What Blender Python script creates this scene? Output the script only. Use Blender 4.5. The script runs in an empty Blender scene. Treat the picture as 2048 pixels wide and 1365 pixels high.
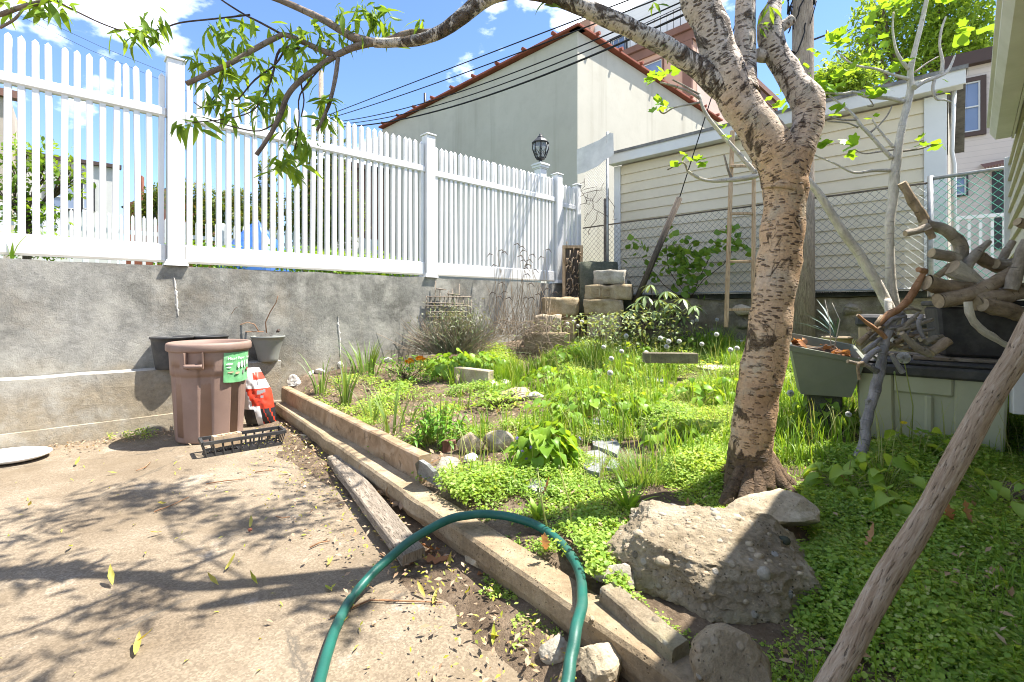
import bpy, bmesh, math, random
import numpy as np
from mathutils import Vector, Matrix, noise as mnoise

# ------------------------------------------------------------------ camera, sky, sun, exposure
scene = bpy.context.scene
C = scene.collection
F, H, CX, CY = 964.0, 1.05, 1024.0, 612.0          # focal length in photo pixels, eye height, optical axis
cam_d = bpy.data.cameras.new('camera')
cam = bpy.data.objects.new('camera', cam_d)
C.objects.link(cam)
cam.location = (0, 0, H)
cam.rotation_euler = (math.radians(90), 0, 0)
cam_d.sensor_width = 36.0
cam_d.lens = 36.0 * F / 2048.0
cam_d.shift_y = -(682.5 - CY) / 2048.0
cam_d.clip_start = 0.05
cam_d.clip_end = 3000
scene.camera = cam

SUN_EL, SUN_X, SUN_Y = 63.0, 0.985, 0.17            # horizontal direction towards the sun
world = bpy.data.worlds.new('World')
scene.world = world
world.use_nodes = True
wn, wl = world.node_tree.nodes, world.node_tree.links
wn.clear()
w_out = wn.new('ShaderNodeOutputWorld')
w_bg = wn.new('ShaderNodeBackground')
w_bg.inputs['Strength'].default_value = 0.15
w_sky = wn.new('ShaderNodeTexSky')
w_sky.sky_type = 'NISHITA'
w_sky.sun_disc = False
w_sky.sun_elevation = math.radians(SUN_EL)
w_sky.sun_rotation = math.atan2(SUN_X, SUN_Y)
w_sky.air_density = 1.0
w_sky.dust_density = 0.0
w_sky.ozone_density = 2.0
w_tc = wn.new('ShaderNodeTexCoord')
w_map = wn.new('ShaderNodeMapping')
w_map.inputs['Scale'].default_value = (1.0, 1.0, 1.9)
w_map.inputs['Rotation'].default_value = (0, 0, -0.1)
w_map.inputs['Location'].default_value = (14.06, 7.4, 4.59)
w_n = wn.new('ShaderNodeTexNoise')
w_n.inputs['Scale'].default_value = 2.3
w_n.inputs['Detail'].default_value = 9.0
w_n.inputs['Roughness'].default_value = 0.55
w_r = wn.new('ShaderNodeValToRGB')
w_r.color_ramp.elements[0].position = 0.55
w_r.color_ramp.elements[0].color = (0, 0, 0, 1)
w_r.color_ramp.elements[1].position = 0.88
w_r.color_ramp.elements[1].color = (0.9, 0.9, 0.9, 1)
w_mix = wn.new('ShaderNodeMix')
w_mix.data_type = 'RGBA'
w_mix.inputs['B'].default_value = (21.0, 20.2, 18.8, 1)
wl.new(w_tc.outputs['Generated'], w_map.inputs['Vector'])
wl.new(w_map.outputs['Vector'], w_n.inputs['Vector'])
wl.new(w_n.outputs['Fac'], w_r.inputs['Fac'])
wl.new(w_r.outputs['Color'], w_mix.inputs['Factor'])
w_gam = wn.new('ShaderNodeHueSaturation')
w_gam.inputs['Saturation'].default_value = 1.12
w_gam.inputs['Value'].default_value = 0.40
w_gam.inputs['Hue'].default_value = 0.508
wl.new(w_sky.outputs['Color'], w_gam.inputs['Color'])
wl.new(w_gam.outputs['Color'], w_mix.inputs['A'])
wl.new(w_mix.outputs['Result'], w_bg.inputs['Color'])
wl.new(w_bg.outputs['Background'], w_out.inputs['Surface'])

sun_d = bpy.data.lights.new('sun', 'SUN')
sun_d.energy = 2.9
sun_d.angle = math.radians(0.53)
sun_d.color = (1.0, 0.955, 0.88)
sun = bpy.data.objects.new('sun', sun_d)
C.objects.link(sun)
_el = math.radians(SUN_EL)
_s = Vector((SUN_X * math.cos(_el), SUN_Y * math.cos(_el), math.sin(_el)))
sun.rotation_euler = _s.to_track_quat('Z', 'Y').to_euler()
sun.location = (6, 1, 12)

vs = scene.view_settings
vs.view_transform = 'Standard'
vs.look = 'None'
vs.gamma = 1.0
vs.use_curve_mapping = False
vs.exposure = 2.36
scene.render.engine = 'CYCLES'
scene.cycles.use_denoising = True
scene.cycles.denoising_prefilter = 'ACCURATE'
scene.cycles.filter_width = 1.05
scene.cycles.max_bounces = 7
scene.cycles.diffuse_bounces = 4
scene.cycles.transmission_bounces = 5
scene.cycles.transparent_max_bounces = 8
scene.cycles.caustics_reflective = False
scene.cycles.caustics_refractive = False

# ------------------------------------------------------------------ measuring helpers
R = random.Random(11)
rng = np.random.default_rng(11)

def P(px, py, Y):
    """A point of the place: seen at photo pixel (px, py), at depth Y metres."""
    return Vector(((px - CX) / F * Y, Y, H + (CY - py) / F * Y))

def PZ(px, py, z):
    """The point seen at a pixel whose height above the patio is known."""
    return P(px, py, F * (H - z) / (py - CY))

FD = Vector((0.743, 0.669, 0)).normalized()          # along the picket fence, away from the patio
FN = Vector((0.669, -0.743, 0)).normalized()         # out of the retaining wall, into the yard
W0 = Vector((-3.148, 4.111, 0))                      # a point on the wall face
CU = Vector((0.616, -0.788, 0)).normalized()         # along the kerb, towards the camera
BQ = Vector((0.788, 0.616, 0)).normalized()          # behind the kerb, into the garden
K0 = Vector((-2.22, 4.52, 0))                        # where the kerb's front top edge meets the wall
GD = Vector((0.735, -0.678, 0)).normalized()         # along the garage wall, towards the camera side
GN = Vector((-0.678, -0.735, 0)).normalized()        # out of the garage wall, into the yard
UPZ = 1.37                                           # the neighbour's yard level

def W(t, n=0.0, z=0.0):
    v = W0 + FD * t + FN * n
    return Vector((v.x, v.y, z))

def K(a, b, z):
    """a along the kerb, b behind its front edge."""
    v = K0 + CU * a + BQ * b
    return Vector((v.x, v.y, z))

def terrain(x, y):
    d = (x - K0.x) * BQ.x + (y - K0.y) * BQ.y
    e = (x - W0.x) * FN.x + (y - W0.y) * FN.y
    g = 0.125 + 0.075 * np.clip(d, 0, 7) + 0.17 * np.exp(-(np.clip(e, 0, 9) / 0.85) ** 2) * np.clip(d / 0.35, 0, 1)
    g = g + 0.012 * np.sin(3.1 * x + 1.3 * y) * np.sin(2.3 * y - 0.7 * x)
    return g

def G(px, py):
    """The point of the garden bed seen at a photo pixel."""
    lo, hi = 0.6, 9.5
    u, v = (px - CX) / F, (CY - py) / F
    for _ in range(40):
        m = (lo + hi) / 2
        if H + v * m > float(terrain(u * m, m)):
            lo = m
        else:
            hi = m
    return Vector((u * lo, lo, float(terrain(u * lo, lo))))

# ------------------------------------------------------------------ object helpers
WL = {}

def prop(o, label=None, cat=None, group=None, kind=None):
    for k, v in (('label', label), ('category', cat), ('group', group), ('kind', kind)):
        if v:
            o[k] = v
    return o

def thing(name, label, cat, loc, group=None):
    o = bpy.data.objects.new(name, None)
    o.empty_display_size = 0.1
    C.objects.link(o)
    o.location = loc
    WL[o.name] = Vector(loc)
    return prop(o, label, cat, group)

def wloc(o):
    return WL.get(o.name, Vector((0, 0, 0))) if o else Vector((0, 0, 0))

def link(name, me, parent=None, loc=None):
    """Link a mesh made in world coordinates as a child of parent, or at top level with its origin at loc."""
    o = bpy.data.objects.new(name, me)
    C.objects.link(o)
    if parent is not None:
        o.parent = parent
        L = wloc(parent)
        WL[o.name] = L
    else:
        L = Vector(loc) if loc is not None else Vector((0, 0, 0))
        o.location = L
        WL[o.name] = L
    if L.length > 0:
        me.transform(Matrix.Translation(-L))
    return o

def inst(name, me, parent, mw):
    """A child that shares mesh data, placed by a world matrix."""
    o = bpy.data.objects.new(name, me)
    C.objects.link(o)
    if parent is not None:
        o.parent = parent
        mw = Matrix.Translation(-wloc(parent)) @ mw
    o.matrix_local = mw
    WL[o.name] = wloc(parent)
    return o

def frame(d, up=Vector((0, 0, 1))):
    d = Vector(d).normalized()
    if abs(d.dot(up)) > 0.98:
        up = Vector((1, 0, 0))
    s = d.cross(up).normalized()
    return s, s.cross(d).normalized()

class MB:
    """Collects shapes into one mesh, with UVs in metres."""
    def __init__(s):
        s.v, s.f, s.uv, s.m, s.sm = [], [], [], [], []
        s.mi = 0

    def face(s, idx, uv=None, smooth=False):
        s.f.append(tuple(idx))
        s.uv.append(uv if uv else [(s.v[i][0] + s.v[i][1], s.v[i][2]) for i in idx])
        s.m.append(s.mi)
        s.sm.append(smooth)

    def quad(s, a, b, c, d):
        n = len(s.v)
        s.v += [tuple(a), tuple(b), tuple(c), tuple(d)]
        s.face((n, n + 1, n + 2, n + 3))

    def hexa(s, p, bev=0.0):
        """p: eight corners, bottom loop then top loop."""
        n = len(s.v)
        p = [Vector(q) for q in p]
        if bev <= 0:
            s.v += [tuple(q) for q in p]
            for q in ((3, 2, 1, 0), (4, 5, 6, 7), (0, 1, 5, 4), (1, 2, 6, 5), (2, 3, 7, 6), (3, 0, 4, 7)):
                s.face([n + i for i in q])
            return
        # chamfered: every corner becomes three points
        nb = {0: (1, 3, 4), 1: (0, 2, 5), 2: (3, 1, 6), 3: (2, 0, 7), 4: (5, 7, 0), 5: (4, 6, 1), 6: (7, 5, 2), 7: (6, 4, 3)}
        idx = {}
        for i in range(8):
            e = [(p[j] - p[i]) for j in nb[i]]
            l = [x.length for x in e]
            e = [x / max(y, 1e-9) for x, y in zip(e, l)]
            b = [min(bev, 0.45 * y) for y in l]
            for axis in range(3):
                o = [k for k in range(3) if k != axis]
                q = p[i] + e[o[0]] * b[o[0]] + e[o[1]] * b[o[1]]
                idx[(i, axis)] = len(s.v)
                s.v.append(tuple(q))
        fa = (((3, 2, 1, 0), 2), ((4, 5, 6, 7), 2), ((0, 1, 5, 4), 1), ((2, 3, 7, 6), 1), ((1, 2, 6, 5), 0), ((3, 0, 4, 7), 0))
        for q, ax in fa:
            s.face([idx[(i, ax)] for i in q])
        for i, j in ((0, 1), (3, 2), (4, 5), (7, 6)):
            s.face((idx[(i, 1)], idx[(j, 1)], idx[(j, 2)], idx[(i, 2)]))
        for i, j in ((1, 2), (0, 3), (5, 6), (4, 7)):
            s.face((idx[(i, 0)], idx[(j, 0)], idx[(j, 2)], idx[(i, 2)]))
        for i, j in ((0, 4), (1, 5), (2, 6), (3, 7)):
            s.face((idx[(i, 0)], idx[(j, 0)], idx[(j, 1)], idx[(i, 1)]))
        for i in range(8):
            s.face((idx[(i, 0)], idx[(i, 1)], idx[(i, 2)]))

    def box(s, c, x, y, z, bev=0.0):
        """c: centre; x, y, z: half-extent vectors."""
        c, x, y, z = Vector(c), Vector(x), Vector(y), Vector(z)
        s.hexa([c - x - y - z, c + x - y - z, c + x + y - z, c - x + y - z, c - x - y + z, c + x - y + z, c + x + y + z, c - x + y + z], bev)

    def beam(s, a, b, w, h, up=(0, 0, 1), bev=0.0):
        a, b = Vector(a), Vector(b)
        d = b - a
        sd, u = frame(d, Vector(up))
        s.box((a + b) / 2, d / 2, sd * (w / 2), u * (h / 2), bev)

    def tube(s, pts, rad, seg=8, cap=True, lump=0.0, lf=9.0, smooth=True, twist=0.0, flat=1.0):
        pts = [Vector(p) for p in pts]
        if not hasattr(rad, '__len__'):
            rad = [rad] * len(pts)
        n0 = len(s.v)
        t = (pts[1] - pts[0]).normalized()
        sd, u = frame(t)
        L = 0.0
        rows = []
        for i, p in enumerate(pts):
            if i:
                L += (pts[i] - pts[i - 1]).length
            tn = (pts[min(i + 1, len(pts) - 1)] - pts[max(i - 1, 0)])
            if tn.length < 1e-9:
                tn = t
            tn.normalize()
            sd = (sd - tn * sd.dot(tn)).normalized()
            u = tn.cross(sd)
            rows.append(L)
            for k in range(seg):
                a = 2 * math.pi * k / seg + twist * L
                r = rad[i]
                d = sd * math.cos(a) + u * (math.sin(a) * flat)
                if lump:
                    q = p + d * r
                    r *= 1 + lump * mnoise.noise(q * lf) + 0.5 * lump * mnoise.noise(q * lf * 2.7)
                s.v.append(tuple(p + d * r))
        rm = sum(rad) / len(rad)
        for i in range(len(pts) - 1):
            for k in range(seg):
                k2 = (k + 1) % seg
                a, b, c, d = n0 + i * seg + k, n0 + i * seg + k2, n0 + (i + 1) * seg + k2, n0 + (i + 1) * seg + k
                u0, u1 = 2 * math.pi * rm * k / seg, 2 * math.pi * rm * (k + 1) / seg
                s.face((a, b, c, d), [(u0, rows[i]), (u1, rows[i]), (u1, rows[i + 1]), (u0, rows[i + 1])], smooth)
        if cap:
            s.face([n0 + k for k in range(seg)][::-1])
            e = n0 + (len(pts) - 1) * seg
            s.face([e + k for k in range(seg)])
        return s

    def lathe(s, c, prof, seg=32, rf=None, smooth=True, close=False, ax=None):
        """prof: (radius, height) pairs from the base up; rf(angle, height) scales the radius."""
        c = Vector(c)
        n0 = len(s.v)
        X, Y, Z = ax if ax else (Vector((1, 0, 0)), Vector((0, 1, 0)), Vector((0, 0, 1)))
        for r, z in prof:
            for k in range(seg):
                a = 2 * math.pi * k / seg
                q = r + (rf(a, r, z) if rf else 0.0)
                s.v.append(tuple(c + X * (q * math.cos(a)) + Y * (q * math.sin(a)) + Z * z))
        for i in range(len(prof) - 1):
            for k in range(seg):
                k2 = (k + 1) % seg
                s.face((n0 + i * seg + k, n0 + i * seg + k2, n0 + (i + 1) * seg + k2, n0 + (i + 1) * seg + k), None, smooth)
        if prof[0][0] > 1e-4:
            s.face([n0 + k for k in range(seg)][::-1])
        if close:
            e = n0 + (len(prof) - 1) * seg
            s.face([e + k for k in range(seg)])
        return s

    def add(s, verts, faces, smooth=False):
        n = len(s.v)
        s.v += [tuple(q) for q in verts]
        for f in faces:
            s.face([n + i for i in f], None, smooth)

    def mesh(s, name, mats):
        me = bpy.data.meshes.new(name)
        me.from_pydata(s.v, [], s.f)
        mats = mats if isinstance(mats, (list, tuple)) else [mats]
        for m in mats:
            me.materials.append(m)
        uvl = me.uv_layers.new(name='UVMap')
        flat = [c for f in s.uv for p in f for c in p]
        uvl.data.foreach_set('uv', flat)
        me.polygons.foreach_set('use_smooth', s.sm)
        if len(mats) > 1:
            me.polygons.foreach_set('material_index', s.m)
        me.update()
        return me

    def build(s, name, mats, parent=None, loc=None, **kw):
        o = link(name, s.mesh(name, mats), parent, loc)
        return prop(o, **kw)

def np_mesh(name, verts, faces, mat, smooth=False):
    """A large mesh from numpy arrays; faces (n, k)."""
    me = bpy.data.meshes.new(name)
    n, k = faces.shape
    me.vertices.add(len(verts))
    me.vertices.foreach_set('co', np.ascontiguousarray(verts, dtype=np.float32).ravel())
    me.loops.add(n * k)
    me.loops.foreach_set('vertex_index', np.ascontiguousarray(faces, dtype=np.int32).ravel())
    me.polygons.add(n)
    me.polygons.foreach_set('loop_start', np.arange(0, n * k, k, dtype=np.int32))
    me.polygons.foreach_set('loop_total', np.full(n, k, dtype=np.int32))
    if smooth:
        me.polygons.foreach_set('use_smooth', np.ones(n, dtype=bool))
    me.materials.append(mat)
    me.update(calc_edges=True)
    return me

def scatter(name, tmpl, pos, rot, sc, mat):
    """Many copies of a small triangle template joined into one mesh."""
    tv, tf = tmpl
    tv, tf = np.asarray(tv, float), np.asarray(tf, int)
    N = len(pos)
    v = np.einsum('nij,kj->nki', rot, tv) * np.asarray(sc).reshape(N, 1, -1) + np.asarray(pos)[:, None, :]
    f = tf[None] + (np.arange(N) * len(tv))[:, None, None]
    return np_mesh(name, v.reshape(-1, 3), f.reshape(-1, tf.shape[1]), mat)

def rot_rand(N, tilt=0.5, az=None):
    """Rotation matrices: random heading, normals leaning away from up by about tilt radians."""
    a = rng.uniform(0, 2 * np.pi, N) if az is None else az
    t = rng.normal(0, tilt, N)
    b = rng.normal(0, tilt * 0.7, N)
    ca, sa, ct, st, cb, sb = np.cos(a), np.sin(a), np.cos(t), np.sin(t), np.cos(b), np.sin(b)
    z, o = np.zeros(N), np.ones(N)
    Rz = np.stack([ca, -sa, z, sa, ca, z, z, z, o], 1).reshape(N, 3, 3)
    Rx = np.stack([o, z, z, z, ct, -st, z, st, ct], 1).reshape(N, 3, 3)
    Ry = np.stack([cb, z, sb, z, o, z, -sb, z, cb], 1).reshape(N, 3, 3)
    return Rz @ Rx @ Ry

def mrot(a, tilt, roll=0.0, s=1.0, loc=(0, 0, 0)):
    return Matrix.Translation(Vector(loc)) @ Matrix.Rotation(a, 4, 'Z') @ Matrix.Rotation(tilt, 4, 'X') @ Matrix.Rotation(roll, 4, 'Y') @ Matrix.Scale(s, 4)

def tris(vf):
    v, f = vf
    out = []
    for q in f:
        for i in range(1, len(q) - 1):
            out.append((q[0], q[i], q[i + 1]))
    return v, out

def leaf(prof, fold=0.18, curl=0.25, wave=0.0):
    """A leaf one unit long along +y from the origin: prof = (position, half width) pairs."""
    v, f = [], []
    for i, (s, w) in enumerate(prof):
        z = -curl * s * s
        wz = wave * math.sin(i * 2.4)
        v += [(-w, s, z + fold * w + wz), (0, s, z), (w, s, z + fold * w - wz)]
    for i in range(len(prof) - 1):
        a, b = 3 * i, 3 * i + 3
        f += [(a, a + 1, b + 1, b), (a + 1, a + 2, b + 2, b + 1)]
    return v, f

LANCE = tris(leaf([(0, .012), (.12, .05), (.4, .125), (.7, .09), (1, .004)], .25, .42, .01))
OVATE = tris(leaf([(0, .03), (.3, .27), (.65, .24), (1, .01)], .3, .25))
ROUND = tris(leaf([(0, .08), (.25, .38), (.65, .40), (1, .05)], .3, .2))
HEART = tris(leaf([(0, .06), (-.12, .25), (.05, .46), (.35, .48), (.7, .27), (1, .01)], .28, .35, .02))
BLADE = tris(leaf([(0, .02), (.35, .022), (.7, .016), (1, .001)], .3, .35))
SIMPLE = tris(leaf([(0, .03), (.45, .22), (1, .01)], .2, .15))

def lobed(n, depth, stem=0.15, spread=4.2, fold=0.1, cup=0.15):
    """A lobed leaf (fig, oak, maple, vine) as a fan about its middle."""
    v, f = [(0, .45, 0)], []
    k = n * 6 + 1
    for i in range(k):
        a = -spread / 2 + spread * i / (k - 1)
        ph = (i / (k - 1)) * n
        r = 0.5 * (1 - depth * (0.5 + 0.5 * math.cos(2 * math.pi * ph)))
        x, y = r * math.sin(a), .45 + r * math.cos(a) * 1.1
        v.append((x, y, -cup * (x * x + (y - .45) ** 2) * 2 + fold * abs(x)))
    v.append((0, 0, 0.0))
    k = len(v) - 1
    for i in range(1, k):
        f.append((0, i, i + 1))
    f.append((0, k, 1))
    return v, f

FIG = lobed(3, .32, spread=4.4)
IVY = lobed(3, .25, spread=4.8)
OAK = leaf([(0, .02), (.12, .12), (.2, .06), (.32, .25), (.42, .10), (.55, .32), (.66, .12), (.8, .2), (.9, .08), (1, .01)], .35, -.55, .05)

def tmpl_mesh(name, vf, mat, smooth=True):
    me = bpy.data.meshes.new(name)
    me.from_pydata([tuple(p) for p in vf[0]], [], [tuple(q) for q in vf[1]])
    me.materials.append(mat)
    if smooth:
        me.polygons.foreach_set('use_smooth', [True] * len(me.polygons))
    me.update()
    return me

_ico = {}
def ico(sub):
    if sub not in _ico:
        bm = bmesh.new()
        bmesh.ops.create_icosphere(bm, subdivisions=sub, radius=1.0)
        _ico[sub] = (np.array([v.co[:] for v in bm.verts]), [[v.index for v in f.verts] for f in bm.faces])
        bm.free()
    return _ico[sub]

def rock_mesh(seed, dims, sub=3, planes=9, rough=0.085, cut=(0.45, 0.85), extra=(), rf=2.3):
    r = np.random.default_rng(seed)
    v, f = ico(sub)
    v = v.copy()
    pl = [(r.normal(size=3), r.uniform(*cut)) for _ in range(planes)] + [(np.array(n, float), c) for n, c in extra]
    for n, c in pl:
        n = n / np.linalg.norm(n)
        h = v @ n
        k = np.where(h > c, c / np.maximum(h, 1e-6), 1.0)
        v = v * (k[:, None] ** 0.97)
    off = r.uniform(-50, 50, 3)
    for i in range(len(v)):
        q = Vector(v[i] * rf + off)
        g = mnoise.noise(q) + 0.55 * mnoise.noise(q * 2.6) + 0.4 * mnoise.noise(q * 6.1)
        v[i] *= 1 + rough * g
    return v * np.asarray(dims), f

def rock(name, seed, c, dims, mat, rz=0.0, tilt=0.0, parent=None, **kw):
    """c: point where the stone meets the ground."""
    a = {k: kw.pop(k) for k in ('sub', 'planes', 'rough', 'cut', 'extra', 'rf') if k in kw}
    sink = kw.pop('sink', 0.3)
    v, f = rock_mesh(seed, dims, **a)
    M = Matrix.Rotation(rz, 3, 'Z') @ Matrix.Rotation(tilt, 3, 'X')
    v = v @ np.array(M).T
    c = Vector(c)
    z0 = v[:, 2].min() * (1 - sink)
    b = MB()
    b.add(v + np.array([c.x, c.y, c.z - z0]), f, False)
    return b.build(name, mat, parent, None if parent else c, **kw)

# ------------------------------------------------------------------ materials
class NM:
    def __init__(s, name):
        s.mat = bpy.data.materials.new(name)
        s.mat.use_nodes = True
        s.t = s.mat.node_tree
        s.t.nodes.clear()
        s.o = s.t.nodes.new('ShaderNodeOutputMaterial')

    def put(s, sock, v):
        if isinstance(v, bpy.types.NodeSocket):
            s.t.links.new(v, sock)
        elif v is not None:
            if hasattr(v, '__len__') and len(v) == 3 and sock.type == 'RGBA':
                v = (*v, 1)
            sock.default_value = v

    def co(s, kind='Object', sc=(1, 1, 1), rot=(0, 0, 0), loc=(0, 0, 0)):
        n = s.t.nodes.new('ShaderNodeTexCoord')
        m = s.t.nodes.new('ShaderNodeMapping')
        m.inputs['Scale'].default_value = sc
        m.inputs['Rotation'].default_value = rot
        m.inputs['Location'].default_value = loc
        s.t.links.new(n.outputs[kind], m.inputs['Vector'])
        return m.outputs['Vector']

    def noise(s, scale, detail=5.0, rough=0.55, vec=None, dist=0.0):
        n = s.t.nodes.new('ShaderNodeTexNoise')
        n.inputs['Scale'].default_value = scale
        n.inputs['Detail'].default_value = detail
        n.inputs['Roughness'].default_value = rough
        n.inputs['Distortion'].default_value = dist
        s.put(n.inputs['Vector'], vec if vec is not None else s.co())
        return n.outputs['Fac']

    def vor(s, scale, vec=None, out='Distance', feat='F1', rnd=1.0):
        n = s.t.nodes.new('ShaderNodeTexVoronoi')
        n.feature = feat
        n.inputs['Scale'].default_value = scale
        n.inputs['Randomness'].default_value = rnd
        s.put(n.inputs['Vector'], vec if vec is not None else s.co())
        return n.outputs[out]

    def ramp(s, fac, stops):
        n = s.t.nodes.new('ShaderNodeValToRGB')
        e = n.color_ramp.elements
        while len(e) < len(stops):
            e.new(0.5)
        for el, (p, c) in zip(e, stops):
            el.position = p
            c = (c, c, c) if not hasattr(c, '__len__') else c
            el.color = (*c, 1)
        s.put(n.inputs['Fac'], fac)
        return n.outputs['Color']

    def mix(s, fac, a, b, mode='MIX'):
        n = s.t.nodes.new('ShaderNodeMix')
        n.data_type = 'RGBA'
        n.blend_type = mode
        s.put(n.inputs['Factor'], fac)
        s.put(n.inputs['A'], a)
        s.put(n.inputs['B'], b)
        return n.outputs['Result']

    def math(s, op, a, b=None, c=None):
        n = s.t.nodes.new('ShaderNodeMath')
        n.operation = op
        s.put(n.inputs[0], a)
        if b is not None:
            s.put(n.inputs[1], b)
        if c is not None:
            s.put(n.inputs[2], c)
        return n.outputs[0]

    def sep(s, vec):
        n = s.t.nodes.new('ShaderNodeSeparateXYZ')
        s.put(n.inputs[0], vec)
        return n.outputs

    def rand(s):
        g = s.t.nodes.new('ShaderNodeNewGeometry').outputs['Random Per Island']
        o = s.t.nodes.new('ShaderNodeObjectInfo').outputs['Random']
        return s.math('FRACT', s.math('ADD', g, o))

    def bump(s, h, strength=0.5, dist=0.01, normal=None):
        n = s.t.nodes.new('ShaderNodeBump')
        n.inputs['Strength'].default_value = strength
        n.inputs['Distance'].default_value = dist
        s.put(n.inputs['Height'], h)
        if normal is not None:
            s.put(n.inputs['Normal'], normal)
        return n.outputs['Normal']

    def out(s, color, rough=0.8, normal=None, spec=0.3, metal=0.0, coat=0.0, trans=None, alpha=None):
        b = s.t.nodes.new('ShaderNodeBsdfPrincipled')
        s.put(b.inputs['Base Color'], color)
        s.put(b.inputs['Roughness'], rough)
        b.inputs['Specular IOR Level'].default_value = spec
        b.inputs['Metallic'].default_value = metal
        b.inputs['Coat Weight'].default_value = coat
        if normal is not None:
            s.put(b.inputs['Normal'], normal)
        if alpha is not None:
            s.put(b.inputs['Alpha'], alpha)
        sh = b.outputs['BSDF']
        if trans is not None:
            t = s.t.nodes.new('ShaderNodeBsdfTranslucent')
            s.put(t.inputs['Color'], trans[1])
            m = s.t.nodes.new('ShaderNodeMixShader')
            m.inputs['Fac'].default_value = trans[0]
            s.t.links.new(sh, m.inputs[1])
            s.t.links.new(t.outputs['BSDF'], m.inputs[2])
            sh = m.outputs['Shader']
        s.t.links.new(sh, s.o.inputs['Surface'])
        return s.mat

def plain(name, col, rough=0.6, var=0.12, scale=6.0, bump=0.0, spec=0.3, metal=0.0, coat=0.0, dirt=None, bsc=None):
    m = NM(name)
    n = m.noise(scale, 6, 0.6)
    c2 = tuple(x * (1 - 2 * var) for x in col)
    c = m.ramp(n, [(0.3, c2), (0.65, col)])
    if dirt:
        d = m.noise(scale * 0.4, 8, 0.7, m.co(loc=(3, 1, 7)))
        c = m.mix(m.ramp(d, [(0.48, 0.0), (0.72, dirt[1])]), c, dirt[0])
    r = m.ramp(n, [(0.3, min(1, rough + .12)), (0.7, rough)])
    nb = m.bump(m.noise(bsc or scale * 8, 4), bump, 0.004) if bump else None
    return m.out(c, r, nb, spec, metal, coat)

def foliage(name, cols, tr=0.42, rough=0.5, vein=True, spec=0.25, tint=(1.9, 1.5, .75), patch=False):
    m = NM(name)
    r = m.rand()
    k = len(cols)
    c = m.ramp(r, [(i / max(k - 1, 1), q) for i, q in enumerate(cols)])
    n = m.noise(38, 3, 0.6, m.co('Object'))
    c = m.mix(0.25, c, m.ramp(n, [(0.3, 0.55), (0.7, 1.0)]), 'MULTIPLY')
    if patch:
        pn = m.noise(1.7, 5, .6, m.co())
        c = m.mix(m.ramp(pn, [(.42, 0.0), (.62, .75)]), c, m.mix(1.0, c, (1.28, 1.1, .95), 'MULTIPLY'))
        c = m.mix(m.ramp(m.noise(2.6, 4, .6, m.co(loc=(4, 2, 1))), [(.45, 0.0), (.66, .7)]), c, m.mix(1.0, c, (.62, .72, .75), 'MULTIPLY'))
    tcol = m.mix(1.0, c, tint, 'MULTIPLY')
    return m.out(c, rough, None, spec, trans=(tr, tcol))

MT = {}
MT['vinyl'] = plain('white_vinyl', (.68, .675, .665), .38, .04, 3.0, 0.0, .4, dirt=((.50, .49, .43), .5))
MT['white_paint'] = plain('white_paint', (.78, .78, .76), .5, .05, 4.0, .05, dirt=((.5, .49, .45), .3))
MT['farwhite'] = plain('far_white_vinyl', (.6, .6, .59), .5, .05)

def concrete_wall():
    m = NM('cast_concrete_wall')
    o = m.co()
    big = m.noise(1.1, 8, .62, o)
    c = m.ramp(big, [(.30, (.115, .108, .09)), (.44, (.20, .192, .168)), (.56, (.265, .255, .225)), (.7, (.34, .328, .292))])
    st = m.noise(2.3, 6, .6, m.co(sc=(3.2, 3.2, .22), loc=(1, 4, 2)))      # runs down the face
    c = m.mix(m.ramp(st, [(.58, 0.0), (.78, .5)]), c, (.46, .445, .40))
    st2 = m.noise(1.5, 6, .65, m.co(sc=(2.0, 2.0, .3), loc=(7, 2, 0)))
    c = m.mix(m.ramp(st2, [(.57, 0.0), (.76, .5)]), c, (.25, .20, .13))
    z = m.sep(o)[2]
    low = m.math('ADD', m.math('MULTIPLY', z, -1.0), m.math('MULTIPLY', m.noise(3.0, 6, .6, o), .55))
    c = m.mix(m.ramp(m.math('ADD', low, .75), [(.42, 0.0), (.7, .65)]), c, (.36, .29, .19))
    pit = m.vor(38, m.co(sc=(1, 1, 1.6)))
    pits = m.ramp(pit, [(.06, 0.0), (.16, 1.0)])
    gate = m.ramp(m.noise(6, 4, .6, m.co(loc=(2, 2, 9))), [(.5, 1.0), (.62, 0.0)])
    pits = m.mix(gate, pits, (1, 1, 1))
    c = m.mix(m.math('MULTIPLY', m.math('SUBTRACT', 1.0, pits), .75), c, (.13, .12, .10))
    grain = m.noise(22, 10, .8, m.co(sc=(1, 1, 1.25)))
    c = m.mix(.5, c, m.ramp(grain, [(.34, .45), (.62, 1.2)]), 'MULTIPLY')
    bl = m.noise(3.2, 8, .7, m.co(loc=(9, 1, 5)))
    c = m.mix(m.ramp(bl, [(.46, 0.0), (.64, .7)]), c, (.42, .40, .345))
    wm = m.noise(1.8, 7, .7, m.co(loc=(2, 6, 8)))
    c = m.mix(m.ramp(wm, [(.54, 0.0), (.72, .32)]), c, (.33, .265, .18))
    fine = m.noise(120, 4, .6, o)
    h = m.math('ADD', m.math('MULTIPLY', grain, .9), m.math('ADD', m.math('MULTIPLY', pits, .5), m.math('MULTIPLY', fine, .3)))
    return m.out(c, .92, m.bump(h, .8, .009), .12)
MT['wall'] = concrete_wall()

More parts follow.
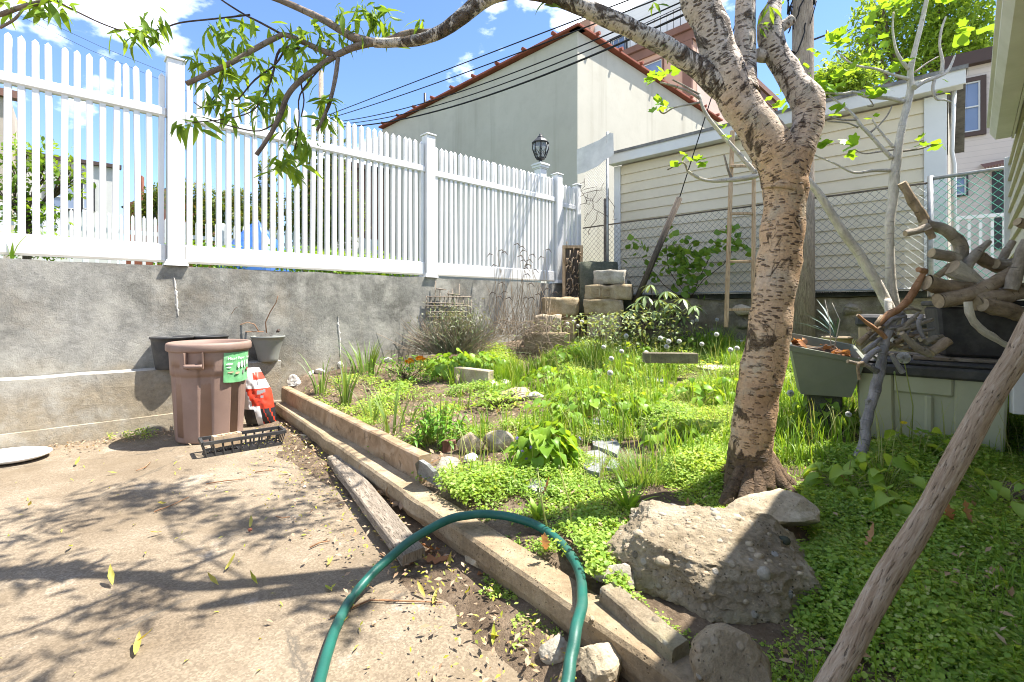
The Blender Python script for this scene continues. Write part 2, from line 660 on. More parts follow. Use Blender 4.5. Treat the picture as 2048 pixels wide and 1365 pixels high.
def patio_mat():
    m = NM('worn_concrete_patio')
    o = m.co()
    c = m.ramp(m.noise(.9, 9, .66, o), [(.3, (.135, .103, .07)), (.5, (.225, .182, .13)), (.68, (.31, .262, .20))])
    c = m.mix(m.ramp(m.noise(2.7, 8, .7, m.co(loc=(4, 4, 0))), [(.58, 0.0), (.72, .7)]), c, (.43, .385, .32))
    ag = m.vor(170, o, 'Color')
    c = m.mix(.42, c, m.ramp(m.sep(ag)[0], [(.1, (.35, .31, .27)), (.6, (.85, .83, .8)), (.95, (1.35, 1.3, 1.25))]), 'MULTIPLY')
    cr = m.vor(.75, m.co(loc=(.35, .2, 0)), 'Distance', 'DISTANCE_TO_EDGE')
    crw = m.math('ADD', cr, m.math('MULTIPLY', m.math('SUBTRACT', m.noise(7, 6, .7, o), .5), .09))
    line = m.ramp(m.math('ABSOLUTE', crw), [(.0, 1.0), (.009, 0.0)])
    gate = m.ramp(m.noise(1.3, 2, .5, m.co(loc=(9, 0, 0))), [(.42, 0.0), (.5, .9)])
    line = m.math('MULTIPLY', line, gate)
    c = m.mix(line, c, (.11, .095, .075))
    d = m.noise(1.6, 8, .7, m.co(loc=(1, 7, 3)))
    c = m.mix(m.ramp(d, [(.47, 0.0), (.66, .7)]), c, (.15, .115, .075))
    h = m.math('SUBTRACT', m.math('ADD', m.math('MULTIPLY', m.noise(150, 5, .7, o), .5), m.math('MULTIPLY', m.noise(11, 6, .6, o), .7)), line)
    return m.out(c, .95, m.bump(h, .55, .006), .12)
MT['patio'] = patio_mat()

def soil_mat():
    m = NM('garden_soil')
    o = m.co()
    c = m.ramp(m.noise(5, 9, .7, o), [(.3, (.085, .06, .04)), (.5, (.17, .125, .085)), (.7, (.27, .205, .145))])
    c = m.mix(.5, c, m.ramp(m.noise(60, 5, .7, o), [(.3, .4), (.65, 1.25)]), 'MULTIPLY')
    bits = m.ramp(m.vor(70, o), [(.08, 1.0), (.13, 0.0)])
    c = m.mix(m.math('MULTIPLY', bits, .6), c, (.42, .36, .27))
    h = m.math('ADD', m.noise(24, 8, .75, o), m.math('MULTIPLY', m.noise(110, 4, .7, o), .5))
    return m.out(c, .97, m.bump(h, .9, .025), .1)
MT['soil'] = soil_mat()

def rough_stone(name, cols, scale=7, peb=0.0, bump=.7, moss=0.0):
    m = NM(name)
    o = m.co()
    c = m.ramp(m.noise(scale, 9, .65, o), [(.28, cols[0]), (.5, cols[1]), (.72, cols[2])])
    c = m.mix(.45, c, m.ramp(m.noise(scale * 13, 4, .7, o), [(.3, .5), (.66, 1.2)]), 'MULTIPLY')
    h = m.math('ADD', m.noise(scale * 2.2, 8, .75, o), m.math('MULTIPLY', m.noise(scale * 12, 6, .75, o), .7))
    if peb:
        vc = m.vor(34, m.co(), 'Color')
        vd = m.vor(34, m.co())
        gt = m.ramp(m.sep(vc)[1], [(.60, 0.0), (.64, 1.0)])
        inn = m.math('MULTIPLY', gt, m.ramp(vd, [(.30, 1.0), (.42, 0.0)]))
        c = m.mix(m.math('MULTIPLY', inn, .8), c, m.ramp(m.sep(vc)[0], [(.05, (.20, .17, .13)), (.35, (.42, .33, .23)), (.7, (.50, .44, .35)), (.95, (.36, .36, .35))]))
        h = m.math('ADD', m.math('MULTIPLY', h, 1.3), m.math('MULTIPLY', m.math('MULTIPLY', inn, m.math('SUBTRACT', 1.0, vd)), peb))
    pt = m.ramp(m.vor(75, m.co(loc=(1, 1, 1))), [(.12, 1.0), (.24, 0.0)])
    pg = m.ramp(m.noise(9, 5, .7, m.co(loc=(7, 3, 2))), [(.46, 0.0), (.56, .8)])
    pt = m.math('MULTIPLY', pt, pg)
    c = m.mix(pt, c, tuple(x * .3 for x in cols[0]))
    h = m.math('SUBTRACT', h, m.math('MULTIPLY', pt, .5))
    if moss:
        z = m.sep(m.co('Object'))[2]
        mo = m.math('ADD', m.noise(5, 6, .6, o), m.math('MULTIPLY', z, -1.2))
        c = m.mix(m.ramp(mo, [(.45, 0.0), (.65, moss)]), c, (.17, .16, .06))
    return m.out(c, .93, m.bump(h, bump, .015), .15)
MT['boulder'] = rough_stone('conglomerate_boulder', ((.17, .13, .08), (.37, .30, .205), (.54, .465, .345)), 6, .6, 1.0, .5)
MT['stone_tan'] = rough_stone('tan_stone', ((.27, .215, .14), (.43, .355, .25), (.56, .49, .38)), 6, 0, .5)
MT['stone_grey'] = rough_stone('grey_stone', ((.22, .19, .145), (.37, .335, .27), (.52, .475, .40)), 7, 0, .6)
MT['stone_white'] = rough_stone('pale_stone', ((.5, .46, .39), (.66, .62, .55), (.76, .73, .67)), 6, 0, .4)
MT['stone_dark'] = rough_stone('mossy_dark_concrete', ((.045, .05, .035), (.10, .105, .075), (.17, .165, .13)), 5, 0, .7)
MT['stone_rear'] = rough_stone('rubble_wall_stone', ((.075, .066, .045), (.19, .165, .115), (.33, .29, .215)), 3.5, 0, .9)
MT['slate'] = rough_stone('blue_slate', ((.15, .155, .15), (.24, .245, .24), (.33, .33, .32)), 5, 0, .5)
MT['kerb'] = rough_stone('kerb_concrete', ((.19, .135, .08), (.32, .245, .155), (.44, .355, .25)), 4, 0, .8)
MT['ledge'] = rough_stone('sunlit_ledge_concrete', ((.34, .31, .26), (.46, .43, .37), (.56, .53, .475)), 4, 0, .5)  # paler than the wall face: sunlight on the ledge top put into the colour
MT['sandstone'] = rough_stone('yellow_sandstone', ((.20, .145, .08), (.34, .265, .16), (.45, .375, .26)), 8, 0, .6)

def wood(name, cols, sc=(1, 1, 14), crack=.6, kind='Object', bump=.5):
    m = NM(name)
    o = m.co(kind, sc)
    c = m.ramp(m.noise(3.0, 8, .65, o, 1.2), [(.28, cols[0]), (.5, cols[1]), (.7, cols[2])])
    k = m.noise(9, 6, .7, m.co(kind, sc, loc=(3, 5, 1)), .6)
    line = m.ramp(k, [(.36, 1.0), (.42, 0.0)])
    c = m.mix(m.math('MULTIPLY', line, crack), c, tuple(x * .25 for x in cols[0]))
    c = m.mix(.35, c, m.ramp(m.noise(2.2, 5, .6, m.co(loc=(8, 8, 8))), [(.3, .6), (.7, 1.15)]), 'MULTIPLY')
    return m.out(c, .85, m.bump(m.math('SUBTRACT', k, line), bump, .008), .15)
MT['wood_grey'] = wood('weathered_grey_wood', ((.13, .105, .078), (.26, .215, .165), (.39, .335, .27)), (30, 3, 3), .9, 'UV', .9)
MT['wood_tan'] = wood('tan_timber', ((.20, .13, .075), (.33, .23, .14), (.43, .33, .23)), (2, 2, 2), .45)
MT['wood_pole'] = wood('weathered_pole_wood', ((.15, .115, .085), (.30, .245, .19), (.43, .37, .30)), (26, 2.2, 1), .9, 'UV', .8)
MT['wood_stick'] = wood('bare_stick_wood', ((.24, .165, .105), (.40, .30, .21), (.53, .43, .33)), (26, 3.0, 1), .75, 'UV', .8)
MT['wood_ladder'] = wood('old_ladder_wood', ((.23, .15, .08), (.42, .29, .17), (.55, .42, .28)), (14, 14, 1.2), .5)
MT['wood_dark'] = wood('dark_guard_wood', ((.045, .036, .028), (.09, .073, .058), (.15, .125, .10)), (20, 1.5, 1), .6, 'UV')

def cherry_bark(name='peeling_salmon_bark', pth=.565, sil=.6):
    m = NM(name)
    o = m.co()
    z = m.sep(o)[2]
    base = m.ramp(m.noise(3.2, 7, .6, o), [(.28, (.35, .215, .12)), (.48, (.49, .32, .19)), (.7, (.59, .43, .29))])
    silver = m.ramp(m.math('ADD', m.math('MULTIPLY', z, .26), m.noise(2.2, 5, .6, m.co(loc=(5, 3, 1)))), [(.80, 0.0), (1.15, sil)])
    base = m.mix(silver, base, (.54, .50, .44))
    uv = m.co('UV', (27, 80, 1))
    lv = m.vor(1.0, uv, 'Distance')
    lr = m.sep(m.vor(1.0, uv, 'Color'))[0]
    len_ = m.math('MULTIPLY', m.ramp(lv, [(.24, 1.0), (.38, 0.0)]), m.ramp(lr, [(.16, 0.0), (.24, 1.0)]))
    uv2 = m.co('UV', (46, 120, 1), loc=(.37, .2, 0))
    l2 = m.math('MULTIPLY', m.ramp(m.vor(1.0, uv2), [(.2, .9), (.34, 0.0)]), m.ramp(m.sep(m.vor(1.0, uv2, 'Color'))[1], [(.45, 0.0), (.5, 1.0)]))
    dens = m.ramp(m.noise(4.5, 5, .65, m.co(loc=(2, 8, 6))), [(.36, .15), (.58, 1.0)])
    base = m.mix(m.ramp(m.noise(6, 7, .7, m.co(loc=(6, 1, 3))), [(.52, 0.0), (.68, .65)]), base, (.33, .32, .25))
    base = m.mix(.55, base, m.ramp(m.noise(60, 6, .75, o), [(.32, .5), (.64, 1.2)]), 'MULTIPLY')
    crk = m.noise(7, 8, .75, m.co('UV', (9, 1.2, 1)), .6)
    base = m.mix(m.ramp(crk, [(.33, .85), (.41, 0.0)]), base, (.09, .06, .042))
    c = m.mix(m.math('MULTIPLY', m.math('MULTIPLY', m.math('MAXIMUM', len_, l2), dens), .9), base, (.085, .052, .034))
    pn = m.noise(8.5, 9, .72, m.co(sc=(1.25, 1.25, .8), loc=(1, 9, 4)), .7)
    lo = m.math('MULTIPLY', m.ramp(z, [(.06, .5), (.22, .0)]), 1.0)
    patch = m.ramp(m.math('ADD', pn, lo), [(pth, 0.0), (pth + .055, 1.0)])
    dark = m.ramp(m.noise(42, 6, .7, o), [(.3, (.035, .026, .02)), (.55, (.115, .075, .045)), (.75, (.25, .17, .105))])
    c = m.mix(m.math('MULTIPLY', patch, .93), c, dark)
    h = m.math('ADD', m.math('ADD', m.math('MULTIPLY', len_, .6), m.math('MULTIPLY', patch, m.noise(26, 7, .75, o))), m.math('MULTIPLY', m.noise(70, 4, .6, o), .25))
    return m.out(c, .72, m.bump(h, 1.0, .02), .2)
MT['bark'] = cherry_bark()
MT['bark_rough'] = cherry_bark('flaking_brown_bark', .49, .7)

def bark(name, cols, ring=.4, sc=9):
    m = NM(name)
    o = m.co()
    c = m.ramp(m.noise(sc, 8, .65, o), [(.28, cols[0]), (.5, cols[1]), (.72, cols[2])])
    uv = m.co('UV', (10, 85, 1))
    l = m.ramp(m.vor(1.0, uv), [(.1, 1.0), (.24, 0.0)])
    c = m.mix(m.math('MULTIPLY', l, ring), c, tuple(x * .4 for x in cols[0]))
    str_ = m.noise(14, 7, .7, m.co('UV', (4, 1, 1)))
    c = m.mix(.5, c, m.ramp(str_, [(.32, .45), (.62, 1.2)]), 'MULTIPLY')
    h = m.math('ADD', m.math('ADD', m.noise(34, 8, .75, o), str_), m.math('MULTIPLY', l, .4))
    return m.out(c, .88, m.bump(h, .9, .012), .12)
MT['bark_twig'] = bark('brown_branch_bark', ((.115, .082, .06), (.235, .18, .14), (.36, .295, .24)))
MT['bark_thin'] = bark('dark_twig_bark', ((.05, .035, .028), (.10, .07, .055), (.16, .12, .095)))
MT['bark_fig'] = bark('pale_fig_bark', ((.44, .395, .32), (.60, .55, .46), (.70, .655, .57)), .35, 6)
MT['bark_grey'] = bark('grey_log_bark', ((.17, .14, .105), (.36, .31, .25), (.56, .50, .42)), .7)
MT['bark_log'] = bark('brown_log_bark', ((.13, .095, .06), (.33, .25, .17), (.52, .42, .31)), .6, 7)
MT['bark_red'] = bark('red_brown_branch_bark', ((.20, .10, .05), (.36, .20, .11), (.48, .31, .2)))
MT['bark_blue'] = bark('ash_grey_stick_bark', ((.17, .16, .16), (.29, .275, .28), (.42, .40, .40)))
MT['bark_far'] = bark('far_trunk_bark', ((.08, .065, .05), (.14, .115, .09), (.2, .17, .14)))
MT['endgrain'] = plain('sawn_end_grain', (.42, .33, .22), .9, .2, 40, .2)

MT['leaf_peach'] = foliage('peach_leaf', [(.10, .20, .025), (.15, .27, .03), (.20, .33, .04), (.13, .22, .03)], .5)
MT['leaf_fig'] = foliage('fig_leaf', [(.16, .32, .025), (.22, .40, .035), (.19, .36, .03)], .45, .45)
MT['leaf_weed'] = foliage('chickweed_leaf', [(.18, .32, .05), (.28, .44, .075), (.38, .54, .115), (.22, .37, .06), (.34, .49, .09), (.50, .56, .25)], .45, .5, True, .25, (1.7, 1.5, .8), True)
MT['leaf_violet'] = foliage('violet_leaf', [(.14, .28, .03), (.20, .36, .035), (.27, .42, .045)], .42, .42)
MT['leaf_shade'] = foliage('broad_weed_leaf', [(.20, .35, .055), (.28, .44, .07), (.36, .50, .10)], .48, .4)
MT['leaf_phlox'] = foliage('phlox_leaf', [(.10, .25, .03), (.16, .34, .04), (.22, .41, .055)], .4, .4)
MT['leaf_iris'] = foliage('iris_blade', [(.09, .17, .04), (.13, .23, .05), (.18, .29, .06), (.22, .30, .08)], .35, .4)
MT['leaf_grass'] = foliage('grass_blade', [(.12, .24, .025), (.18, .33, .03), (.25, .40, .04)], .38, .45)
MT['leaf_dkgrass'] = foliage('dark_grass_blade', [(.09, .17, .035), (.14, .25, .045), (.20, .33, .06)], .35, .45)
MT['leaf_rhodo'] = foliage('rhododendron_leaf', [(.13, .2, .07), (.19, .27, .10), (.25, .32, .14)], .2, .35, True, .4)
MT['leaf_vine'] = foliage('vine_leaf', [(.10, .20, .035), (.16, .28, .05), (.21, .34, .06)], .4)
MT['leaf_rose'] = foliage('small_shrub_leaf', [(.16, .23, .08), (.25, .32, .13), (.34, .40, .2), (.18, .25, .08)], .3)
MT['leaf_lav'] = foliage('lavender_leaf', [(.20, .22, .14), (.27, .27, .2), (.18, .26, .09)], .2)
MT['leaf_dry'] = foliage('dry_stem', [(.28, .215, .15), (.36, .29, .21), (.22, .165, .12)], .15, .8)
MT['seedhead'] = foliage('dry_seed_head', [(.10, .075, .06), (.15, .11, .085)], .1, .8)
MT['leaf_far'] = foliage('far_tree_leaf', [(.12, .22, .03), (.18, .31, .035), (.25, .39, .05), (.15, .26, .03)], .45)
MT['leaf_hedge'] = foliage('hedge_leaf', [(.07, .13, .03), (.11, .18, .03), (.15, .22, .04), (.16, .13, .05)], .35)
MT['leaf_oak'] = foliage('dead_oak_leaf', [(.30, .13, .055), (.38, .18, .08), (.42, .24, .12)], .2, .7)
MT['leaf_tan'] = foliage('dead_tan_leaf', [(.36, .25, .16), (.46, .35, .24), (.30, .18, .1)], .2, .8)
MT['leaf_fallen'] = foliage('fallen_yellow_green_leaf', [(.28, .33, .03), (.38, .38, .05), (.45, .38, .10), (.22, .28, .04)], .3)
MT['stalk'] = foliage('green_stalk', [(.30, .36, .11), (.38, .42, .16)], .3)
MT['fluff'] = foliage('dandelion_fluff', [(.86, .85, .82), (.9, .89, .87)], .65, .9, True, .1, (1, 1, 1))
MT['yellow'] = foliage('yellow_petal', [(.75, .55, .02), (.8, .62, .03)], .3, .7, True, .2, (1, 1, 1))
MT['orange'] = foliage('marigold_petal', [(.80, .27, .008), (.85, .34, .01)], .3, .7, True, .2, (1, 1, 1))
MT['purple'] = foliage('violet_petal', [(.20, .15, .42), (.28, .22, .52)], .3, .7, True, .2, (1, 1, 1))

MT['can'] = plain('brown_plastic', (.25, .165, .13), .55, .08, 5, .1, .35, dirt=((.31, .235, .195), .6), bsc=90)
MT['black'] = plain('black_plastic', (.032, .032, .034), .5, .15, 8, .05, .4, dirt=((.12, .115, .1), .5))
MT['pot_grey'] = plain('grey_green_plastic', (.245, .25, .225), .5, .06, 5, .05, .35, dirt=((.33, .32, .28), .4))
MT['planter'] = plain('grey_green_planter', (.19, .20, .155), .55, .08, 4, .1, .3, dirt=((.28, .28, .22), .4))
MT['pot_tan'] = plain('tan_pot', (.43, .33, .21), .7, .1, 6, .1)
MT['pot_white'] = plain('white_pot', (.72, .71, .68), .5, .06)
MT['box'] = plain('sage_beige_plastic', (.42, .42, .29), .6, .07, 3, .08, .25, dirt=((.30, .30, .21), .6))
MT['lid'] = plain('charcoal_plastic', (.055, .053, .052), .65, .15, 12, .35, .3, dirt=((.14, .13, .12), .6), bsc=180)
MT['hose'] = plain('green_hose_rubber', (.010, .105, .078), .42, .15, 9, .12, .4, dirt=((.07, .13, .10), .75), bsc=120)
MT['sticker'] = plain('green_sticker', (.17, .45, .20), .5, .1, 7, .1, dirt=((.36, .60, .40), .6))
MT['print_white'] = plain('white_print', (.8, .82, .78), .5, .05)
MT['print_red'] = plain('red_print', (.62, .12, .06), .5, .1)
MT['bag_white'] = plain('white_bag_plastic', (.74, .73, .72), .35, .08, 9, .35, .5, bsc=30)
MT['bag_red'] = plain('red_bag_plastic', (.66, .055, .022), .35, .12, 9, .35, .5, bsc=30)
MT['bag_black'] = plain('black_bag_plastic', (.028, .028, .03), .35, .1, 9, .35, .5, bsc=30)
MT['brick_tan'] = plain('tan_brick', (.50, .37, .24), .9, .12, 12, .4)
MT['brick_red'] = plain('red_brick', (.28, .10, .06), .9, .2, 4, .3)
MT['brick_dark'] = plain('dark_red_brick', (.20, .10, .075), .9, .2, 9, .3)
MT['siding'] = plain('beige_vinyl_siding', (.60, .535, .40), .6, .06, 1.6, .08, .3, dirt=((.43, .385, .28), .6), bsc=60)
MT['siding_pale'] = plain('pale_siding', (.60, .56, .43), .6, .07, 2.0, .1, dirt=((.50, .47, .33), .6))
MT['trim'] = plain('white_trim', (.58, .59, .575), .5, .05, 2.5, .05)
MT['gutter'] = plain('dirty_white_gutter', (.67, .66, .58), .5, .08, 3, .05, .35, dirt=((.42, .42, .30), .6))
def stucco():
    m = NM('cream_stucco')
    c = m.ramp(m.noise(.5, 7, .6), [(.3, (.42, .395, .325)), (.7, (.50, .475, .40))])
    st = m.noise(1.0, 6, .6, m.co(sc=(1.5, 1.5, .09)))
    c = m.mix(m.ramp(st, [(.52, 0.0), (.72, .7)]), c, (.27, .245, .195))
    c = m.mix(m.ramp(m.noise(2.6, 9, .75, m.co(loc=(3, 3, 3))), [(.5, 0.0), (.75, .4)]), c, (.36, .33, .27))
    return m.out(c, .9, m.bump(m.noise(35, 5), .15, .01), .15)
MT['stucco'] = stucco()
MT['terracotta'] = plain('terracotta_tile', (.27, .075, .045), .75, .15, 3)
MT['brown_wall'] = plain('brown_render', (.53, .33, .245), .8, .08, .8, .1)
MT['brown_trim'] = plain('dark_brown_trim', (.19, .10, .075), .7, .1, 1)
MT['brown_dark'] = plain('deep_brown_trim', (.075, .05, .042), .6, .1, 1)
MT['pink_siding'] = plain('pink_tan_siding', (.56, .41, .34), .8, .05, 1)
MT['tan_siding'] = plain('pale_tan_siding', (.56, .50, .45), .7, .05, 1)
MT['shingle'] = plain('grey_asphalt_shingle', (.20, .20, .19), .95, .25, 9, .4)
MT['metal'] = plain('galvanised_steel', (.36, .37, .35), .5, .2, 20, .1, .5, .6)
MT['rust'] = plain('rusty_old_steel', (.16, .13, .10), .8, .3, 15, .3)
MT['wire_green'] = plain('green_coated_wire', (.05, .28, .19), .5, .1)
MT['iron'] = plain('black_iron', (.02, .02, .021), .45, .1, 9, .05, .5)
MT['cable'] = plain('black_cable', (.015, .015, .017), .7, .1)
MT['white_brick'] = plain('white_painted_brick', (.52, .515, .49), .9, .05, 3, .1)
MT['grey_wall'] = plain('tan_grey_wall', (.40, .34, .28), .9, .1, 1.5)
MT['tarp'] = plain('blue_tarp', (.035, .13, .42), .4, .2, 5, .2, .5)
MT['grass_ground'] = plain('neighbour_lawn', (.09, .14, .035), .95, .3, 6, .5)
MT['earth_far'] = plain('far_ground', (.20, .19, .15), .95, .2, .3, .2)
MT['screen'] = plain('grey_mesh_screen', (.6, .59, .56), .8, .12, 5, .2)
MT['cone_blue'] = plain('teal_plastic', (.03, .25, .30), .5, .1)

def glass():
    m = NM('window_glass')
    c = m.ramp(m.noise(.8, 3, .5), [(.3, (.10, .14, .22)), (.7, (.20, .25, .36))])
    return m.out(c, .08, None, .8)
MT['glass'] = glass()
def lantern_glass():
    m = NM('lantern_glass')
    return m.out((.5, .52, .55), .1, None, .6, alpha=.35)
MT['lantern_glass'] = lantern_glass()

# ------------------------------------------------------------------ the setting
def sheet(name, pts, z, mat, th=0.0):
    b = MB()
    n = len(pts)
    b.v = [(p[0], p[1], z) for p in pts]
    b.face(list(range(n)))
    return b.build(name, mat, kind='structure')

sheet('ground', [(-900, -300), (900, -300), (900, 1500), (-900, 1500)], -0.06, MT['earth_far'])

def grid(name, f, us, vs_, mat, smooth=True):
    nu, nv = len(us), len(vs_)
    v = np.array([f(u, w) for u in us for w in vs_])
    i = np.arange((nu - 1) * (nv - 1))
    a = (i // (nv - 1)) * nv + i % (nv - 1)
    return np_mesh(name, v, np.stack([a, a + nv, a + nv + 1, a + 1], 1), mat, smooth)

def nz(x, y, z=0.0):
    return mnoise.noise(Vector((x, y, z)))

def patio_pt(u, w):
    return (u, w, 0.007 * nz(u * .8, w * .8) + 0.0025 * nz(u * 5, w * 5))
o = link('patio', grid('patio', patio_pt, np.linspace(-7, 2.2, 120), np.linspace(-2.5, 7.0, 120), MT['patio']))
prop(o, kind='structure')

def bed_pt(a, b):
    p = K(a, b, 0)
    z = float(terrain(p.x, p.y)) + 0.022 * nz(p.x * 4, p.y * 4) + 0.012 * nz(p.x * 11, p.y * 11)
    if b < 0.13:
        z = min(z, 0.115) - (0.10 if b < 0.05 else 0.0)
    return (p.x, p.y, z)
bs = np.concatenate([[0.03, 0.07], np.linspace(0.115, 2.4, 70), np.linspace(2.5, 8.5, 90)])
o = link('garden_bed', grid('garden_bed', bed_pt, np.linspace(-0.75, 8.5, 230), bs, MT['soil']))
prop(o, kind='structure')

def strip_pt(a, b):                                   # the crumbling dirt margin between patio and kerb
    p = K(a, b, 0)
    k = (b + 0.42) / 0.62
    z = -0.034 + 0.10 * k + 0.022 * nz(p.x * 3.5, p.y * 3.5) + 0.010 * nz(p.x * 15, p.y * 15)
    hole = math.exp(-((a - 2.55) / 0.75) ** 2)
    return (p.x, p.y, z - 0.03 * hole * k)
o = link('dirt_margin', grid('dirt_margin', strip_pt, np.linspace(0.3, 6.5, 190), np.linspace(-0.42, 0.2, 26), MT['soil']))
prop(o, kind='structure')

b_ = [W(-25, -.1), W(5.9, -.1), W(70, -.1), W(70, -90), W(-25, -90)]
sheet('neighbour_yard', [(p.x, p.y) for p in b_], UPZ, MT['grass_ground'])
CL0 = Vector((1.17, 7.95, 0))                         # chain-link line starts at the end of the picket fence
def CLP(t, n=0.0, z=0.0):
    v = CL0 + GD * t + GN * n
    return Vector((v.x, v.y, z))
b_ = [CLP(-.2, -.12), CLP(12, -.12), CLP(12, -60), CLP(-.2, -60)]
sheet('back_lot', [(p.x, p.y) for p in b_], 1.08, MT['earth_far'])

# --- the cast concrete retaining wall with its footing ledge
wall = thing('retaining_wall', 'stained grey cast concrete retaining wall under the tall white picket fence', 'wall', W(1.5))
def wall_face(u, z):
    n = 0.006 * nz(u * 1.6, z * 2.5) + 0.0012 * nz(u * 14, z * 14)
    zz = z
    if z > 1.39:
        zz += 0.012 * nz(u * 3.1, 7)
    p = W(u, n, zz)
    return tuple(p)
us = np.linspace(-3.2, 5.74, 420)
me = grid('wall_face', wall_face, us[::-1], np.linspace(-0.05, 1.40, 80), MT['wall'])
link('face', me, wall)
b = MB()
for i in range(60):
    u0, u1 = -3.2 + 8.94 * i / 60, -3.2 + 8.94 * (i + 1) / 60
    b.quad(W(u0, -.001, 1.40 + .012 * nz(u0 * 3.1, 7)), W(u1, -.001, 1.40 + .012 * nz(u1 * 3.1, 7)), W(u1, -.2, 1.395), W(u0, -.2, 1.395))
b.quad(W(5.74, 0, -.05), W(5.74, -.2, -.05), W(5.74, -.2, 1.395), W(5.74, 0, 1.40))
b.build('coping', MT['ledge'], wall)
b = MB()
LT = 1.062
N = 90
for i in range(N):
    u0, u1 = -3.2 + (LT + 3.2) * i / N, -3.2 + (LT + 3.2) * (i + 1) / N
    def e(u, z, k):
        return 0.006 * nz(u * 3 + k, z * 6) + .004 * nz(u * 14, z * 14 + k)
    zt0, zt1 = .512 + .006 * nz(u0 * 4, 3), .512 + .006 * nz(u1 * 4, 3)
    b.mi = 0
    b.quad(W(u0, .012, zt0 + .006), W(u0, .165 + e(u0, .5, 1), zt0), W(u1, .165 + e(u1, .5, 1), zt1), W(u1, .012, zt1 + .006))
    zs = [.505, .40, .28, .135]
    b.mi = 1
    pr0, pr1 = (zt0, .165 + e(u0, .5, 1)), (zt1, .165 + e(u1, .5, 1))
    for z in zs[1:]:
        q0, q1 = (z, .17 + e(u0, z, 1)), (z, .17 + e(u1, z, 1))
        b.quad(W(u0, pr0[1], pr0[0]), W(u0, q0[1], q0[0]), W(u1, q1[1], q1[0]), W(u1, pr1[1], pr1[0]))
        pr0, pr1 = q0, q1
b.mi = 1
b.quad(W(LT, .17, .5), W(LT, .17, -.02), W(LT, 0.0, -.02), W(LT, 0.0, .51))
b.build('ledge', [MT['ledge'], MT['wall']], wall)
b = MB()
for i in range(N):
    u0, u1 = -3.2 + (LT + 3.2) * i / N, -3.2 + (LT + 3.2) * (i + 1) / N
    n0, n1 = .186 + .008 * nz(u0 * 4, 9), .186 + .008 * nz(u1 * 4, 9)
    b.quad(W(u0, .15, .137), W(u0, n0, .132), W(u1, n1, .132), W(u1, .15, .137))
    b.quad(W(u0, n0, .132), W(u0, n0 + .012, -.04), W(u1, n1 + .012, -.04), W(u1, n1, .132))
b.quad(W(LT, .19, .132), W(LT, .2, -.04), W(LT, 0.1, -.04), W(LT, 0.1, .132))
b.build('footing', MT['wall'], wall)
for (pa, pb_) in (((349, 555), (356, 632)), ((676, 632), (681, 712))):   # lime runs
    b = MB()
    n_ = 22
    prev = None
    for i in range(n_):
        k = i / (n_ - 1)
        px, py = pa[0] + (pb_[0] - pa[0]) * k, pa[1] + (pb_[1] - pa[1]) * k
        u = (px - CX) / F
        t = (3.148 + 4.111 * u) / (.743 - .669 * u)
        q = W(t)
        z = H + (CY - py) / F * q.y
        hw = .002 + .014 * math.sin(math.pi * k) ** .7 * R.uniform(.25, 1.0)
        t += R.gauss(0, .0025)
        cur = (W(t - hw, .001, z), W(t, .0075, z), W(t + hw, .001, z))
        if prev:
            b.quad(prev[0], cur[0], cur[1], prev[1])
            b.quad(prev[1], cur[1], cur[2], prev[2])
        prev = cur
    b.build('lime_run', MT['stone_white'], wall)

# --- white picket fences
def post_part(parent, c, half, z0, z1, mat, skirt=True, name='post'):
    b = MB()
    c = Vector(c)
    b.box((c.x, c.y, (z0 + z1) / 2), FD * half, FN * half, (0, 0, (z1 - z0) / 2), .006)
    p = b.build(name, mat, parent)
    b = MB()
    b.box((c.x, c.y, z1 + .009), FD * (half + .012), FN * (half + .012), (0, 0, .009), .004)
    n = len(b.v)
    for q, zz in ((half + .004, z1 + .0185), (.012, z1 + .045)):
        for sx, sy in ((-1, -1), (1, -1), (1, 1), (-1, 1)):
            v = c + FD * (q * sx) + FN * (q * sy)
            b.v.append((v.x, v.y, zz))
    for i in range(4):
        b.face((n + i, n + (i + 1) % 4, n + 4 + (i + 1) % 4, n + 4 + i))
    b.face((n + 4, n + 5, n + 6, n + 7))
    b.build('post_cap', mat, p)
    if skirt:
        b = MB()
        n = len(b.v)
        for q, zz in ((half + .028, z0), (half + .024, z0 + .014), (half + .004, z0 + .055)):
            for sx, sy in ((-1, -1), (1, -1), (1, 1), (-1, 1)):
                v = c + FD * (q * sx) + FN * (q * sy)
                b.v.append((v.x, v.y, zz))
        b.face((n + 3, n + 2, n + 1, n))
        for j in (0, 4):
            for i in range(4):
                b.face((n + j + i, n + j + (i + 1) % 4, n + j + 4 + (i + 1) % 4, n + j + 4 + i))
        b.build('post_skirt', mat, p)
    return p

def picket_mesh(w, dep, h, tip, mat, name='picket'):
    b = MB()
    x, y = FD * (w / 2), FN * (dep / 2)
    b.hexa([-x - y, x - y, x + y, -x + y] + [q + Vector((0, 0, h)) for q in (-x - y, x - y, x + y, -x + y)], .003)
    n = len(b.v)
    for q in (-x - y, x - y, x + y, -x + y):
        v = q * .98 + Vector((0, 0, h + .0005))
        b.v.append(tuple(v))
    b.v.append((0, 0, h + tip))
    for i in range(4):
        b.face((n + i, n + (i + 1) % 4, n + 4))
    return b.mesh(name, mat)

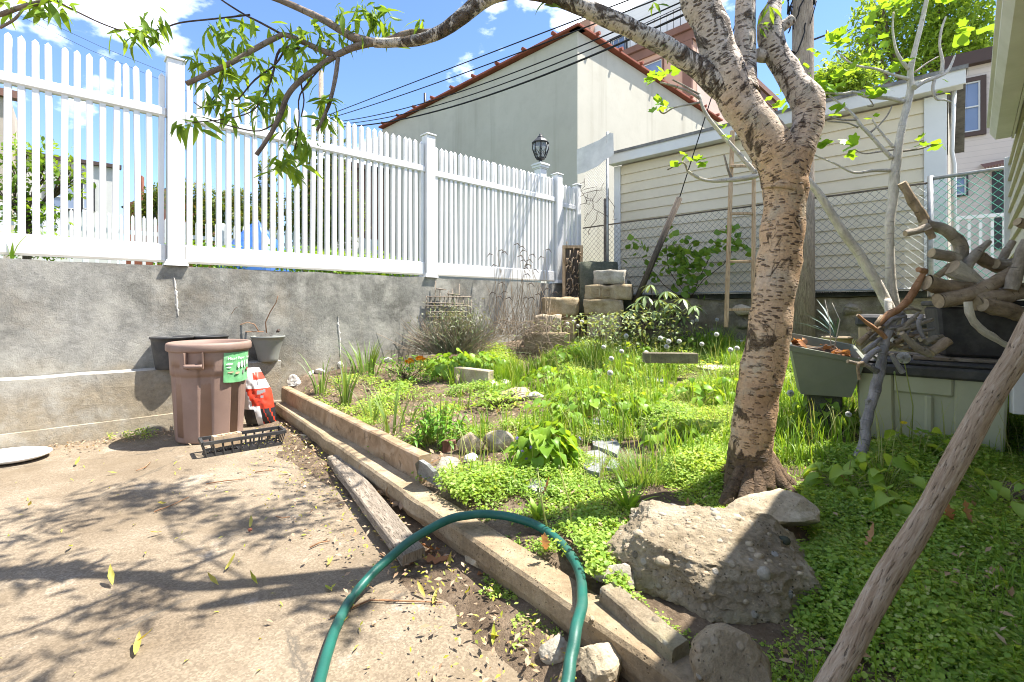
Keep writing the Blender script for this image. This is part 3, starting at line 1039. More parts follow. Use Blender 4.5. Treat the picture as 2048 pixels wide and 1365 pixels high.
FO = -0.058
fence = thing('picket_fence', 'tall white vinyl picket fence standing along the concrete retaining wall', 'fence', W(1.5, FO, 1.4))
vin = MT['vinyl']
posts = [(-2.24, 3.23), (.235, 3.23), (2.872, 3.185), (5.255, 3.125), (5.74, 3.04)]
for i, (t, zt) in enumerate(posts):
    post_part(fence, W(t, FO), .0635 if i < 4 else .05, 1.405, zt, vin)
pk = {}
for i in range(4):
    ta, tb = posts[i][0] + .066, posts[i + 1][0] - .066
    top = (3.105, 3.105, 3.075, 3.01)[i]
    n = max(2, round((tb - ta) / .0785))
    sp = (tb - ta) / n
    h = top - 1.585
    if top not in pk:
        pk[top] = picket_mesh(.042, .046, h - .035, .035, vin)
    for j in range(n):
        q = W(ta + sp * (j + .5), FO, 1.585)
        inst('picket', pk[top], fence, Matrix.Translation(q) @ Matrix.Rotation(R.gauss(0, .005), 4, FN))
    for zc, hh, dd in ((2.755 - (3.105 - top), .088, .05), (1.515, .165, .046)):
        b = MB()
        b.box(W((ta + tb) / 2, FO, zc), FD * ((tb - ta) / 2 + .004), FN * (dd / 2 + .010), (0, 0, hh / 2), .016)
        b.build('rail', vin, fence)
post0 = None

ff = thing('far_picket_fence', 'low white picket fence across the neighbour yard behind the tall fence', 'fence', W(1, -7.67, UPZ))
pm = picket_mesh(.055, .02, 1.50, .06, MT['farwhite'])
for j in range(46):
    q = W(-2.6 + .19 * j, -7.67, UPZ + .03)
    inst('picket', pm, ff, Matrix.Translation(q))
for zc, hh in ((UPZ + 1.22, .09), (UPZ + .25, .1)):
    b = MB()
    b.box(W(1.8, -7.70, zc), FD * 4.5, FN * .012, (0, 0, hh / 2))
    b.build('rail', MT['farwhite'], ff)
for t in (-2.7, -.3, 2.1, 4.5):
    b = MB()
    b.box(W(t, -7.74, UPZ + .8), FD * .05, FN * .03, (0, 0, .8), .008)
    b.build('post', MT['farwhite'], ff)

# --- generic building bits
def siding_mat(name, col, pitch, dark=.6):
    m = NM(name)
    z = m.sep(m.co())[2]
    fr = m.math('FRACT', m.math('MULTIPLY', z, 1.0 / pitch))
    c = m.ramp(m.noise(1.2, 6, .6), [(.3, tuple(x * .88 for x in col)), (.7, col)])
    ln = m.ramp(fr, [(.0, 1.0), (.10, 0.0)])
    c = m.mix(m.math('MULTIPLY', ln, dark), c, tuple(x * .35 for x in col))
    return m.out(c, .7, m.bump(fr, .4, .02), .2)
MT['sid_tan'] = siding_mat('narrow_tan_siding', (.57, .51, .46), .115, .45)
MT['sid_pink'] = siding_mat('narrow_pink_siding', (.60, .44, .37), .16, .4)
MT['sid_brown'] = siding_mat('brown_siding', (.36, .21, .15), .2, .4)
MT['sid_white'] = siding_mat('white_siding', (.75, .75, .74), .2, .25)

def rect(b, p, dx, dz, w, h, out=None, n=0.0):
    p = Vector(p) + (Vector(out) * n if out is not None else Vector((0, 0, 0)))
    dx = Vector(dx)
    b.quad(p, p + dx * w, p + dx * w + Vector((0, 0, h)), p + Vector((0, 0, h)))

def window(parent, p, dx, out, w, h, frame_mat, bars=1, fr=.06, glass='glass'):
    """p: lower corner on the wall face; dx along the wall; out: the wall's outward normal."""
    p, dx, out = Vector(p), Vector(dx), Vector(out)
    b = MB()
    Z = Vector((0, 0, 1))
    for c, x, z in ((p + dx * (w / 2) - Z * (fr / 2), dx * (w / 2 + fr), Z * (fr / 2)), (p + dx * (w / 2) + Z * (h + fr / 2), dx * (w / 2 + fr), Z * (fr / 2)),
                    (p - dx * (fr / 2) + Z * (h / 2), dx * (fr / 2), Z * (h / 2)), (p + dx * (w + fr / 2) + Z * (h / 2), dx * (fr / 2), Z * (h / 2))):
        b.box(c + out * .015, x, out * .035, z)
    f = b.build('window', frame_mat, parent)
    b = MB()
    rect(b, p + out * .004, dx, Z, w, h)
    b.build('pane', MT[glass], f)
    b = MB()
    s = .028
    for c, x, z in ((p + dx * (w / 2) + Z * s / 2, dx * (w / 2), Z * s / 2), (p + dx * (w / 2) + Z * (h - s / 2), dx * (w / 2), Z * s / 2),
                    (p + dx * s / 2 + Z * (h / 2), dx * s / 2, Z * (h / 2 - s)), (p + dx * (w - s / 2) + Z * (h / 2), dx * s / 2, Z * (h / 2 - s)),
                    (p + dx * (w / 2) + Z * (h * .5), dx * (w / 2 - s), Z * s / 2)):
        b.box(c + out * .02, x, out * .012, z)
    b.build('sash', MT['trim'], f)
    return f

def block(parent, name, p, dx, dy, w, d, z0, z1, mat, bev=0.0):
    p, dx, dy = Vector(p), Vector(dx), Vector(dy)
    c = p + dx * (w / 2) + dy * (d / 2)
    b = MB()
    b.box((c.x, c.y, (z0 + z1) / 2), dx * (w / 2), dy * (d / 2), (0, 0, (z1 - z0) / 2), bev)
    return b.build(name, mat, parent)

def flat(p, z=0):
    return Vector((p[0], p[1], z))

# --- cream stucco building with terracotta coping
SL = Vector((-.704, .710, 0)).normalized()
SR = Vector((.711, .703, 0)).normalized()
sc = P(1155, 62, 10.5)
SZ = sc.z
st = thing('stucco_building', 'cream stucco building with red tile coping behind the picket fence', 'building', flat(sc, UPZ))
block(st, 'wall', flat(sc), SL, SR, 8.3, 7.5, 0, SZ, MT['stucco'])
for (d, n_out, L) in ((SL, -SR, 8.3), (SR, -SL, 7.5)):
    b = MB()
    m_ = flat(sc) + d * (L / 2 - .05) - n_out * .02
    b.box((m_.x, m_.y, SZ + .05), d * (L / 2 + .06), n_out * .16, (0, 0, .03), .01)
    b.build('coping', MT['terracotta'], st)
    k = .55
    while k < L - .2:
        q = flat(sc) + d * k + n_out * .03
        b = MB()
        b.tube([Vector((q.x, q.y, SZ + .095)) - n_out * .16, Vector((q.x, q.y, SZ + .095)) + n_out * .17], .045, 8)
        b.build('ridge_tile', MT['terracotta'], st)
        k += .93
b = MB()
q = flat(sc) + SL * 6.35 + SR * .4
b.tube([Vector((q.x, q.y, SZ)), Vector((q.x, q.y, SZ + .75))], .045, 8)
b.build('vent_pipe', MT['iron'], st)

# --- brown and pink building behind it
bc = P(1385, 46, 17.0)
BZ = bc.z
bb = thing('brown_building', 'brown rendered apartment building with roof railing behind the cream stucco building', 'building', flat(bc, UPZ))
block(bb, 'wall', flat(bc), SL, SR, 9, 9, 0, BZ - .55, MT['brown_wall'])
b = MB()
c0 = flat(bc) - SR * .012
rect(b, Vector((c0.x, c0.y, 0)) + SR * .35 - SL * .012, SR, 0, 8.6, BZ - .55)
b.build('siding', MT['sid_pink'], bb)
for (zc, hh, pr) in ((BZ - .12, .12, .16), (BZ - .42, .16, .07)):
    m_ = flat(bc) + SL * 4.5 + SR * 4.5
    b = MB()
    b.box((m_.x, m_.y, zc), SL * (4.5 + pr), SR * (4.5 + pr), (0, 0, hh))
    b.build('cornice', MT['brown_trim'], bb)
b = MB()
q = flat(bc) + SL * .16 - SR * .03
b.box((q.x, q.y, BZ / 2 - .3), SL * .17, SR * .06, (0, 0, BZ / 2 - .3))
b.build('pilaster', MT['brown_trim'], bb)
pw = P(1287, 172, 17.9)
window(bb, (flat(bc) + SL * 1.15) - SR * .01 + Vector((0, 0, pw.z)), SL, -SR, 1.05, .95, MT['brown_trim'])
def railing(parent, p0, d, L, z, h, step, mat, r=.012):
    b = MB()
    for zz in (z + h, z + .07):
        b.tube([Vector((p0.x, p0.y, zz)), Vector((p0.x, p0.y, zz)) + d * L], r * 1.3, 5)
    rl = b.build('railing', mat, parent)
    n = int(L / step)
    b = MB()
    b.tube([(0, 0, 0), (0, 0, h)], r, 5)
    me = b.mesh('baluster', mat)
    for i in range(n + 1):
        inst('baluster', me, rl, Matrix.Translation(Vector((p0.x, p0.y, z)) + d * (i * step)))
railing(bb, flat(bc) + SR * .15, SL, 8.5, BZ, .85, .26, MT['iron'])
pq = P(1181, 70, 21.0)
ph = flat(pq)
block(bb, 'roof_hut', ph, SL, SR, 2.0, 3, BZ - 2, P(1181, 34, 21).z, MT['sid_brown'])
block(bb, 'penthouse', ph + SR * .3, -SL, SR, 4.5, 3, BZ - 2, P(1200, 48, 21).z, MT['sid_white'])
window(bb, ph - SL * .9 + SR * .28 + Vector((0, 0, BZ - .2)), -SL, -SR, .7, 1.5, MT['iron'])

# --- garage with clapboard siding
gc = Vector((1.79, 8.0, 0))
GB = Vector((.735 * .9, .80, 0)).normalized()
GB = -GN
ga = thing('garage', 'beige clapboard garage with white trim and grey shingle roof behind chain-link', 'garage', gc + Vector((0, 0, 1.08)))
GL, GZ0, GZ1 = 4.0, 1.22, 3.36
block(ga, 'foundation', gc + GB * .05, GD, GB, GL, 3.6, .3, GZ0 + .03, MT['stone_dark'])
block(ga, 'back_wall', gc + GB * .06, GD, GB, GL - .05, 3.5, GZ0, GZ1 + .1, MT['siding'])
nb = 14
pit = (GZ1 - GZ0) / nb
b = MB()
x, lo, hi = GD * (GL / 2), GN * .020, GN * .002
Z = Vector((0, 0, 1))
b.hexa([-x, x, x + lo, -x + lo] if False else [-x - GN * .01, x - GN * .01, x + lo, -x + lo,
        -x - GN * .01 + Z * pit, x - GN * .01 + Z * pit, x + hi + Z * pit, -x + hi + Z * pit])
bm_ = b.mesh('clapboard', MT['siding'])
for i in range(nb):
    q = gc + GD * (GL / 2) + Z * (GZ0 + pit * i)
    inst('clapboard', bm_, ga, Matrix.Translation(q + GN * R.uniform(0, .002)))
for t0, w in ((-.09, .115), (GL - .16, .19)):
    b = MB()
    b.box(gc + GD * (t0 + w / 2) + GN * .016 + Z * ((GZ0 + GZ1) / 2), GD * (w / 2), GN * .02, Z * ((GZ1 - GZ0) / 2), .004)
    b.build('corner_trim', MT['trim'], ga)
b = MB()
b.box(gc + GD * (GL / 2 + .02) + GN * .17 + Z * (GZ1 + .10), GD * (GL / 2 + .16), GN * .014, Z * .085, .003)
b.build('fascia', MT['trim'], ga)
b = MB()
b.box(gc + GD * (GL / 2 + .02) + GN * .075 + Z * (GZ1 + .03), GD * (GL / 2 + .14), GN * .078, Z * .008)
b.build('soffit', MT['trim'], ga)
b = MB()
e0 = gc - GD * .16 + GN * .2 + Z * (GZ1 + .20)
e1 = gc + GD * (GL + .2) + GN * .2 + Z * (GZ1 + .20)
r0 = gc + GD * .75 + GB * 1.75 + Z * (GZ1 + .74)
r1 = gc + GD * (GL + .2) + GB * 1.75 + Z * (GZ1 + .74)
k0 = gc - GD * .16 + GB * 3.7 + Z * (GZ1 + .20)
k1 = gc + GD * (GL + .2) + GB * 3.7 + Z * (GZ1 + .20)
dn = Z * .035
for q in ([e0, e1, r1, r0], [k1, k0, r0, r1]):
    b.quad(*q)
n = len(b.v)
b.v += [tuple(p) for p in (e0, r0, k0)]
b.face((n, n + 1, n + 2))
b.quad(e0 - dn, e1 - dn, e1, e0)
b.quad(e0 - dn, k0 - dn, k0, e0)
b.quad(e1 - dn, k1 - dn, k1, e1)
b.build('roof', MT['shingle'], ga)
for i in range(6):                                    # shingle courses
    k = (i + .5) / 6
    a0, a1 = e0.lerp(r0, k), e1.lerp(r1, k)
    b = MB()
    b.beam(a0 + Z * .004, a1 + Z * .004, .29, .012, (r1 - e1).cross(GD) * -1)
    b.build('shingle_course', MT['shingle'], ga)
b = MB()
rect(b, gc + GD * (GL + .04) + Z * GZ0, GB, 0, 3.5, GZ1 - GZ0)
b.build('side_siding', siding_mat('garage_side_siding', (.54, .49, .39), .10, .5), ga)
b = MB()
q = gc + GD * (GL + .09) + GB * .10
b.tube([q + Z * .9, q + Z * 2.6, q + Z * 2.75 - GD * .02, q + Z * 3.4 + GN * .1], .02, 6)
b.build('downspout', MT['trim'], ga)

# --- tan house beyond the garage
tp = P(1895, 130, 10.4)
th_ = thing('tan_house', 'pale tan narrow-sided house with brown cornice and window beyond the garage', 'house', flat(tp, 1.08))
TD = Vector((.80, -.60, 0)).normalized()
TN = Vector((-.60, -.80, 0)).normalized()
q0 = flat(tp) - TD * .06
block(th_, 'wall', q0, TD, -TN, 7.0, 6, 0, tp.z, MT['sid_tan'])
b = MB()
b.box(q0 + TD * 3.5 + TN * .08 + Vector((0, 0, tp.z - .02)), TD * 3.55, TN * .1, Vector((0, 0, .13)))
b.build('cornice', MT['brown_dark'], th_)
def on_tan(px, py):
    """A point on the tan house's face seen at a pixel."""
    u = (px - CX) / F
    k = (q0.x - u * q0.y) / (u * TD.y - TD.x)
    Yd = q0.y + TD.y * k
    return Vector((q0.x + TD.x * k, Yd, H + (CY - py) / F * Yd))
wa, wb, wc = on_tan(1911, 270), on_tan(1960, 270), on_tan(1911, 172)
window(th_, wa + TN * .01, TD, TN, (flat(wb) - flat(wa)).length, wc.z - wa.z, MT['brown_dark'], fr=.09)
wa, wb, wc = on_tan(1908, 392), on_tan(1932, 392), on_tan(1908, 356)
window(th_, wa + TN * .01, TD, TN, (flat(wb) - flat(wa)).length, wc.z - wa.z, MT['iron'], fr=.03)
wa, wb = on_tan(1960, 345), on_tan(2012, 335)
b = MB()
n_ = 9
for i in range(n_):
    a = wa.lerp(wb, i / n_)
    c = wa.lerp(wb, (i + 1) / n_)
    t_ = Vector((0, 0, .16))
    b.quad(a + TN * .45, c + TN * .45, c + t_ + TN * .02, a + t_ + TN * .02)
    md = (a + c) / 2
    b.quad(a + TN * .45, md + TN * .45 - Vector((0, 0, .06)), c + TN * .45, (a + c) / 2 + TN * .45 + Vector((0, 0, .01)))
b.build('awning', MT['brown_trim'], th_)
wa = on_tan(2000, 470)
b = MB()
b.box(wa + TN * .02 + Vector((0, 0, .55)), TD * .12, TN * .02, Vector((0, 0, .85)))
b.build('door', MT['iron'], th_)
pr = on_tan(1900, 500)
porch = thing('porch_railing', 'white porch railing beyond the green chain-link section', 'railing', flat(pr + TN * 1.2, 1.08))
z0 = on_tan(1900, 500).z - .25
for i in range(9):
    q = pr + TN * 1.2 + TD * (.16 * i)
    b = MB()
    b.box(Vector((q.x, q.y, z0 + .3)), TD * .022, TN * .022, Vector((0, 0, .42)))
    b.build('baluster', MT['white_paint'], porch)
b = MB()
q = pr + TN * 1.2 + TD * .7
b.box(Vector((q.x, q.y, z0 + .75)), TD * .9, TN * .05, Vector((0, 0, .035)))
b.build('handrail', MT['white_paint'], porch)

# --- our own house: clapboard wall, soffit and gutter
ED = Vector((.690, .7236, 0)).normalized()
EN = Vector((-.7236, .690, 0)).normalized()
EA = Vector((3.317, 3.37, 0))
EZ = 2.2
hs = thing('clapboard_house', 'pale clapboard house wall with dirty white gutter at the frame edge', 'house', flat(EA - EN * .2, .25))
wp = EA - EN * .165
L_ = 6.5
np_ = 17
pit = (EZ + .02) / np_
b = MB()
x = ED * (L_ / 2)
b.hexa([-x - EN * .01, x - EN * .01, x + EN * .022, -x + EN * .022, -x - EN * .01 + Z * pit, x - EN * .01 + Z * pit, x + EN * .002 + Z * pit, -x + EN * .002 + Z * pit])
bm_ = b.mesh('clapboard', MT['siding_pale'])
for i in range(np_):
    inst('clapboard', bm_, hs, Matrix.Translation(wp + ED * (1.0 - L_ / 2) + Z * (.12 + pit * i) + EN * R.uniform(0, .004)))
block(hs, 'core', wp + ED * 1.0 - EN * .03, -ED, -EN, L_, 3.5, 0, EZ + .1, MT['siding_pale'])
b = MB()
b.box(wp + ED * 1.02 + EN * .02 + Z * 1.2, ED * .045, EN * .024, Z * 1.08, .003)
b.build('corner_trim', MT['trim'], hs)
b = MB()
g0, g1 = EA - ED * 5.0, EA
prof = [(.0, .0), (.075, .0), (.105, .05), (.105, .085), (.12, .095), (.12, .12), (.105, .12), (.0, .12)]
n = len(b.v)
for q in (g0, g1):
    for o_, z_ in prof:
        v = q + EN * (o_ - .12) + Z * (EZ + z_)
        b.v.append(tuple(v))
k = len(prof)
for i in range(k):
    b.face((n + i, n + (i + 1) % k, n + k + (i + 1) % k, n + k + i))
b.face([n + i for i in range(k)])
b.face([n + k + i for i in range(k)][::-1])
b.build('gutter', MT['gutter'], hs)
b = MB()
b.box((g0 + g1) / 2 - EN * .155 + Z * (EZ + .03), ED * 2.5, EN * .034, Z * .012)
b.box((g0 + g1) / 2 + ED * .02 - EN * .128 + Z * (EZ + .07), ED * 2.5, EN * .006, Z * .075)
b.build('soffit', MT['gutter'], hs)
b = MB()
ra, rb = g0 - EN * .02 + Z * (EZ + .16), g1 + ED * .1 - EN * .02 + Z * (EZ + .16)
up = -EN * 2.2 + Z * .55
b.hexa([ra - Z * .03, rb - Z * .03, rb + up - Z * .03, ra + up - Z * .03, ra, rb, rb + up, ra + up])
b.build('roof', MT['shingle'], hs)

# --- far buildings behind the picket fence
wbp = P(235, 338, 16.0)
wbk = thing('white_brick_building', 'white painted brick building with dark windows beyond the far fence', 'building', flat(wbp, UPZ))
block(wbk, 'wall', flat(wbp), -FD, -FN, 11, 7, 0, wbp.z, MT['white_brick'])
b = MB()
b.box(flat(wbp) - FD * 5.5 + Vector((0, 0, wbp.z + .05)), FD * 5.6, FN * .12, Vector((0, 0, .06)))
b.build('coping', MT['brown_dark'], wbk)
for px0, px1 in ((96, 128), (134, 160), (166, 186)):
    def onw(px, py):
        u = (px - CX) / F
        k = (wbp.x - u * wbp.y) / (u * FD.y - FD.x)
        Yd = wbp.y + FD.y * k
        return Vector((wbp.x + FD.x * k, Yd, H + (CY - py) / F * Yd))
    a, c, e = onw(px0, 418), onw(px1, 418), onw(px0, 366)
    window(wbk, a + FN * .01, FD, FN, (flat(c) - flat(a)).length, e.z - a.z, MT['iron'], fr=.05)
gp = P(18, 190, 13.0)
gk = thing('tan_stone_building', 'tall tan brick building edge behind the first fence pickets', 'building', flat(gp, UPZ))
block(gk, 'wall', flat(gp), -FD, -FN, 9, 6, 0, gp.z, MT['grey_wall'])
b = MB()
b.box(flat(gp) - FD * 4.4 + Vector((0, 0, gp.z)), FD * 4.6, FN * .15, Vector((0, 0, .1)))
b.build('cornice', MT['brown_trim'], gk)
rp = P(252, 392, 21.0)
rk = thing('red_brick_house', 'small red brick gabled house with chimney beyond the far fence', 'house', flat(rp, UPZ))
b = MB()
X_ = Vector((.9, .44, 0)).normalized()
Y_ = Vector((-.44, .9, 0))
w_, d_ = 3.2, 5.0
p_ = flat(rp)
zt, zp = rp.z - .35, rp.z + .55
c8 = [p_, p_ + X_ * w_, p_ + X_ * w_ + Y_ * d_, p_ + Y_ * d_]
b.hexa([q + Vector((0, 0, 0)) for q in c8] + [q + Vector((0, 0, zt)) for q in c8])
n = len(b.v)
b.v += [tuple(p_ + Z * zt), tuple(p_ + X_ * w_ + Z * zt), tuple(p_ + X_ * w_ * .5 + Z * zp)]
b.face((n, n + 1, n + 2))
b.build('wall', MT['brick_red'], rk)
b = MB()
b.quad(p_ - X_ * .2 + Z * (zt - .15), p_ + X_ * w_ / 2 + Z * (zp + .05), p_ + X_ * w_ / 2 + Y_ * d_ + Z * (zp + .05), p_ - X_ * .2 + Y_ * d_ + Z * (zt - .15))
b.quad(p_ + X_ * (w_ + .2) + Z * (zt - .15), p_ + X_ * w_ / 2 + Z * (zp + .05), p_ + X_ * w_ / 2 + Y_ * d_ + Z * (zp + .05), p_ + X_ * (w_ + .2) + Y_ * d_ + Z * (zt - .15))
rf = b.build('roof', MT['shingle'], rk)
ch = P(279, 353, 21.3)
b = MB()
b.box(Vector((ch.x, ch.y, ch.z - 1.0)), X_ * .13, Y_ * .2, Vector((0, 0, 1.0)))
b.build('chimney', MT['brick_red'], rf)
rp2 = P(668, 330, 15.0)
r2 = thing('red_brown_shed', 'red-brown brick outbuilding behind the ivy hedge and the pickets', 'building', flat(rp2, UPZ))
block(r2, 'wall', flat(rp2), FD, -FN, 4, 3, 0, rp2.z, MT['brick_dark'])
block(r2, 'roof', flat(rp2) - FD * .2 + FN * .2, FD, -FN, 4.4, 3.4, rp2.z, rp2.z + .15, MT['brown_dark'])

# --- lamp post behind the fence
lp = P(1081, 350, 8.2)
lamp = thing('lamp_post', 'black carriage lantern on a white post behind the picket fence', 'lamp', flat(lp, UPZ))
zc = P(1081, 328, 8.2).z
def LP(z):
    return Vector((lp.x, lp.y, z))
b = MB()
b.box(LP((UPZ + zc - .1) / 2), FD * .075, FN * .075, Z * ((zc - .1 - UPZ) / 2), .006)
b.build('post', MT['vinyl'], lamp)
b = MB()
for hw, z0_, z1_ in ((.085, zc - .1, zc - .08), (.10, zc - .08, zc - .04), (.115, zc - .04, zc - .015), (.095, zc - .015, zc)):
    b.box(LP((z0_ + z1_) / 2), FD * hw, FN * hw, Z * ((z1_ - z0_) / 2))
b.build('capital', MT['vinyl'], lamp)
s_ = (P(1081, 267, 8.2).z - zc) / .52
b = MB()
b.lathe(LP(zc), [(.055 * s_, 0), (.055 * s_, .02), (.03 * s_, .03), (.03 * s_, .06 * s_), (.075 * s_, .075 * s_), (.085 * s_, .10 * s_)], 8, smooth=False)
b.build('lantern_base', MT['iron'], lamp)
b = MB()
b.lathe(LP(zc), [(.145 * s_, .345 * s_), (.15 * s_, .36 * s_), (.10 * s_, .41 * s_), (.06 * s_, .435 * s_), (.055 * s_, .46 * s_), (.03 * s_, .475 * s_), (.02 * s_, .49 * s_), (.022 * s_, .505 * s_), (.004, .52 * s_)], 8, smooth=False)
b.build('lantern_roof', MT['iron'], lamp)
b = MB()
b.lathe(LP(zc), [(.078 * s_, .105 * s_), (.132 * s_, .25 * s_), (.125 * s_, .345 * s_)], 8, smooth=False)
b.build('lantern_glass', MT['lantern_glass'], lamp)
b = MB()
for i in range(8):
    a, a2 = 2 * math.pi * i / 8, 2 * math.pi * (i + 1) / 8
    def lv(r, z, a):
        return LP(zc + z * s_) + Vector((math.cos(a), math.sin(a), 0)) * (r * s_)
    b.tube([lv(.082, .10, a), lv(.137, .25, a), lv(.13, .345, a)], .009 * s_, 4)
    b.tube([lv(.088, .12, a), lv(.13, .25, a2), lv(.128, .33, a2)], .004 * s_, 3)
    b.tube([lv(.088, .12, a2), lv(.13, .25, a), lv(.128, .33, a)], .004 * s_, 3)
b.tube([LP(zc + .1 * s_), LP(zc + .3 * s_)], .022 * s_, 6)
b.build('lantern_cage', MT['iron'], lamp)

# --- rubble wall and chain-link fence at the back of the garden
rw = thing('rubble_wall', 'dark mossy rubble stone wall below the chain-link fence', 'wall', CLP(3, .05, .4))
def rub(u, z):
    n = .10 + .045 * nz(u * 3.2, z * 4) + .03 * nz(u * 8, z * 9) + .012 * nz(u * 20, z * 20)
    return tuple(CLP(u, n, z + (.04 * nz(u * 2.5, 3) if z > 1.1 else 0)))
link('face', grid('rubble_face', rub, np.linspace(.2, 7.0, 150)[::-1], np.linspace(.1, 1.14, 34), MT['stone_rear']), rw)
b = MB()
for i in range(40):
    u0, u1 = .2 + 6.8 * i / 40, .2 + 6.8 * (i + 1) / 40
    b.quad(CLP(u0, .13, 1.15 + .04 * nz(u0 * 2.5, 3)), CLP(u1, .13, 1.15 + .04 * nz(u1 * 2.5, 3)), CLP(u1, -.25, 1.14), CLP(u0, -.25, 1.14))
b.build('coping', MT['stone_rear'], rw)
for i in range(44):
    u = R.uniform(.6, 5.6)
    q = CLP(u, .10, R.uniform(.45, 1.08))
    v, f = rock_mesh(300 + i, (R.uniform(.08, .2), R.uniform(.06, .1), R.uniform(.05, .1)), 2, 7, .1)
    v = v @ np.array(Matrix.Rotation(-.745 + R.gauss(0, .15), 3, 'Z')).T
    b = MB()
    b.add(v + np.array(q), f, True)
    b.build('stone', MT['stone_rear'] if R.random() < .75 else MT['stone_tan'], rw)

cl = thing('chain_link_fence', 'grey chain-link fence with wooden-topped posts along the back of the garden', 'fence', CLP(2, 0, 1.14))
gz0, gz1 = 1.20, 2.33
for t, z1_, r in ((.43, 2.75, .03), (.465, 3.80, .022), (2.62, 2.36, .024), (4.33, 2.4, .026)):
    b = MB()
    b.tube([CLP(t, 0, .85), CLP(t, 0, z1_)], r, 8)
    b.build('post', MT['metal'] if t != .43 else MT['rust'], cl)
def wires(t0, t1, z0, z1, step, r, mat, name, jit=0.0, n_=0.0):
    b = MB()
    hgt = z1 - z0
    for sgn in (1, -1):
        k = t0 - hgt
        while k < t1:
            a, c = (k, z0), (k + hgt, z1)
            # clip to the panel
            s0 = max(0, (t0 - k) / hgt)
            s1 = min(1, (t1 - k) / hgt)
            if s1 > s0 + .02:
                pts = []
                m_ = max(2, int((s1 - s0) * hgt / step) + 1)
                for i in range(m_):
                    s = s0 + (s1 - s0) * i / (m_ - 1)
                    zz = z0 + s * hgt if sgn > 0 else z1 - s * hgt
                    tt = k + s * hgt
                    sag = .025 * nz(tt * 1.1, zz * 2 + 5)
                    pts.append(CLP(tt, n_ + sag * .5 + (.004 if sgn > 0 else -.004), zz + .4 * sag + jit * nz(tt * 9, zz * 9)))
                b.tube(pts, r, 3, False, smooth=False)
            k += step
    return b.build(name, mat, cl, kind='stuff')
wires(.0, 4.33, gz0, gz1, .082, .0030, MT['metal'], 'wire_mesh')
wires(.02, .46, 2.33, 3.35, .045, .0018, MT['metal'], 'chicken_wire', .01)
for z_, r in ((gz1, .014), (gz0 + .03, .016)):
    b = MB()
    b.tube([CLP(.0 + .5 * i, 0, z_ + .012 * nz(i * .8, z_)) for i in range(9)] + [CLP(4.33, 0, z_)], r * .8, 6)
    b.build('rail', MT['rust'] if z_ == gz1 else MT['metal'], cl)
def on_cl(px, py):
    u = (px - CX) / F
    k = (CL0.x - u * CL0.y) / (u * GD.y - GD.x)
    q = CL0 + GD * k
    return Vector((q.x, q.y, H + (CY - py) / F * q.y))
b = MB()
top = [(1155, 300), (1175, 292), (1200, 281), (1222, 266), (1228, 268)]
bot = [(1155, 350), (1172, 346), (1196, 334), (1212, 322), (1229, 310)]
for i in range(4):
    b.quad(on_cl(*bot[i]) + GN * (.02 + .015 * (i % 2)), on_cl(*bot[i + 1]) + GN * (.02 + .015 * ((i + 1) % 2)), on_cl(*top[i + 1]) + GN * .02, on_cl(*top[i]) + GN * .02)
b.build('screen_panel', MT['screen'], cl)
for k in range(9):                                    # dead vine stems caught in the wire
    x, y = R.uniform(1168, 1222), R.uniform(350, 430)
    pts = []
    for i in range(7):
        pts.append(on_cl(x, y) + GN * .025)
        x = min(max(x + R.gauss(0, 9), 1162), 1236)
        y += R.uniform(-6, 16)
    b = MB()
    b.tube(pts, .004, 4, smooth=False)
    b.build('dead_vine', MT['bark_thin'], cl)
clg = thing('green_chain_link', 'green coated chain-link panel between the garage corner and the house', 'fence', CLP(4.9, 0, 1.1))
cl_keep, cl = cl, clg
wires(4.36, 5.35, 1.0, 2.36, .082, .0032, MT['wire_green'], 'wire_mesh')
cl = cl_keep
b = MB()
b.tube([CLP(4.33, 0, 2.37), CLP(5.4, 0, 2.39)], .018, 8)
b.build('top_rail', MT['metal'], clg)
b = MB()
b.tube([CLP(5.38, 0, .7), CLP(5.38, 0, 2.42)], .022, 8)
b.build('post', MT['metal'], clg)

# --- utility pole, guy wire, overhead wires
up_ = P(1606, 600, 5.6)
pole = thing('utility_pole', 'weathered wooden utility pole behind the peeling-bark tree', 'pole', flat(up_, .45))
b = MB()
b.tube([flat(up_, .2), flat(up_, 2.5), flat(up_, 5.5), flat(up_, 9.5)], [.125, .115, .105, .095], 18, lump=.06, lf=5)
b.build('shaft', MT['wood_pole'], pole)
b = MB()
for i in range(26):
    a = R.uniform(0, 6.28)
    z_ = 4.55 + R.uniform(-.75, .9)
    pts = []
    for j in range(6):
        a += R.uniform(-.2, .55)
        z_ += R.uniform(-.08, .16)
        r = .12 + R.uniform(0, .05)
        pts.append(flat(up_, z_) + Vector((math.cos(a) * r, math.sin(a) * r, 0)))
    b.tube(pts, .008, 4, False)
b.build('cable_tangle', MT['cable'], pole, kind='stuff')
for z_, sx in ((P(1650, 72, 5.6).z, 1), (P(1650, 98, 5.6).z, -1)):
    b = MB()
    b.tube([flat(up_, z_ - .06) + Vector((.1 * sx, -.02, 0)), flat(up_, z_) + Vector((.26 * sx, -.02, 0)), flat(up_, z_ + .05) + Vector((.265 * sx, -.02, 0))], .011, 6)
    b.build('step_peg', MT['iron'], pole)
gl = thing('guy_wire', 'dark wooden guard on a taut guy wire leaning up past the garage', 'guy wire', G(1262, 640))
g_a, g_b = P(1264, 622, 6.75), P(1359, 396, 6.5)
b = MB()
b.tube([g_a, g_b], .055, 8, flat=.75)
b.build('guard', MT['wood_dark'], gl)
b = MB()
b.tube([g_b, P(1424, 192, 6.25), flat(up_, P(1605, -364, 5.6).z)], .007, 6)
b.build('cable', MT['cable'], gl)
dp = P(642, 235, 15.0)
dpole = thing('distant_pole', 'thin grey wooden utility pole far behind the second fence panel', 'pole', flat(dp, UPZ))
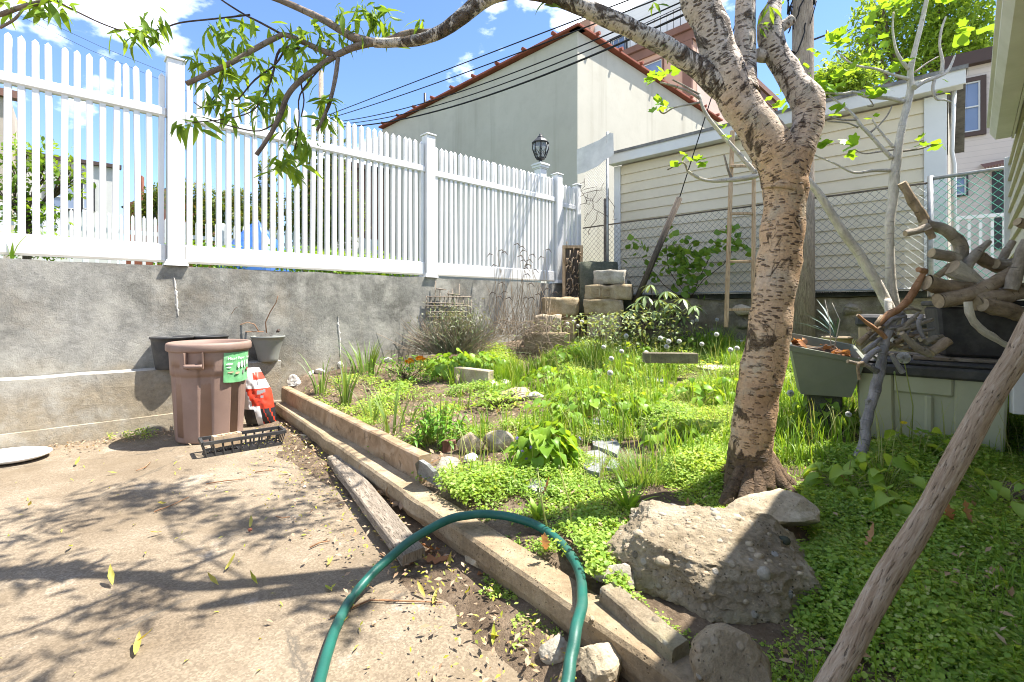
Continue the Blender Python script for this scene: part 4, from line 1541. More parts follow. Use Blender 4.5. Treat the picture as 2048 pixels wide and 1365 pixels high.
b = MB()
b.tube([flat(dp, 0), flat(dp, P(642, 143, 15).z)], .075, 8)
b.build('shaft', MT['wood_pole'], dpole)
wire_specs = [(-133, 236, 0.0, 'highest'), (-118, 242, 0.12, 'second highest'), (-110, 247, 0.42, 'middle'), (-98, 250, 0.5, 'second lowest'), (-86, 254, 0.56, 'lowest and thickest')]
for y0, y1, sag, nm in wire_specs:
    a, c = flat(up_, P(1605, y0, 5.6).z), P(642, y1, 15.0)
    b = MB()
    pts = []
    for i in range(41):
        k = (i / 40) ** 1.6
        q = a.lerp(c, k)
        q.z -= sag * 4 * k * (1 - k)
        pts.append(q)
    b.tube(pts, .011 if nm != 'lowest and thickest' else .017, 5)
    b.build('overhead_wire', MT['cable'], None, a, label=f'black overhead cable, {nm} of the five crossing the sky', cat='cable', group='overhead cables')
for k_, (x0, y0, x1, y1) in enumerate(((20, 20, 340, 175), (60, 30, 340, 150))):
    b = MB()
    b.tube([P(x0 - 200, y0 - 95, 30), P((x0 + x1) / 2, (y0 + y1) / 2 + 3, 32), P(x1 + 300, y1 + 120, 34)], .012, 4)
    b.build('thin_wire', MT['cable'], None, P(x0, y0, 30), label=('upper' if k_ else 'lower') + ' thin grey wire behind the tallest pickets', cat='cable')

# ------------------------------------------------------------------ kerb, timbers, hose
b = MB()
n_ = 110
KL = 5.0
rows = []
for i in range(n_ + 1):
    a = KL * i / n_
    e1 = .006 * nz(a * 5, 1) + .004 * nz(a * 17, 2) - (.014 if nz(a * 3, 8) > .35 else 0)
    e2 = .022 * nz(a * 3, 4) + .014 * nz(a * 11, 5)
    zt = .14 + .004 * nz(a * 3, 6)
    rows.append([K(a, .015 + e1 * .6, .035 + e2), K(a, 0 + e1, .075 + e2 * .3), K(a, .002 + e1 * .5, zt - .012), K(a, .012 + e1 * .3, zt), K(a, .065, zt + .002 * nz(a * 9, 1)), K(a, .118 + .008 * nz(a * 4, 9), zt - .002), K(a, .128 + .008 * nz(a * 4, 9), zt - .016), K(a, .128, .02)])
m_ = len(rows[0])
for r_ in rows:
    b.v += [tuple(q) for q in r_]
for i in range(n_):
    for j in range(m_ - 1):
        k = i * m_ + j
        b.face((k, k + m_, k + m_ + 1, k + 1), None, False)
b.face(list(range(m_)))
b.face([n_ * m_ + j for j in range(m_)][::-1])
b.build('concrete_kerb', MT['kerb'], None, K(2, 0, .03), label='long worn concrete kerb between the patio and the garden bed', cat='kerb')

t0, t1 = PZ(563, 774, .27), PZ(838, 913, .27)
td = (flat(t1) - flat(t0)).normalized()
tn = Vector((-td.y, td.x, 0))
b = MB()
n_ = 30
for i in range(n_ + 1):
    q = flat(t0.lerp(t1, i / n_))
    w_ = .003 * nz(i * .5, 1)
    for o_, z_ in ((w_, .10), (w_, .262), (.008 + w_, .27), (.064, .27 + .002 * nz(i, 3)), (.072, .262), (.072, .10)):
        v = q + tn * o_
        b.v.append((v.x, v.y, z_ + .004 * nz(i * .35, 7)))
for i in range(n_):
    for j in range(5):
        k = i * 6 + j
        b.face((k, k + 6, k + 7, k + 1))
b.face(list(range(6)))
b.face([n_ * 6 + j for j in range(6)][::-1])
b.build('bed_timber', MT['wood_tan'], None, flat(t0, .12), label='long tan timber edging board set on top of the kerb', cat='timber')

def plank(name, corners, th, mat, label, cat, cracks=3, seed=1, group=None):
    """corners: four ground points around the top face, long sides 0-1 and 3-2."""
    a, b1, c, d = [Vector(q) for q in corners]
    root = MB()
    n_ = 26
    for i in range(n_ + 1):
        k = i / n_
        l, r = a.lerp(b1, k), d.lerp(c, k)
        e = .010 * nz(k * 7, seed) * (1 if 0 < i < n_ else 2.5)
        dirv = (r - l).normalized()
        lon = (b1 - a).normalized()
        sh = lon * ((.02 * nz(seed, 3) if i in (0, n_) else 0))
        for (p, o_, z_) in ((l, -.004 + e * .5, -th), (l, e * .4, -.006), (l, .006 + e * .4, 0), (l.lerp(r, .35), 0, .002 * nz(k * 9, 2)), (l.lerp(r, .7), 0, .002 * nz(k * 9, 4)), (r, -.006 - e * .3, 0), (r, -e * .3, -.006), (r, .003, -th)):
            root.v.append(tuple(p + dirv * o_ + sh + Vector((0, 0, z_))))
    L = (b1 - a).length
    wd = (d - a).length
    us = [0, .02, .03, wd * .4, wd * .7, wd, wd + .01, wd + .03]
    for i in range(n_):
        for j in range(7):
            k = i * 8 + j
            v0, v1 = L * i / n_, L * (i + 1) / n_
            root.face((k, k + 8, k + 9, k + 1), [(us[j], v0), (us[j], v1), (us[j + 1], v1), (us[j + 1], v0)])
    root.face(list(range(8)))
    root.face([n_ * 8 + j for j in range(8)][::-1])
    return root.build(name, mat, None, (a + c) / 2 - Vector((0, 0, th)), label=label, cat=cat, group=group)
plank('loose_plank', [PZ(655, 913, .075), PZ(806, 1112, .075), PZ(850, 1094, .085), PZ(690, 905, .08)], .04, MT['wood_grey'], 'loose weathered grey plank lying on the patio beside the kerb', 'plank')

hp = [(628, 1400, .025), (640, 1365, .025), (658, 1292, .025), (688, 1222, .03), (718, 1178, .04), (765, 1128, .075), (830, 1076, .135), (895, 1041, .175), (955, 1029, .185), (1015, 1033, .18), (1075, 1052, .17), (1118, 1083, .165), (1148, 1120, .165), (1163, 1162, .165), (1163, 1210, .165), (1152, 1260, .16), (1142, 1315, .13), (1135, 1372, .10), (1128, 1420, .08)]
pts0 = [PZ(x, y, z) for x, y, z in hp]
pts = []
for i in range(len(pts0) - 1):
    p0, p1, p2, p3 = pts0[max(i - 1, 0)], pts0[i], pts0[i + 1], pts0[min(i + 2, len(pts0) - 1)]
    for j in range(6):
        t = j / 6
        pts.append(.5 * ((2 * p1) + (p2 - p0) * t + (2 * p0 - 5 * p1 + 4 * p2 - p3) * t * t + (3 * p1 - p0 - 3 * p2 + p3) * t ** 3))
b = MB()
pts = [p + Vector((.004 * nz(i * .22, 1), .004 * nz(i * .22, 5), .002 * nz(i * .3, 9))) for i, p in enumerate(pts)]
rr = [.0168 * (.8 if i == 22 else 1) * (1 + .03 * nz(i * .4, 3)) for i in range(len(pts))]
b.tube(pts, rr, 14)
hose_pts = list(pts)
b.build('garden_hose', MT['hose'], None, pts[20], label='dark green rubber garden hose looping over the kerb', cat='hose')

# ------------------------------------------------------------------ patio things
CC = Vector(((420 - CX) / F * 3.86, 3.86, 0))
can = thing('trash_can', 'brown ribbed plastic trash can with green sticker by the concrete wall', 'trash can', CC)
view = (-flat(CC)).normalized()
va = math.atan2(view.y, view.x)                       # the can's side that faces the camera
CH, R0, R1 = .765, .236, .276
def can_r(z):
    return R0 + (R1 - R0) * z / CH
def ribs(a, r, z):
    ph = (a - va + .30) / (2 * math.pi) * 7
    fr = ph - math.floor(ph)
    rec = 1.0 if fr < .42 else 0.0
    e = min(abs(fr - 0), abs(fr - .42), abs(fr - 1)) / .035
    rec = rec if e > 1 else rec * e
    g = -.013 * rec * (1 if .02 < z < .60 else 0)
    if z < .52:
        g -= .006
    return g
prof = [(0.0, .012), (can_r(0) - .02, .0), (can_r(0) - .004, .006)]
zs = [.02, .05, .1, .16, .22, .28, .34, .4, .45, .50, .519, .5205, .56, .599, .601, .66, .71]
prof += [(can_r(z), z) for z in zs]
b = MB()
b.lathe(CC, prof, 180, ribs)
b.build('body', MT['can'], can)
b = MB()
b.lathe(CC, [(R1 - .012, .69), (R1 + .014, .705), (R1 + .018, .712), (R1 + .018, .748), (R1 + .012, .762), (R1, .766), (R1 - .016, .758), (R1 - .026, .70), (R0 - .01, .05), (0.0, .04)], 72)
b.build('rim', MT['can'], can)
def can_pt(phi, r, z):
    a = va + phi
    return CC + Vector((math.cos(a) * r, math.sin(a) * r, z))
def can_handle(ph0):
    hw = .20
    b = MB()
    def wedge(p, w):
        q = []
        for z_, o_ in ((.565, .0), (.59, .042), (.70, .052), (.70, 0)):
            q.append((can_pt(p - w, can_r(z_) - .006 + o_, z_), can_pt(p + w, can_r(z_) - .006 + o_, z_)))
        n = len(b.v)
        for l, r in q:
            b.v += [tuple(l), tuple(r)]
        b.face((n, n + 2, n + 4, n + 6))
        b.face((n + 1, n + 3, n + 5, n + 7)[::-1])
        for i in range(4):
            j = (i + 1) % 4
            b.face((n + 2 * i, n + 2 * i + 1, n + 2 * j + 1, n + 2 * j))
    wedge(ph0 - hw, .014)
    wedge(ph0 + hw, .014)
    pts = [can_pt(ph0 - hw + 2 * hw * i / 10, can_r(.6) + .036, .598) for i in range(11)]
    b.tube(pts, .017, 8)
    return b.build('handle', MT['can'], can)
can_handle(-.36 if True else 0)
can_handle(-.36 + math.pi)
ps0, ps1 = .33, 1.28                                   # sticker spans these angles on the side facing the camera
b = MB()
nu, nv = 26, 14
for i in range(nu + 1):
    for j in range(nv + 1):
        k, l = i / nu, j / nv
        z = .462 + .225 * l - .012 * math.sin(k * 3.0) * (1 - l)
        r = can_r(z) + .004 + (.008 * (1 - l) * (.5 + nz(k * 4, l * 3))) + .0025 * nz(k * 11, l * 9)
        b.v.append(tuple(can_pt(ps0 + (ps1 - ps0) * k, r, z)))
for i in range(nu):
    for j in range(nv):
        k = i * (nv + 1) + j
        b.face((k, k + nv + 1, k + nv + 2, k + 1), None, True)
stk = b.build('sticker', MT['sticker'], can)
def text_mesh(body, size):
    cu = bpy.data.curves.new('lettering', 'FONT')
    cu.body = body
    cu.size = size
    cu.resolution_u = 2
    ob = bpy.data.objects.new('lettering', cu)
    C.objects.link(ob)
    bpy.context.view_layer.update()
    me = ob.to_mesh()
    v = np.array([p.co[:] for p in me.vertices])
    f = [list(p.vertices) for p in me.polygons]
    ob.to_mesh_clear()
    bpy.data.objects.remove(ob)
    bpy.data.curves.remove(cu)
    return v, f
for txt, phi0, z0, size in (('Mixed Paper', ps0 + .10, .632, .030), ('& Cardboard' if False else 'Paper', ps0 + .76, .634, .022)):
    v, f = text_mesh(txt, size)
    b = MB()
    b.add([can_pt(phi0 + p[0] / R1, can_r(z0) + .0115, z0 + p[1]) for p in v], f)
    b.build('lettering', MT['print_white'], stk)
for (k, z, w, h, m) in ((.16, .60, .05, .018, 'print_white'), (.14, .575, .035, .012, 'print_white'), (.45, .585, .022, .05, 'print_white'), (.58, .59, .028, .055, 'print_white'), (.70, .59, .018, .06, 'print_white'), (.84, .60, .02, .05, 'bag_white'),
                        (.2, .535, .05, .014, 'brick_tan'), (.42, .525, .04, .02, 'brick_tan'), (.66, .53, .022, .04, 'pot_grey'), (.86, .545, .04, .03, 'brick_red')):
    b = MB()
    ph = ps0 + (ps1 - ps0) * k
    q = [(-.5, -.25), (0, -.5), (.5, -.2), (.45, .3), (-.05, .5), (-.5, .2)]
    b.v = [tuple(can_pt(ph + (x * w) / R1, can_r(z) + .0125, z + y * h)) for x, y in q]
    b.face(range(6))
    b.build('pictogram', MT[m], stk)

def pot(name, c, r0, r1, h, mat, label, lip=.008, flare=0.0, fill=None, cat='pot'):
    t = thing(name, label, cat, c)
    c = Vector(c)
    b = MB()
    pr = [(0, .004), (r0 - .004, 0), (r0, .004)]
    for i in range(1, 9):
        k = i / 8
        pr.append((r0 + (r1 - r0) * (k + flare * (k * k - k)), h * .93 * k))
    pr += [(r1 + lip, h * .935), (r1 + lip, h * .99), (r1 + lip * .5, h), (r1 - .004, h * .985)]
    for i in range(8, 3, -1):
        k = i / 8
        pr.append((r0 + (r1 - r0) * (k + flare * (k * k - k)) - .006, h * .93 * k))
    pr.append((0, h * .38))
    b.lathe(c, pr, 48)
    b.build('shell', mat, t)
    if fill:
        b = MB()
        k = .84
        b.lathe(c, [(0, h * k + .01), (r1 * .5, h * k + .012), (r1 * .9, h * k)], 24, lambda a, r, z: .004 * math.sin(5 * a))
        b.f = b.f
        b.build('soil', fill, t)
    return t
LZ = .514
def on_ledge(px):
    u = (px - CX) / F
    q = W0 + FN * .10
    k = (q.x - u * q.y) / (u * FD.y - FD.x)
    v = q + FD * k
    return Vector((v.x, v.y, LZ))
c1 = on_ledge(343) + FN * .045
pot('black_pot', c1, .118, .152, .275, MT['black'], 'black plastic nursery pot on the ledge beside the brown trash can')
c2 = on_ledge(418) + FN * .04
pot('black_pot', c2, .105, .14, .272, MT['black'], 'black nursery pot mostly hidden behind the brown trash can')
c3 = on_ledge(535) + FN * .02
gp_ = pot('grey_pot', c3, .088, .145, .245, MT['pot_grey'], 'grey flared plastic flowerpot with dried stems on the ledge end', .006, .55, MT['soil'])
Yp = c3.y
for stem in ([(527, 664), (495, 664), (460, 667), (435, 655), (424, 636), (420, 626)], [(518, 664), (509, 649), (495, 645), (474, 652), (463, 650), (462, 630), (471, 616), (476, 614)], [(533, 666), (531, 645), (540, 625), (552, 606), (556, 592)]):
    b = MB()
    b.tube([P(x, y, Yp - .02 * i) for i, (x, y) in enumerate(stem)], [.0055 - .0006 * i for i in range(len(stem))], 6)
    b.build('dried_stem', MT['bark_red'], gp_)
b = MB()
q = P(420, 625, Yp - .1)
v, f = rock_mesh(5, (.012, .012, .014), 2, 5, .3)
b.add(v + np.array(q), f)
b.build('dried_bud', MT['bark_thin'], gp_)
b = MB()
v, f = rock_mesh(6, (.022, .015, .02), 2, 5, .4)
b.add(v + np.array(P(556, 662, Yp)), f)
b.build('dead_leaf_clump', MT['bark_thin'], gp_)

# a leaning plastic bag with printed panels
bg0 = PZ(524, 852, 0)
b = MB()
nu, nv = 26, 40
bw, bh, bt = .25, .50, .11
X_ = Vector((.93, .36, 0)).normalized()
N_ = Vector((.36, -.93, 0)).normalized()
lean = Vector((-.14, .02, 0))
for side in (1, -1):
    for i in range(nu + 1):
        for j in range(nv + 1):
            k, l = i / nu, j / nv
            wd = bw * (1 - .45 * max(0, l - .6) / .4) * (.92 + .1 * math.sin(l * 3.1))
            pf = (1 - abs(2 * k - 1) ** 2.6) * (1 - abs(2 * l - 1) ** 3.2) ** .7
            wr = .012 * nz(k * 6 + side * 9, l * 9, 1) + .006 * nz(k * 15, l * 22, side)
            p = bg0 + X_ * ((k - .5) * wd + .03 * l) + lean * l + N_ * (side * (bt * .55 * pf + wr * pf)) + Vector((0, 0, bh * l + .004))
            b.v.append(tuple(p))
for side in (0, 1):
    o_ = side * (nu + 1) * (nv + 1)
    for i in range(nu):
        for j in range(nv):
            k, l = (i + .5) / nu, (j + .5) / nv
            d = l + .22 * k
            if l > .66:
                b.mi = 0 if not (k > .55 and .80 < l < .92) else 1
            elif k < .48 - .45 * (l - .1) and l > .30:
                b.mi = 0
            elif k < .40 and l < .30:
                b.mi = 2
            elif k < .62 and l < .36 and k - .4 < .18 :
                b.mi = 0
            elif l > .30:
                b.mi = 1
            else:
                b.mi = 2 if (i + j // 3) % 5 else 1
            q = o_ + i * (nv + 1) + j
            fc = (q, q + nv + 1, q + nv + 2, q + 1)
            b.face(fc if side == 0 else fc[::-1], None, True)
bag = b.build('soil_bag', [MT['bag_white'], MT['bag_red'], MT['bag_black']], None, bg0, label='crumpled red, white and black plastic bag leaning behind the trash can', cat='bag')
for (k, l, w, h) in ((.62, .56, .03, .035), (.72, .575, .022, .03), (.80, .59, .018, .03), (.70, .50, .022, .02)):
    b = MB()
    p = bg0 + X_ * ((k - .5) * bw + .03 * l) + lean * l + N_ * (bt * .60) + Vector((0, 0, bh * l))
    b.quad(p - X_ * w / 2, p + X_ * w / 2, p + X_ * w / 2 + Z * h, p - X_ * w / 2 + Z * h)
    b.build('printed_mark', MT['bag_white'], bag)

# open black plastic tray
ta, tb, tc = PZ(405, 917, .004), PZ(571, 889, .004), PZ(392, 902, .004)
tx = flat(tb) - flat(ta)
TL = tx.length
tx.normalize()
ty = Vector((-tx.y, tx.x, 0))
TW, TH = .17, .100
tr = thing('planter_tray', 'long black plastic lattice planter tray in front of the trash can', 'tray', flat(ta, .0))
def TP(x, y, z):
    f = .90 + .10 * z / TH
    cx, cy = TL / 2, TW / 2
    return flat(ta) + tx * (cx + (x - cx) * f) + ty * (cy + (y - cy) * f) + Vector((0, 0, z + .004))
def bar(b, a, c, w=.006):
    b.beam(a, c, w, w)
for y, nm in ((0, 'side'), (TW, 'side')):
    b = MB()
    b.beam(TP(0, y, TH - .004), TP(TL, y, TH - .004), .018, .022)
    b.beam(TP(0, y, .008), TP(TL, y, .008), .010, .026)
    n_ = 9
    for i in range(n_ + 1):
        x = TL * i / n_
        b.beam(TP(x, y, 0), TP(x, y, TH), .014, .007)
    b.build('side_lattice', MT['black'], tr)
for x in (0, TL):
    b = MB()
    b.beam(TP(x, 0, TH - .004), TP(x, TW, TH - .004), .018, .022)
    b.beam(TP(x, 0, .006), TP(x, TW, .006), .008, .016)
    for i in range(1, 4):
        b.beam(TP(x, TW * i / 4, 0), TP(x, TW * i / 4, TH), .010, .006)
    b.build('end_lattice', MT['black'], tr)
b = MB()
for i in range(1, 14):
    b.beam(TP(TL * i / 14, 0, .003), TP(TL * i / 14, TW, .003), .007, .005)
for i in range(1, 5):
    b.beam(TP(0, TW * i / 5, .003), TP(TL, TW * i / 5, .003), .007, .0055)
b.build('floor_grid', MT['black'], tr)
# a cored brick lying in the tray
q = TP(TL * .27, TW * .42, .0)
b = MB()
bxv, byv = (tx * .98 + ty * .12).normalized(), (ty * .98 - tx * .12).normalized()
nh = 3
L2, W2, H2 = .18, .06, .082
segs = [(-1, -.72), (-.72, -.35), (-.35, -.18), (-.18, .18), (.18, .35), (.35, .72), (.72, 1)]
for i, (s0, s1) in enumerate(segs):
    c = q + bxv * ((s0 + s1) / 2 * L2 / 2) + Z * (H2 / 2 + .045)
    if i % 2 == 0:
        b.box(c, bxv * ((s1 - s0) * L2 / 4), byv * (W2 / 2), Z * (H2 / 2), .002)
    else:
        b.box(c + byv * (W2 * .32), bxv * ((s1 - s0) * L2 / 4 + .001), byv * (W2 * .18), Z * (H2 / 2 - .002))
        b.box(c - byv * (W2 * .42), bxv * ((s1 - s0) * L2 / 4 + .001), byv * (W2 * .07), Z * (H2 / 2 - .003))
b.build('cored_brick', MT['brick_tan'], None, q, label='tan cored brick sitting inside the black planter tray', cat='brick')

q = PZ(18, 917, .012)
b = MB()
b.lathe(q, [(.0, .012), (.155, .012), (.172, .02), (.185, .028), (.187, .024), (.172, .01), (.15, 0), (0, 0)][::-1], 48, lambda a, r, z: .25 * r * math.cos(a) ** 2)
b.build('white_tray_lid', MT['bag_white'], None, q, label='flat white plastic lid lying on the patio against the wall', cat='lid')

# ------------------------------------------------------------------ stones
def stone(px, py, wpx, hpx, mat, label, seed, name='stone', dep=.8, rz=None, ground=None, **kw):
    """A stone whose picture is about wpx by hpx photo pixels with its foot at (px, py)."""
    c = ground if ground is not None else G(px, py)
    w, h = wpx / F * c.y / 2, hpx / F * c.y / 2
    h = max(h * .95, .012)
    return rock(name, seed, c, (w, w * dep, h), MT[mat], R.uniform(0, 3) if rz is None else rz, sub=kw.pop('sub', 4), label=label, cat='stone', **kw)

bo_c = G(1440, 1232)
bo = thing('boulder', 'large pebbly conglomerate boulder at the foot of the peeling-bark tree', 'boulder', bo_c)
bc_ = Vector((.635, 1.58, .245))
v, f = rock_mesh(43, (.375, .30, .195), 6, 2, .07, (.8, .95), [((-.16, -.42, 1), .36), ((.42, -.50, 1), .42), ((-.65, -1, .25), .50), ((.35, -1, .35), .52), ((-1, -.1, .6), .60), ((1, -.1, .5), .66), ((.9, -.9, .3), .62), ((0, 1, .6), .6), ((.1, -.6, 1), .50), ((0, 0, -1), .5)], 3.2)
v = v @ np.array(Matrix.Rotation(-.32, 3, 'Z')).T
for i in range(len(v)):
    g = Vector(v[i]) * 24
    v[i] *= 1 + .05 * mnoise.noise(g * .35) + .035 * mnoise.noise(g * .8) + .028 * mnoise.noise(g * 1.9) + .018 * mnoise.noise(g * 4)
b = MB()
b.add(v + np.array(bc_), f, False)
b.build('body', MT['boulder'], bo)
vb = v + np.array(bc_)
def pebble(px, py, r, m, seed):
    # seat the pebble on the boulder's surface along the line of sight
    d = np.array([(px - CX) / F, 1.0, (CY - py) / F])
    d /= np.linalg.norm(d)
    o3 = np.array([0, 0, H])
    rel = vb - o3
    t = rel @ d
    dist = np.linalg.norm(rel - np.outer(t, d), axis=1)
    cand = np.where(dist < .03)[0]
    if len(cand) == 0:
        return
    k = cand[np.argmin(t[cand])]
    pv, pf = rock_mesh(seed, (r, r * .75, r * .7), 2, 3, .05)
    bb_ = MB()
    bb_.add(pv + vb[k] + d * r * .55, pf, True)
    bb_.build('pebble', MT[m], bo)
PB = [(1432, 1012, .020, 'stone_tan'), (1480, 1024, .024, 'stone_tan'), (1510, 1034, .017, 'stone_tan'), (1396, 1023, .018, 'brick_tan'), (1323, 1013, .017, 'stone_tan'), (1270, 1050, .02, 'stone_tan'), (1525, 1098, .02, 'stone_tan'), (1600, 1120, .018, 'stone_tan'), (1530, 1125, .028, 'stone_grey'), (1385, 1038, .012, 'brick_tan'), (1500, 1070, .016, 'stone_tan'), (1420, 1128, .01, 'stone_tan'), (1315, 1110, .03, 'stone_tan'), (1575, 1066, .022, 'stone_dark'), (1460, 1045, .013, 'stone_grey')]
for i, (x, y, r, m) in enumerate(PB):
    pebble(x, y, r, m, 70 + i)
for i in range(40):
    pebble(R.uniform(1270, 1630), R.uniform(1005, 1210), R.uniform(.004, .014), R.choice(['stone_tan', 'stone_tan', 'boulder', 'brick_tan']), 200 + i)

stone(1545, 1062, 190, 90, 'stone_tan', 'smooth tan rock between the big boulder and the tree trunk', 21, 'rock', .7, .2, Vector((.97, 1.80, .23)), planes=4, sink=.2)
stone(1462, 1385, 165, 140, 'boulder', 'round pitted grey rock beside the kerb below the big boulder', 22, 'rock', .85, .3, sink=.15, sub=4, planes=6)
stone(1232, 1172, 92, 62, 'stone_grey', 'flat-topped grey stone between the hose and the big boulder', 23, 'rock', .8, .1)
stone(1196, 1385, 100, 110, 'stone_tan', 'jagged pale tan stone against the kerb beside the hose end', 24, 'rock', .8, .4, PZ(1200, 1372, .02), cut=(.55, .85), planes=12, sink=.1)
stone(1110, 1310, 75, 55, 'stone_grey', 'buried grey stone under the kerb beside the hose', 25, 'rock', .8, .9, PZ(1110, 1310, .02))
stone(968, 1128, 78, 58, 'stone_tan', 'tan stone wedged under the kerb behind the dead oak leaf', 26, 'rock', .8, -.6, PZ(965, 1128, .02))
stone(822, 1032, 34, 46, 'stone_grey', 'rounded grey stone in the hollow under the kerb', 27, 'rock', .8, -.6, PZ(822, 1032, .01))
stone(858, 1050, 44, 40, 'stone_tan', 'tan stone beside the rounded grey one under the kerb', 28, 'rock', .8, -.6, PZ(858, 1052, .01))
stone(609, 884, 22, 20, 'stone_tan', 'small chipped tan stone on the patio near the tray', 29, 'rock', .8, 0, PZ(609, 882, .0))
plank('concrete_shard', [PZ(1200, 1175, .185), PZ(1345, 1300, .175), PZ(1378, 1278, .18), PZ(1232, 1162, .19)], .05, MT['boulder'], 'long broken concrete strip lying on the kerb by the round rock', 'rubble', seed=9)

stone(942, 905, 56, 56, 'stone_tan', 'upright rounded tan cobble beside the dark brick shard', 31, 'rock', .7, .2, planes=3, rough=.03)
stone(997, 898, 66, 46, 'stone_tan', 'long smooth tan cobble beside the violet clump', 32, 'rock', .6, .1, planes=3, rough=.03)
stone(893, 948, 62, 44, 'stone_grey', 'broken grey slab chunk behind the end of the timber', 33, 'rock', .8, .2, cut=(.5, .8), planes=12)
stone(944, 925, 34, 22, 'stone_white', 'small white stone behind the broken grey slab chunk', 34, 'rock', .8, .5)
stone(912, 972, 36, 42, 'stone_grey', 'upright grey shard beside the small grass tuft', 35, 'rock', .5, .2, cut=(.5, .8), planes=12)
stone(941, 962, 40, 36, 'stone_dark', 'dark mossy stone between the grey shard and the cobbles', 36, 'rock', .8, .2)
b = MB()
q = G(898, 902)
b.box(q + Z * .025, X_ * .04, N_ * .02, Z * .04, .004)
b.build('brick_shard', MT['brick_dark'], None, q, label='dark red brick shard standing beside the upright tan cobble', cat='brick')
b = MB()
s_ = [PZ(830, 928, .26), PZ(838, 921, .28), PZ(852, 930, .27), PZ(866, 944, .235), PZ(880, 966, .17), PZ(876, 975, .15), PZ(835, 950, .17)]
n = len(s_)
b.v = [tuple(p) for p in s_] + [tuple(p + BQ * .022) for p in s_]
b.face(range(n))
b.face(list(range(n, 2 * n))[::-1])
for i in range(n):
    b.face((i, n + i, n + (i + 1) % n, (i + 1) % n))
b.build('slate_shard', MT['slate'], None, s_[5], label='pointed grey slate shard leaning against the timber end', cat='stone')

def flag(name, pix, label, th=.03, mat='slate'):
    pts = [G(x, y) for x, y in pix]
    zt = max(p.z for p in pts) + .012
    b = MB()
    n = len(pts)
    b.v = [(p.x, p.y, zt + .004 * nz(i * 3.1, 1)) for i, p in enumerate(pts)] + [(p.x, p.y, zt - th - .05) for p in pts]
    b.face(range(n))
    for i in range(n):
        b.face((i, n + i, n + (i + 1) % n, (i + 1) % n))
    return b.build(name, MT[mat], None, pts[0], label=label, cat='paving stone')
flag('flagstone', [(1160, 912), (1158, 930), (1172, 950), (1198, 956), (1206, 938), (1214, 914), (1196, 905)], 'broken blue-grey flagstone nearest the violet clump')
flag('flagstone', [(1186, 900), (1218, 910), (1234, 918), (1240, 896), (1228, 878), (1204, 872), (1184, 880)], 'broken flagstone piece against the dark grass tuft')
flag('flagstone', [(1212, 944), (1232, 946), (1240, 930), (1222, 920)], 'small triangular flagstone piece beside the dark grass')
flag('flagstone', [(1160, 858), (1225, 862), (1242, 846), (1196, 838)], 'pale flagstone half buried above the large blue-grey one')
flag('flagstone', [(1046, 982), (1076, 996), (1112, 988), (1104, 964), (1060, 962)], 'small grey flagstone among weeds below the violet clump')
flag('flagstone', [(1276, 764), (1300, 772), (1334, 770), (1330, 758), (1290, 757)], 'thin slate stepping stone in the sunlit weeds')
flag('flagstone', [(1380, 738), (1425, 748), (1462, 742), (1440, 730)], 'farthest slate stepping stone among yellow dandelions', mat='stone_grey')

q0_, q1_ = G(914, 765), G(982, 778)
b = MB()
d_ = (flat(q1_) - flat(q0_)).normalized()
n2 = Vector((-d_.y, d_.x, 0))
m_ = (q0_ + q1_) / 2
b.box(m_ + Z * .07, d_ * ((q1_ - q0_).length / 2), n2 * .045, Z * .095, .006)
b.build('paver_block', MT['stone_tan'], None, m_, label='rectangular tan concrete block standing in the bed beside bright grass', cat='block')
stone(988, 782, 28, 26, 'stone_white', 'small pale stone against the rectangular block', 41, 'rock')
stone(1031, 800, 66, 34, 'stone_tan', 'largest flat tan stone edging the bare soil patch', 42, 'rock', .7, .4)
stone(1071, 800, 38, 20, 'stone_white', 'pale flat stone beside the largest edging stone', 43, 'rock')
stone(1117, 816, 34, 22, 'stone_white', 'round white stone at the end of the stone edging', 44, 'rock')
stone(1010, 775, 22, 22, 'stone_white', 'pointed pale stone behind the largest edging stone', 45, 'rock')
stone(918, 770, 22, 26, 'stone_tan', 'small tan stone behind the rectangular block', 46, 'rock')
wall_stones = [(589, 772, 30, 34, 'stone_white', 'white rounded stone nearest the end of the timber'), (572, 772, 18, 26, 'sandstone', 'orange-tan stone against the ledge corner'), (603, 755, 18, 16, 'stone_tan', 'small tan stone beside brown leaf litter at the wall foot'), (676, 738, 28, 34, 'stone_white', 'white gourd-shaped stone below the long lime run'), (640, 748, 22, 16, 'stone_white', 'flat white stone behind the first iris clump'), (662, 742, 16, 12, 'stone_tan', 'tiny tan pebble beside the gourd-shaped stone'), (700, 728, 22, 14, 'stone_white', 'low white stone behind the dense iris clump'), (755, 724, 18, 10, 'stone_tan', 'low tan stone left of the paired white stones'), (772, 724, 26, 20, 'stone_white', 'squarish white stone at the wall foot near the lavender'), (797, 718, 26, 22, 'stone_tan', 'pinkish stone tucked under the lavender'), (622, 752, 18, 14, 'stone_white', 'small white stone beside the flat one at the wall')]
for i, (x, y, w, h, m, lb) in enumerate(wall_stones):
    stone(x, y, w, h, m, lb, 50 + i, 'rock', .8)

